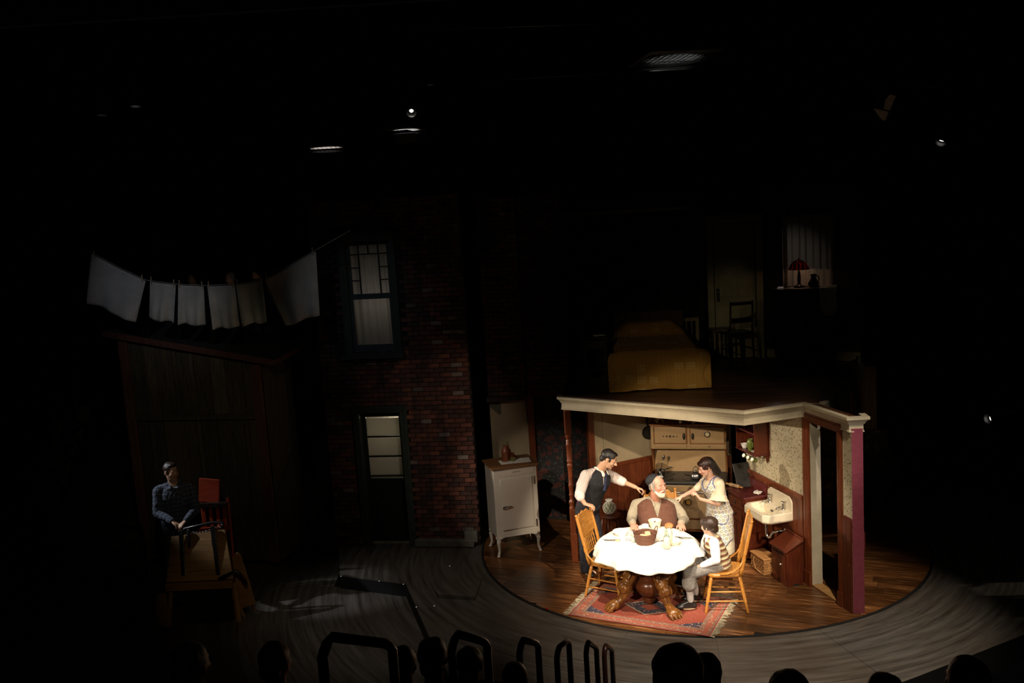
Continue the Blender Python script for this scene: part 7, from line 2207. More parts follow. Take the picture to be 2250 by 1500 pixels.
MB().lathe([(0.005, 0), (0.075, 0), (0.08, 0.012), (0.04, 0.03), (0.02, 0.05), (0.026, 0.12), (0.018, 0.2), (0.012, 0.24), (0.012, 0.33), (0.005, 0.33)], n=20).build('base', M['darkwood'], lp, smooth=True)
MB().lathe([(0.150, 0.255), (0.140, 0.285), (0.105, 0.345), (0.062, 0.385), (0.03, 0.395), (0.028, 0.390), (0.060, 0.380), (0.102, 0.341), (0.136, 0.282), (0.146, 0.255)], n=36, cap=False).build('shade', M['shade'], lp, smooth=True)
MB().ell((0, 0, 0.31), (0.028, 0.028, 0.035), n=12, m=8).build('bulb', emis('lamp_bulb', (1.0, 0.62, 0.30), 1.2), lp, smooth=True)
MB().lathe([(0.004, 0.33), (0.008, 0.395), (0.012, 0.41), (0.004, 0.425)], n=10).build('finial', M['steel'], lp, smooth=True)
pl = pointl('table_lamp_glow', on_dr(-0.08, 0.02, 0.0) + Vector((0, 0, 0.275)), 1.5, (1.0, 0.60, 0.34), 0.02)
pl.location = on_dr(-0.08, 0.02) + Vector((0.0, 0, 0.27))
t = thing('pitcher', 'dark ceramic pitcher on the dresser right of the lamp', 'pitcher', on_dr(0.12, -0.02, 0.001), 0.3)
MB().lathe([(0.004, 0), (0.05, 0), (0.075, 0.03), (0.08, 0.06), (0.05, 0.10), (0.034, 0.13), (0.036, 0.16), (0.050, 0.185), (0.046, 0.185), (0.031, 0.16), (0.004, 0.13)], n=20).build('pitcher_body', plain('dark_glaze', (0.01, 0.011, 0.014), 0.12), t, smooth=True)
MB().tube([(0.034, 0, 0.16), (0.085, 0, 0.15), (0.095, 0, 0.10), (0.07, 0, 0.06)], 0.008, 8).build('handle', M['iron'], t, smooth=True)
for i, (x, y, a, lb) in enumerate(((-0.33, -0.13, 0.2, 'folded paper at the far left of the dresser top'), (-0.19, -0.14, -0.1, 'folded paper in front of the table lamp'))):
    o = MB().box((0, 0, 0), (0.11, 0.07, 0.006)).build('paper', M['paper'], None); o.location = on_dr(x, y, 0.004); o.rotation_euler.z = a; tag(o, lb, 'paper')
# window 2 with sheer curtain
wv = (Vector((2.56, 0.64)) - Vector((1.46, 1.50))).normalized(); wa = math.atan2(wv.y, wv.x)
w2 = struct('window_2', MB().grid(lambda u, v: (-0.36 + 0.72 * u, 0.018 * math.sin(u * 44) + 0.012 * math.sin(u * 17 + 2), 1.05 * v), 90, 4), M['sheer'], smooth=True)
w2.location = (1.965, 1.085, 3.31); w2.rotation_euler.z = wa
MB().box((0, 0.09, 0.52), (0.70, 0.006, 1.04)).build('glass_pane', M['glass'], w2)
MB().box((0, 0.03, 1.08), (0.80, 0.02, 0.02)).build('curtain_rod', M['iron'], w2)
for x in (-0.35, 0.35): MB().box((x, 0.08, 0.52), (0.05, 0.04, 1.06)).build('window_stile', M['oldcream'], w2)
for z in (0.0, 1.04): MB().box((0, 0.08, z), (0.70, 0.04, 0.045)).build('window_rail', M['oldcream'], w2)
spot('bedroom_window_back', (2.2, 3.0, 4.3), (1.80, 1.2, 3.70), 7, (1.0, 0.88, 0.80), 34, 1.0)

# ------------------------------------------------------------------ dark hall: armchair, sofa, inner door
def sofa(name, label, loc, rz, w, cat):
    t = thing(name, label, cat, loc, rz)
    MB().box((0, 0, 0.24), (w, 0.72, 0.30)).build('base', M['sofa'], t, bevel=0.04)
    MB().box((0, 0.30, 0.58), (w, 0.18, 0.56)).build('backrest', M['sofa'], t, bevel=0.07)
    for s in (-1, 1): MB().box((s * (w / 2 - 0.08), -0.02, 0.42), (0.17, 0.70, 0.32)).build('arm', M['sofa'], t, bevel=0.06)
    n_ = max(1, round((w - 0.3) / 0.6))
    for k in range(n_):
        cw = (w - 0.34) / n_
        MB().box((-(w - 0.34) / 2 + cw * (k + 0.5), -0.06, 0.44), (cw - 0.01, 0.56, 0.14)).build('cushion', M['sofa'], t, bevel=0.04)
    for sx_ in (-1, 1):
        for sy_ in (-1, 1): MB().box((sx_ * (w / 2 - 0.08), sy_ * 0.3, 0.045), (0.06, 0.06, 0.09)).build('foot', M['darkwood'], t)
    return t
sofa('armchair', 'dark floral armchair in the hall seen through the kitchen doorway', (1.70, 0.75, 0.0), math.radians(-60), 0.80, 'armchair')
sofa('sofa', 'dark floral sofa in the gloom right of the purple wall end', (3.02, 1.78, 0.0), math.radians(-8), 0.95, 'sofa')
t = tag(MB().box((0, 0, 0.98), (0.70, 0.045, 1.94)).build('hall_door', plain('brown_hall_door_paint', (0.16, 0.11, 0.065), 0.5), None), 'brown panelled hall door standing dim behind the kitchen doorway', 'door')
hv = (Vector((2.42, 0.66)) - Vector((1.95, 1.68))).normalized()
t.location = (2.14, 1.14, 0.012); t.rotation_euler.z = math.atan2(hv.y, hv.x)
for z, h in ((0.48, 0.62), (1.38, 0.80)):
    MB().box((0, -0.026, z), (0.46, 0.012, h)).build('door_panel', t.data.materials[0], t, bevel=0.01)
MB().ell((0.28, -0.06, 0.98), (0.028, 0.03, 0.028), n=12, m=8).build('door_knob', plain('brass', (0.5, 0.3, 0.1), 0.25, 1.0), t, smooth=True)

# ------------------------------------------------------------------ shed at the left
SL, SR = Vector((-8.05, 0.60)), Vector((-5.93, 0.15))
sd = (SR - SL); SW = sd.length; sd.normalize(); sn = Vector((sd.y, -sd.x))
shed = thing('shed', 'tall weathered board shed with a sloping dark roof at the left', 'shed', (SL.x + 0.07, SL.y, -0.015), math.atan2(sd.y, sd.x))
zt = lambda x: 3.30 - 0.45 * x / SW
rg = random.Random(8); x = 0.16
while x < SW - 0.17:
    w = rg.choice((0.07, 0.17, 0.22, 0.25, 0.19)); w = min(w, SW - 0.15 - x)
    zm = 2.12 + rg.uniform(-0.01, 0.01)
    y0 = rg.uniform(-0.008, 0.008)
    MB().prism([(x + 0.005, zm), (x + w - 0.005, zm), (x + w - 0.005, zt(x + w)), (x + 0.005, zt(x))], y0, y0 + 0.022, fn=lambda v: (v.x, v.z, v.y)).build('board', M['shed'], shed)
    MB().box((x + w / 2, 0.03 + rg.uniform(-0.008, 0.008), 1.05), (w - 0.010, 0.022, 2.10)).build('board', M['shed'], shed)
    x += w
MB().box((SW / 2, -0.01, 2.10), (SW - 0.30, 0.05, 0.075)).build('cross_rail', M['shed'], shed, bevel=0.004)
MB().box((0.09, -0.01, 1.62), (0.13, 0.06, 3.24)).build('corner_post', M['shedred'], shed, bevel=0.006)
MB().box((SW - 0.08, -0.01, 1.41), (0.14, 0.06, 2.83)).build('corner_post', M['shedred'], shed, bevel=0.006)
MB().box((SW / 2, 0.06, 1.45), (SW - 0.1, 0.015, 2.75)).build('backing', M['black'], shed)
rf = MB(); rf.add([(-0.14, -0.10, 3.32), (SW + 0.24, -0.10, 2.83), (SW + 0.20, 1.05, 2.90), (0.1, 1.35, 3.42), (-0.14, -0.10, 3.37), (SW + 0.24, -0.10, 2.88), (SW + 0.20, 1.05, 2.95), (0.1, 1.35, 3.47)], [(3, 2, 1, 0), (4, 5, 6, 7), (0, 1, 5, 4), (1, 2, 6, 5), (2, 3, 7, 6), (3, 0, 4, 7)])
rf.build('roof', M['roofing'], shed)
MB().bar((-0.15, -0.11, 3.345), (SW + 0.25, -0.11, 2.855), 0.03, 0.085).build('fascia', M['shedred'], shed, bevel=0.004)
MB().bar((SW + 0.25, -0.11, 2.855), (SW + 0.21, 1.05, 2.92), 0.03, 0.07).build('fascia', M['shedred'], shed, bevel=0.004)
for k in range(4):
    y = 0.06 + 0.21 * k
    MB().box((SW - 0.01, y + 0.10, 1.40), (0.022, 0.20, 2.80)).build('side_board', M['shed'], shed)
MB().bar((SW + 0.01, 0.05, 0.95), (SW + 0.01, 0.80, 1.55), 0.10, 0.02, up=(1, 0, 0)).build('side_brace', M['shed'], shed)
MB().bar((SW + 0.01, 0.05, 0.25), (SW + 0.01, 0.80, 0.75), 0.10, 0.02, up=(1, 0, 0)).build('side_brace', M['shed'], shed)

# ------------------------------------------------------------------ clothes line
Yc = -0.30
rope_pts = [(-7.79, 4.47), (-7.45, 4.25), (-7.11, 4.06), (-6.72, 3.985), (-6.36, 3.945), (-5.95, 3.935), (-5.60, 4.0), (-5.25, 4.14), (-4.90, 4.30)]
ropes = MB().tube([(-8.6, Yc, 5.05)] + [(x, Yc, z + 0.012) for x, z in rope_pts] + [(-4.4, Yc, 4.55)], 0.006, 6).build('clothes_line', M['rope'], None, smooth=True)
tag(ropes, 'thin sagging clothes line carrying six white cloths', 'clothes line')
def ropez(x):
    for (a, za), (b, zb) in zip(rope_pts, rope_pts[1:]):
        if a <= x <= b: return za + (zb - za) * (x - a) / (b - a)
    return rope_pts[0][1] if x < rope_pts[0][0] else rope_pts[-1][1]
LD = [(-7.775, -7.115, (-7.90, 3.83), (-7.31, 3.52), 'large white sheet at the left end of the clothes line', 'sheet'),
      (-7.06, -6.73, (-7.145, 3.565), (-6.82, 3.495), 'small white cloth next to the large left sheet on the line', 'towel'),
      (-6.70, -6.37, (-6.75, 3.47), (-6.405, 3.43), 'small white cloth left of the lowest point of the line', 'towel'),
      (-6.325, -5.965, (-6.30, 3.38), (-5.96, 3.385), 'small white cloth just right of the lowest point of the line', 'towel'),
      (-5.95, -5.605, (-5.925, 3.40), (-5.58, 3.43), 'small white cloth beside the large dim right sheet', 'towel'),
      (-5.59, -4.87, (-5.36, 3.355), (-4.90, 3.48), 'large dim sheet at the right end of the clothes line', 'sheet')]
for i, (x0, x1, bl, br, lb, nm) in enumerate(LD):
    rg = random.Random(20 + i); ph = rg.uniform(0, 6)
    def fn(u, v):
        xt, zt_ = x0 + (x1 - x0) * u, ropez(x0 + (x1 - x0) * u)
        xb, zb = bl[0] + (br[0] - bl[0]) * u, bl[1] + (br[1] - bl[1]) * u
        k = v
        yy = Yc - 0.016 + k * (0.035 * math.sin(u * 7 + ph) + 0.022 * math.sin(u * 15 + ph * 2)) + 0.02 * math.sin(PI * u) * math.sin(2 * PI * k)
        return (xt + (xb - xt) * k, yy, zt_ + (zb - zt_) * k + 0.012 * k * math.sin(u * 9 + ph))
    o = MB().grid(fn, 26, 18).build(nm, M['laundry'], None, smooth=True, solid=0.003)
    tag(o, lb, 'laundry', 'washing on the clothes line')
    for u in (0.06, 0.94):
        xp = x0 + (x1 - x0) * u; zp = ropez(xp)
        pg = MB().box((xp, Yc - 0.022, zp + 0.018), (0.014, 0.012, 0.10)).build('clothes_peg', M['peg'], o)

# ------------------------------------------------------------------ furniture pile with handcart in front of the plaid-shirted man
pile = thing('handcart', 'tipped wooden handcart with black straps and a black push handle before the plaid-shirted man', 'cart', (-6.45, -1.3, -0.18))
pz = lambda v: Vector(v) - Vector((-6.45, -1.3, -0.18))
TL, TR, BL_, BR_ = [pz(v) for v in ((-6.84, -1.15, 0.88), (-6.16, -1.15, 0.93), (-6.86, -1.42, 0.385), (-6.03, -1.42, 0.375))]
nrm = (TR - TL).cross(BL_ - TL).normalized(); nrm = nrm if nrm.y < 0 else -nrm
for k in range(5):
    a0, a1 = k / 5 + 0.0015, (k + 1) / 5 - 0.0015
    q = [TL.lerp(BL_, a0), TR.lerp(BR_, a0), TR.lerp(BR_, a1), TL.lerp(BL_, a1)]
    MB().add(q + [p - nrm * 0.03 for p in q], [(0, 1, 2, 3), (7, 6, 5, 4), (0, 4, 5, 1), (1, 5, 6, 2), (2, 6, 7, 3), (3, 7, 4, 0)]).build('plank', M['ply'], pile, bevel=0.002)
MB().bar(BL_ + Vector((0.0, -0.03, -0.05)), BR_ + Vector((0, -0.03, -0.05)), 0.05, 0.09).build('lower_rail', M['ply'], pile, bevel=0.005)
for a, b in ((0.20, 0.27), (0.79, 0.80)):
    p, q = TL.lerp(TR, a) + nrm * 0.015, BL_.lerp(BR_, b) + nrm * 0.02 + Vector((0, 0, -0.11))
    MB().bar(p + Vector((0, 0, 0.06)), q, 0.055, 0.028, up=nrm).build('strap', M['blackmetal'], pile, bevel=0.005)
hp = [pz(v) for v in ((-6.705, -1.13, 0.86), (-6.69, -1.08, 0.945), (-6.50, -1.07, 0.975), (-6.34, -1.07, 1.0), (-6.20, -1.08, 1.0), (-6.19, -1.13, 0.90))]
MB().tube(hp, 0.020, 10).build('push_handle', M['blackmetal'], pile, smooth=True)
for x in (-6.61, -6.31):
    MB().cap(pz((x, -1.16, 0.95)), pz((x + 0.01, -1.22, 0.76)), 0.020, 0.018).build('hook', M['blackmetal'], pile, smooth=True)
for k in range(13):
    a = k / 12; p = hp[1].lerp(hp[4], a) + Vector((0, -0.025, -0.03 - 0.05 * math.sin(PI * a)))
    MB().tube([p + Vector((0.016 * math.cos(t), 0.008 * math.sin(t) if k % 2 else 0, 0.012 * math.sin(t))) for t in [2 * PI * i / 10 for i in range(10)]], 0.004, 5, True).build('chain_link', M['steel'], pile, smooth=True)
MB().box(pz((-6.40, -1.33, 0.055)), (0.60, 0.16, 0.46)).build('dark_void', M['black'], pile)  # added black block standing for the dark void between the legs
for x0, x1 in ((-6.80, -6.88), (-6.03, -6.015)):
    MB().bar(pz((x0, -1.42, 0.33)), pz((x1, -1.43, -0.178)), 0.055, 0.05).build('leg', M['ply'], pile, bevel=0.004)
q = [pz(v) for v in ((-6.99, -1.43, 0.25), (-6.88, -1.43, 0.24), (-6.87, -1.45, -0.17), (-7.09, -1.45, -0.178))]
MB().add(q + [p + Vector((0, 0.03, 0)) for p in q], [(0, 1, 2, 3), (7, 6, 5, 4), (0, 4, 5, 1), (1, 5, 6, 2), (2, 6, 7, 3), (3, 7, 4, 0)]).build('side_board', M['ply'], pile)
t = thing('plywood_chair', 'brown plywood chair lying against the right side of the handcart', 'chair', (-5.95, -1.25, -0.18))
pq = lambda v: Vector(v) - Vector((-5.95, -1.25, -0.18))
bp_ = [(-6.075, 0.60), (-6.0, 0.655), (-5.965, 0.63), (-5.90, 0.32), (-5.842, -0.02), (-5.86, -0.04), (-6.04, -0.09), (-6.06, 0.2)]
MB().prism(bp_, -1.26, -1.24, fn=lambda v: pq((v.x, v.z, v.y))).build('backrest', M['ply'], t, bevel=0.006)
MB().tube([pq(v) for v in ((-6.19, -1.46, 0.40), (-6.08, -1.46, 0.455), (-5.975, -1.45, 0.49), (-5.92, -1.44, 0.42), (-5.875, -1.43, 0.31))], 0.024, 8).build('curved_arm', M['darkwood'], t, smooth=True)
MB().bar(pq((-6.10, -1.33, 0.30)), pq((-5.99, -1.29, -0.179)), 0.03, 0.03).build('leg', M['ply'], t, bevel=0.004)
MB().bar(pq((-5.93, -1.20, 0.05)), pq((-5.90, -1.12, -0.179)), 0.03, 0.03).build('leg', M['ply'], t, bevel=0.004)
t = thing('red_chair', 'worn red wooden chair behind the plaid-shirted man\'s left arm', 'chair', (-6.42, -0.50, -0.18), -0.1)
MB().box((-0.12, 0.02, 1.43), (0.28, 0.03, 0.32), Matrix.Rotation(0.12, 3, 'Y')).build('backrest', M['redpaint'], t, bevel=0.006)
for x in (-0.26, 0.10): MB().bar((x, 0.03, 0.0), (x + 0.01, 0.04, 1.32), 0.035, 0.035).build('leg', M['redpaint'], t, bevel=0.004)
MB().bar((-0.28, -0.02, 1.24), (0.12, -0.02, 1.24), 0.05, 0.07).build('back_bar', M['darkwood'], t, bevel=0.004)
for k in range(4): MB().box((-0.22 + 0.095 * k, 0.0, 1.08), (0.045, 0.02, 0.28)).build('slat', M['redpaint'], t, bevel=0.003)
MB().box((-0.08, -0.16, 0.92), (0.40, 0.34, 0.035)).build('seat', M['redpaint'], t, bevel=0.005)
for x in (-0.25, 0.09): MB().bar((x, -0.28, 0.0), (x, -0.28, 0.91), 0.035, 0.035).build('leg', M['redpaint'], t, bevel=0.004)
o = MB().cap((0, 0, 0), (0.01, 0, 0.09), 0.035, 0.03).build('red_lantern', M['red'], None, smooth=True); o.location = (-6.30, -0.78, 0.80); 
o.location = (-6.335, -0.70, 0.80); tag(o, 'small bright red can on the red chair\'s seat', 'can')
ladder_chair('dark ladderback chair at the right hand of the plaid-shirted man', (-7.28, -0.95, -0.18), math.radians(160), M['darkwood'], h=1.25)

# ------------------------------------------------------------------ dim staircase far left
stt = thing('stage_stairs', 'dim grey-green open stairs in the dark at the far left', 'stairs', (-10.6, 2.5, -0.18))
for k in range(7):
    MB().box((0.10 + 0.13 * k, 0, 0.20 + 0.27 * k), (0.22, 0.9, 0.035)).build('tread', M['greentrim'], stt)
for y in (-0.45, 0.45):
    MB().bar((-0.05, y, 0.0), (0.95, y, 2.05), 0.04, 0.16).build('stringer', M['greentrim'], stt)
    MB().tube([(-0.08, y, 0.95), (0.85, y, 2.95)], 0.02, 8).build('handrail', M['greentrim'], stt, smooth=True)
    for k in range(3): MB().bar((-0.05 + 0.42 * k, y, 0.05 + 0.88 * k), (-0.05 + 0.42 * k, y, 1.0 + 0.90 * k), 0.03, 0.03).build('post', M['greentrim'], stt)

# ------------------------------------------------------------------ house: aisle rails, tiers, audience
def loop_rail(label, a, b, foot):
    a, b = Vector(a), Vector(b)
    t = thing('aisle_rail', label, 'handrail', (a.x, a.y, foot), 0, 'grab rails along the aisle steps')
    o_ = Vector((a.x, a.y, foot)); h = a.z - foot
    dz = (b - a).z; d = (b - a); d.z = 0; L = d.length; d.normalize()
    r = 0.05
    pts = [Vector((0, 0, 0)), Vector((0, 0, h - r * 1.5)), Vector((0, 0, h - r)) + d * 0.012, Vector((0, 0, h - 0.02)) + d * 0.03, Vector((0, 0, h)) + d * 0.06]
    e = d * L + Vector((0, 0, dz))
    pts += [e - d * 0.045 + Vector((0, 0, h)), e - d * 0.02 + Vector((0, 0, h - 0.02)), e + Vector((0, 0, h - r)), e + Vector((0, 0, 0))]
    MB().tube(pts, 0.024, 10).build('rail_tube', plain('dark_varnished_rail', (0.045, 0.016, 0.011), 0.28), t, smooth=True)
    for p in (Vector((0, 0, 0)), d * L + Vector((0, 0, dz))): MB().lathe([(0.002, 0), (0.05, 0), (0.05, 0.01), (0.002, 0.012)], p, n=14).build('foot_plate', M['blackmetal'], t)
    return t
RL = [((-3.345, -8.33, 2.76), (-3.071, -8.06, 2.62), 'widest grab rail of the aisle, left of the others and nearest the camera'),
      ((-2.843, -7.451, 2.316), (-2.656, -7.23, 2.20), 'second grab rail down the aisle, wide with a worn top'),
      ((-2.485, -6.29, 1.689), (-2.352, -6.069, 1.60), 'third grab rail down the aisle, bright worn top'),
      ((-2.205, -5.413, 1.18), (-2.092, -5.18, 1.16), 'fourth grab rail down the aisle, top tilting up to the right'),
      ((-1.932, -4.798, 0.9), (-1.825, -4.582, 0.80), 'fifth grab rail down the aisle, narrow'),
      ((-1.726, -4.198, 0.562), (-1.633, -3.981, 0.47), 'last and smallest grab rail, at the stage edge')]
stp = MB()
for i, (a, b, lb) in enumerate(RL):
    foot = a[2] - 1.0
    loop_rail(lb, a, b, foot)
    stp.box((a[0] + 0.1, (a[1] + b[1]) / 2 - 0.02, foot - 0.165), (1.5, 0.5, 0.10))
stp.v = [(x, y, z) for x, y, z in stp.v]
struct('floor_aisle_steps', stp, M['black'])

def audience(label, head, rz, hairm, k=1.0, bald=False, facing=(0, 1, -0.05), cloth=None):
    h = Vector(head); hx = Vector((h.x, h.y, h.z))
    Rz = Matrix.Rotation(rz, 3, 'Z'); F = Rz @ Vector((0, 1, 0)); L_ = Rz @ Vector((1, 0, 0))
    H = Head(h, F + Vector((0, 0, -0.08)), 0.235 * k)
    mb = MB(); H.build(mb)
    nk = h + F * -0.03 + Vector((0, 0, -0.20 * k)); pel = h + F * -0.06 + Vector((0, 0, -0.72 * k))
    mb.cap(nk, H.p(0, -0.06, -0.2), 0.06, 0.056)
    jj = dict(pel=pel, neck=nk, shR=nk + L_ * 0.19 + Vector((0, 0, -0.06)), shL=nk - L_ * 0.19 + Vector((0, 0, -0.06)))
    torso(mb, jj, F, (0.16, 0.11), (0.15, 0.10), (0.17, 0.11), 0.15)
    jk = MB(); torso(jk, jj, F, (0.18, 0.13), (0.17, 0.12), (0.19, 0.13), 0.175, 0.015, top=0.98)
    for q, s in (('R', 1), ('L', -1)):
        el = jj['sh' + q] + L_ * s * 0.06 + Vector((0, 0, -0.27)) + F * 0.03; wr = el + F * 0.22 - L_ * s * 0.10 + Vector((0, 0, -0.04))
        limb(mb, jj['sh' + q], el, wr, (0.045, 0.038, 0.026)); limb(jk, jj['sh' + q], el, wr, (0.068, 0.060, 0.045)); jk.cap(nk.lerp(jj['sh' + q], 0.4), jj['sh' + q], 0.055, 0.066)
        hand(mb, wr, F - L_ * s * 0.4, Vector((0, 0, -1)), -L_ * s, (0.3, 0.5, 0.4), 1.0, 0.4)
        kn = pel + L_ * s * 0.12 + F * 0.42 + Vector((0, 0, 0.02)); an = kn + Vector((0, 0, -0.42))
        limb(mb, pel + L_ * s * 0.09, kn, an, (0.075, 0.055, 0.04)); limb(jk, pel + L_ * s * 0.09, kn, an, (0.095, 0.075, 0.06))
    o = body('person', label, (pel.x, pel.y, pel.z - 0.1), mb, M['skin'], 0.011, lambda c: None, None)
    garment(o, 'dark_clothes', jk, cloth or M['vestblack'], 0.013, 2)
    hm = MB(); H.ell(hm, (0, -0.11, 0.15), (0.37, 0.42, 0.38), 20, 12); H.ell(hm, (0, -0.30, -0.12), (0.29, 0.19, 0.26))
    for s in (-1, 1): H.ell(hm, (s * 0.30, -0.02, 0.0), (0.06, 0.12, 0.18))
    garment(o, 'hair', hm, hairm, 0.011, 1, wrinkle=0.006 if not bald else 0.001)
    return o
A0 = [('broad dark head of the spectator at bottom centre right', (-1.90, -9.22, 2.97), 0.1, 'hairbrown', 1.05),
      ('spectator with tousled hair just behind the broad dark head at bottom centre right', (-1.50, -7.7, 2.15), 0.1, 'hairbrown', 1.0),
      ('spectator with a wide dark head halfway between the tousled head and the right edge', (-1.30, -8.5, 2.46), 0.2, 'hairblack', 1.0),
      ('low round dark head among the spectators at lower right', (-0.70, -8.05, 2.17), 0.2, 'hairbrown', 0.97),
      ('spectator with a curly dark head, rightmost of those at lower right', (-0.42, -8.30, 2.36), 0.2, 'hairblack', 1.0),
      ('spectator whose head shows through the second grab rail', (-2.80, -6.75, 1.80), -0.1, 'hairblack', 1.0),
      ('spectator whose head shows between the second and third grab rails', (-2.52, -6.60, 1.60), 0.0, 'hairbrown', 1.0),
      ('spectator left of the second grab rail with a large round head', (-2.98, -7.15, 2.06), -0.1, 'hairblack', 1.05),
      ('spectator with a reddish neck left of the large round head', (-3.20, -6.85, 1.88), -0.2, 'hairauburn', 1.0),
      ('grey-haired spectator in the dark at lower left', (-3.83, -7.40, 2.22), -0.3, 'hairgrey', 1.0),
      ('spectator in the dark at the far lower left below the handcart', (-4.10, -7.90, 2.48), -0.3, 'hairgrey', 1.0)]
tiers = MB()
for lb, hd_, rz, hm_, k in A0:
    audience(lb, hd_, rz, M[hm_], k)
    tiers.box((hd_[0], hd_[1] - 0.10, (hd_[2] - 0.93 * k) - 0.25), (0.5, 0.44, 0.5))
struct('trim_seating_tiers', tiers, M['black'])
t2 = MB()
for i, (hd_, lb, hm_) in enumerate((((-8.17, 4.5, 3.82), 'leftmost of three dim far spectators above the clothes line', 'hairbrown'), ((-7.485, 4.5, 3.78), 'middle one of three dim far spectators above the clothes line', 'hairgrey'), ((-7.0, 4.5, 3.81), 'rightmost of three dim far spectators above the clothes line, ruddy face', 'hairblack'))):
    audience(lb, hd_, PI - 0.2, M[hm_], 1.0)
    t2.box((hd_[0], hd_[1] + 0.10, hd_[2] - 0.93 - 0.25), (0.46, 0.44, 0.5))
struct('trim_far_seating', t2, M['black'])
spot('far_house_spill', (-4.5, -1.0, 6.5), (-7.3, 4.5, 3.7), 22, (1.0, 0.7, 0.5), 18, 0.9)

# ------------------------------------------------------------------ overhead rig
def rig_light(label, loc, target, on=None, size=1.0):
    t = thing('stage_light', label, 'stage light', loc)
    d = (Vector(target) - Vector(loc)).normalized()
    MB().lathe([(0.01, -0.30), (0.07, -0.30), (0.09, -0.22), (0.09, -0.10), (0.075, -0.08), (0.075, 0.14), (0.085, 0.15), (0.085, 0.18), (0.07, 0.18), (0.065, 0.10), (0.01, 0.10)], n=18, axis=d).build('barrel', M['blackmetal'], t, angle=40)
    s_ = d.cross(Vector((0, 0, 1))).normalized()
    MB().tube([s_ * 0.11, s_ * 0.12 + Vector((0, 0, 0.16)), Vector((0, 0, 0.24)), -s_ * 0.12 + Vector((0, 0, 0.16)), -s_ * 0.11], 0.012, 8).build('yoke', M['blackmetal'], t, smooth=True)
    MB().tube([Vector((0, 0, 0.24)), Vector((0, 0, 0.36))], 0.02, 8).build('clamp', M['blackmetal'], t, smooth=True)
    if on: MB().lathe([(0.001, 0), (0.05 * size, 0), (0.001, 0.012)], d * 0.12, n=14, axis=d).build('lens', on, t, smooth=True)
    return t
pipes = [((-10, 0.6, 7.35), (6, 1.2, 7.05)), ((-9, 1.6, 6.60), (6, 1.6, 6.60)), ((2.4, 0.6, 6.16), (5.5, 0.4, 5.72)), ((-9.5, 0.5, 7.33), (-6, 0.6, 7.0))]
for i, (a, b) in enumerate(pipes[:3]):
    tag(MB().tube([a, b], 0.024, 10).build('lighting_pipe', M['blackmetal'], None, smooth=True), ['black lighting pipe highest over the stage', 'black lighting pipe behind the highest one', 'short black lighting pipe at the upper right'][i], 'pipe')
rig_light('stage light with a bright glint above the two lit grid panels', (-3.67, 1.60, 6.30), (-3.5, -0.6, 4.4), M['lens'], 0.55)
rig_light('stage light with a faint split glint at upper left, right one of two', (-7.45, 0.9, 6.62), (-7.4, 0.2, 0), M['lens_dim'], 1.3)
rig_light('stage light with the faintest glint at upper left, left one of two', (-7.93, 0.9, 6.53), (-7.9, 0.3, 0), M['lens_dim'], 0.7)
rig_light('stage light glinting at the upper right below the tan flaps', (3.67, 0.42, 5.36), (2.2, -0.6, 3.0), M['lens_dim'], 0.8)
rig_light('stage light glinting low at the right edge', (4.11, -0.21, 1.51), (1.0, -0.8, 1.2), M['lens_dim'], 0.7)
tag(MB().box((4.11, -0.05, 0.6), (0.06, 0.06, 1.8)).build('light_stand', M['blackmetal'], None), 'black upright carrying the low stage light at the right edge', 'stand')
fl_ = thing('barn_door_light', 'hanging stage light with two tan barn door flaps at the upper right', 'stage light', (2.96, 0.67, 5.74))
MB().lathe([(0.02, -0.10), (0.14, -0.10), (0.16, 0.0), (0.16, 0.12), (0.02, 0.14)], (0, 0.18, 0.0), n=18, axis=(0, 1, 0)).build('housing', M['blackmetal'], fl_, angle=40)
f1 = [(0.045, 0.19), (0.13, 0.165), (0.065, -0.02), (-0.01, 0.0), (-0.02, 0.02), (-0.015, 0.12)]
f2_ = [(-0.165, 0.025), (0.052, -0.035), (0.02, -0.145), (0.005, -0.15), (-0.05, -0.12)]
MB().prism(f1, 0.0, 0.008, fn=lambda v: (v.x, v.z - v.y * 0.3, v.y)).build('flap', M['tan'], fl_)
MB().prism(f2_, 0.0, 0.008, fn=lambda v: (v.x, v.z - v.y * 0.3, v.y)).build('flap', M['tan'], fl_)
MB().tube([(0, 0.18, 0.12), (0, 0.16, 0.30)], 0.015, 8).build('hanger', M['blackmetal'], fl_, smooth=True)
spot('flap_spill', (2.4, -1.6, 5.0), (2.96, 0.67, 5.74), 4.5, (1.0, 0.8, 0.62), 20, 0.8)
def grid_panel(label, c, w, d, pitch, power, angle, tgt=(0, 0, 0), drop=0.5, col=(1, 1, 0.97), rz=0.0, blend=0.6, rot=None):
    t = thing('grid_panel', label, 'grid panel', c, rz)
    if rot: t.rotation_euler = rot
    MB().box((0, 0, 0.05), (w, d, 0.01)).build('plate', M['panelgrey'], t)
    mb = MB()
    n_ = int(w / pitch)
    for k in range(n_ + 1): mb.box((-w / 2 + k * pitch, 0, 0), (0.008, d, 0.008))
    n2 = int(d / pitch)
    for k in range(n2 + 1): mb.box((0, -d / 2 + k * pitch, 0), (w, 0.008, 0.008))
    wm = mb.build('wire_mesh', M['black'], t); wm['kind'] = 'stuff'
    spot('grid_spill', Vector(c) + Vector((tgt[0], tgt[1], -drop)), Vector(c) + Vector(tgt), power, col, angle, blend, 0.02)
grid_panel('large lit wire grid panel overhead at the top centre', (0.19, 1.39, 6.66), 1.05, 1.30, 0.08, 17.0, 56, (0.0, 0.0, 0), 0.8, (1, 1, 0.97), 0.12, 0.5)
g2 = grid_panel('lit wire grid panel with a bright edge left of the top centre', (-3.82, 1.66, 5.92), 0.46, 0.90, 0.06, 13.0, 44, (0.05, 0.0, 0), 0.5, rz=-0.25)
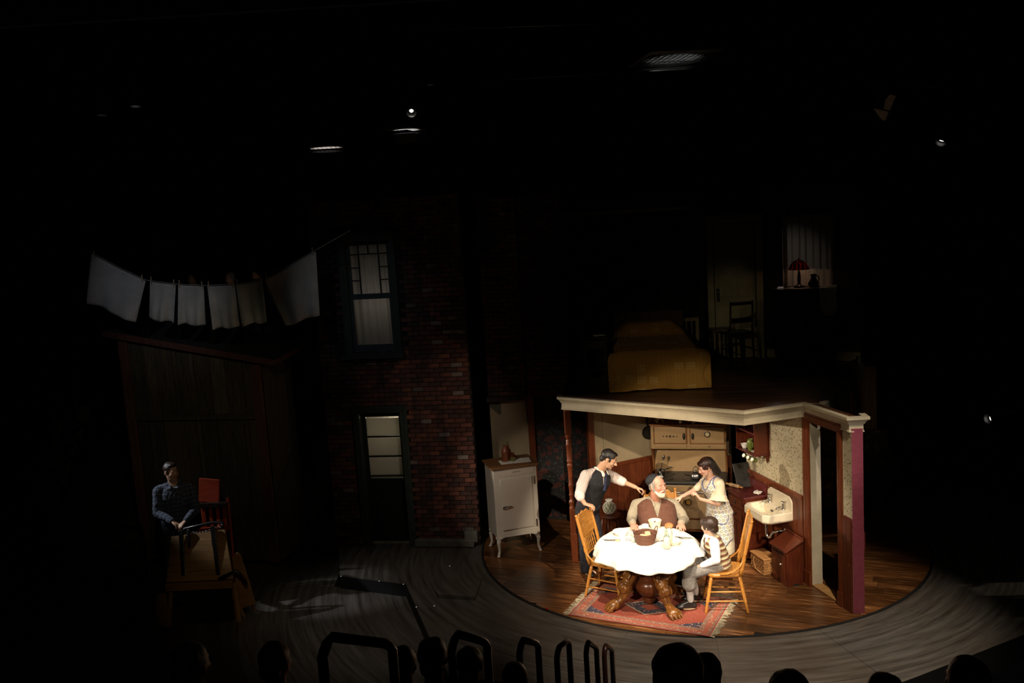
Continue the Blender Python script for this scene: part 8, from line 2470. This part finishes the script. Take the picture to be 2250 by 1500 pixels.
tag(MB().box((-3.74, 1.15, 5.80), (0.30, 0.02, 0.13), Matrix.Rotation(-0.12, 3, 'Z')).build('hanging_plate', M['panelgrey'], None), 'dim grey plate hanging just under the lit grid panel with a bright edge', 'plate')
grid_panel('lit narrow wire grid panel, the lowest of the overhead ones', (-4.96, 1.51, 5.72), 0.46, 0.75, 0.06, 13.0, 50, (0.0, 0, 0), 0.5, (1, 0.88, 0.8), 0.1)
grid_panel('small lit wire grid panel at the far upper left', (-8.19, 0.32, 6.93), 0.10, 0.17, 0.035, 2.2, 30, (0.05, -0.5, 0), 0.1, rot=(1.25, 0.45, -0.2))
for i, (x, y, z) in enumerate(((0.19, 1.39, 6.72), (-3.82, 1.66, 5.98), (-4.96, 1.51, 5.78), (-8.19, 0.32, 7.0), (2.96, 0.83, 6.0), (-3.67, 1.6, 6.62), (-7.45, 0.9, 6.96), (-7.93, 0.9, 6.86), (3.67, 0.42, 5.68))):
    tag(MB().tube([(x, y, z), (x, y, 9.5)], 0.006, 6).build('hanging_cable', M['black'], None), 'black cable carrying the overhead equipment', 'cable', 'cables of the overhead rig')
# ------------------------------------------------------------------ small marks on the floor
for i, (x, y) in enumerate(((-4.88, -0.57), (-4.336, -0.82), (-4.0, -0.975), (-3.431, -0.447), (-3.763, -1.70), (-3.545, -1.70))):
    o = MB().lathe([(0.001, 0), (0.007, 0), (0.007, 0.002), (0.001, 0.002)], n=8).build('floor_marker', M['glowtape'], None)
    o.location = (x, y, -0.013); tag(o, 'tiny pale glow marker ' + ['at the left corner of the grey stage edge', 'midway along the grey stage edge', 'at the inner corner of the grey stage edge', 'behind the low dark ramp', 'at the side edge left of the low ramp', 'in front of the low ramp tip'][i], 'marker', 'glow markers on the stage edge')
o = MB().lathe([(0.002, 0), (0.016, 0), (0.012, 0.02), (0.002, 0.024)], n=10).build('red_marker', M['red'], None, smooth=True); o.location = (-2.19, -2.03, 0.001); tag(o, 'tiny red marker at the left front edge of the turntable', 'marker')
bpy.data.scenes.remove(TMP)
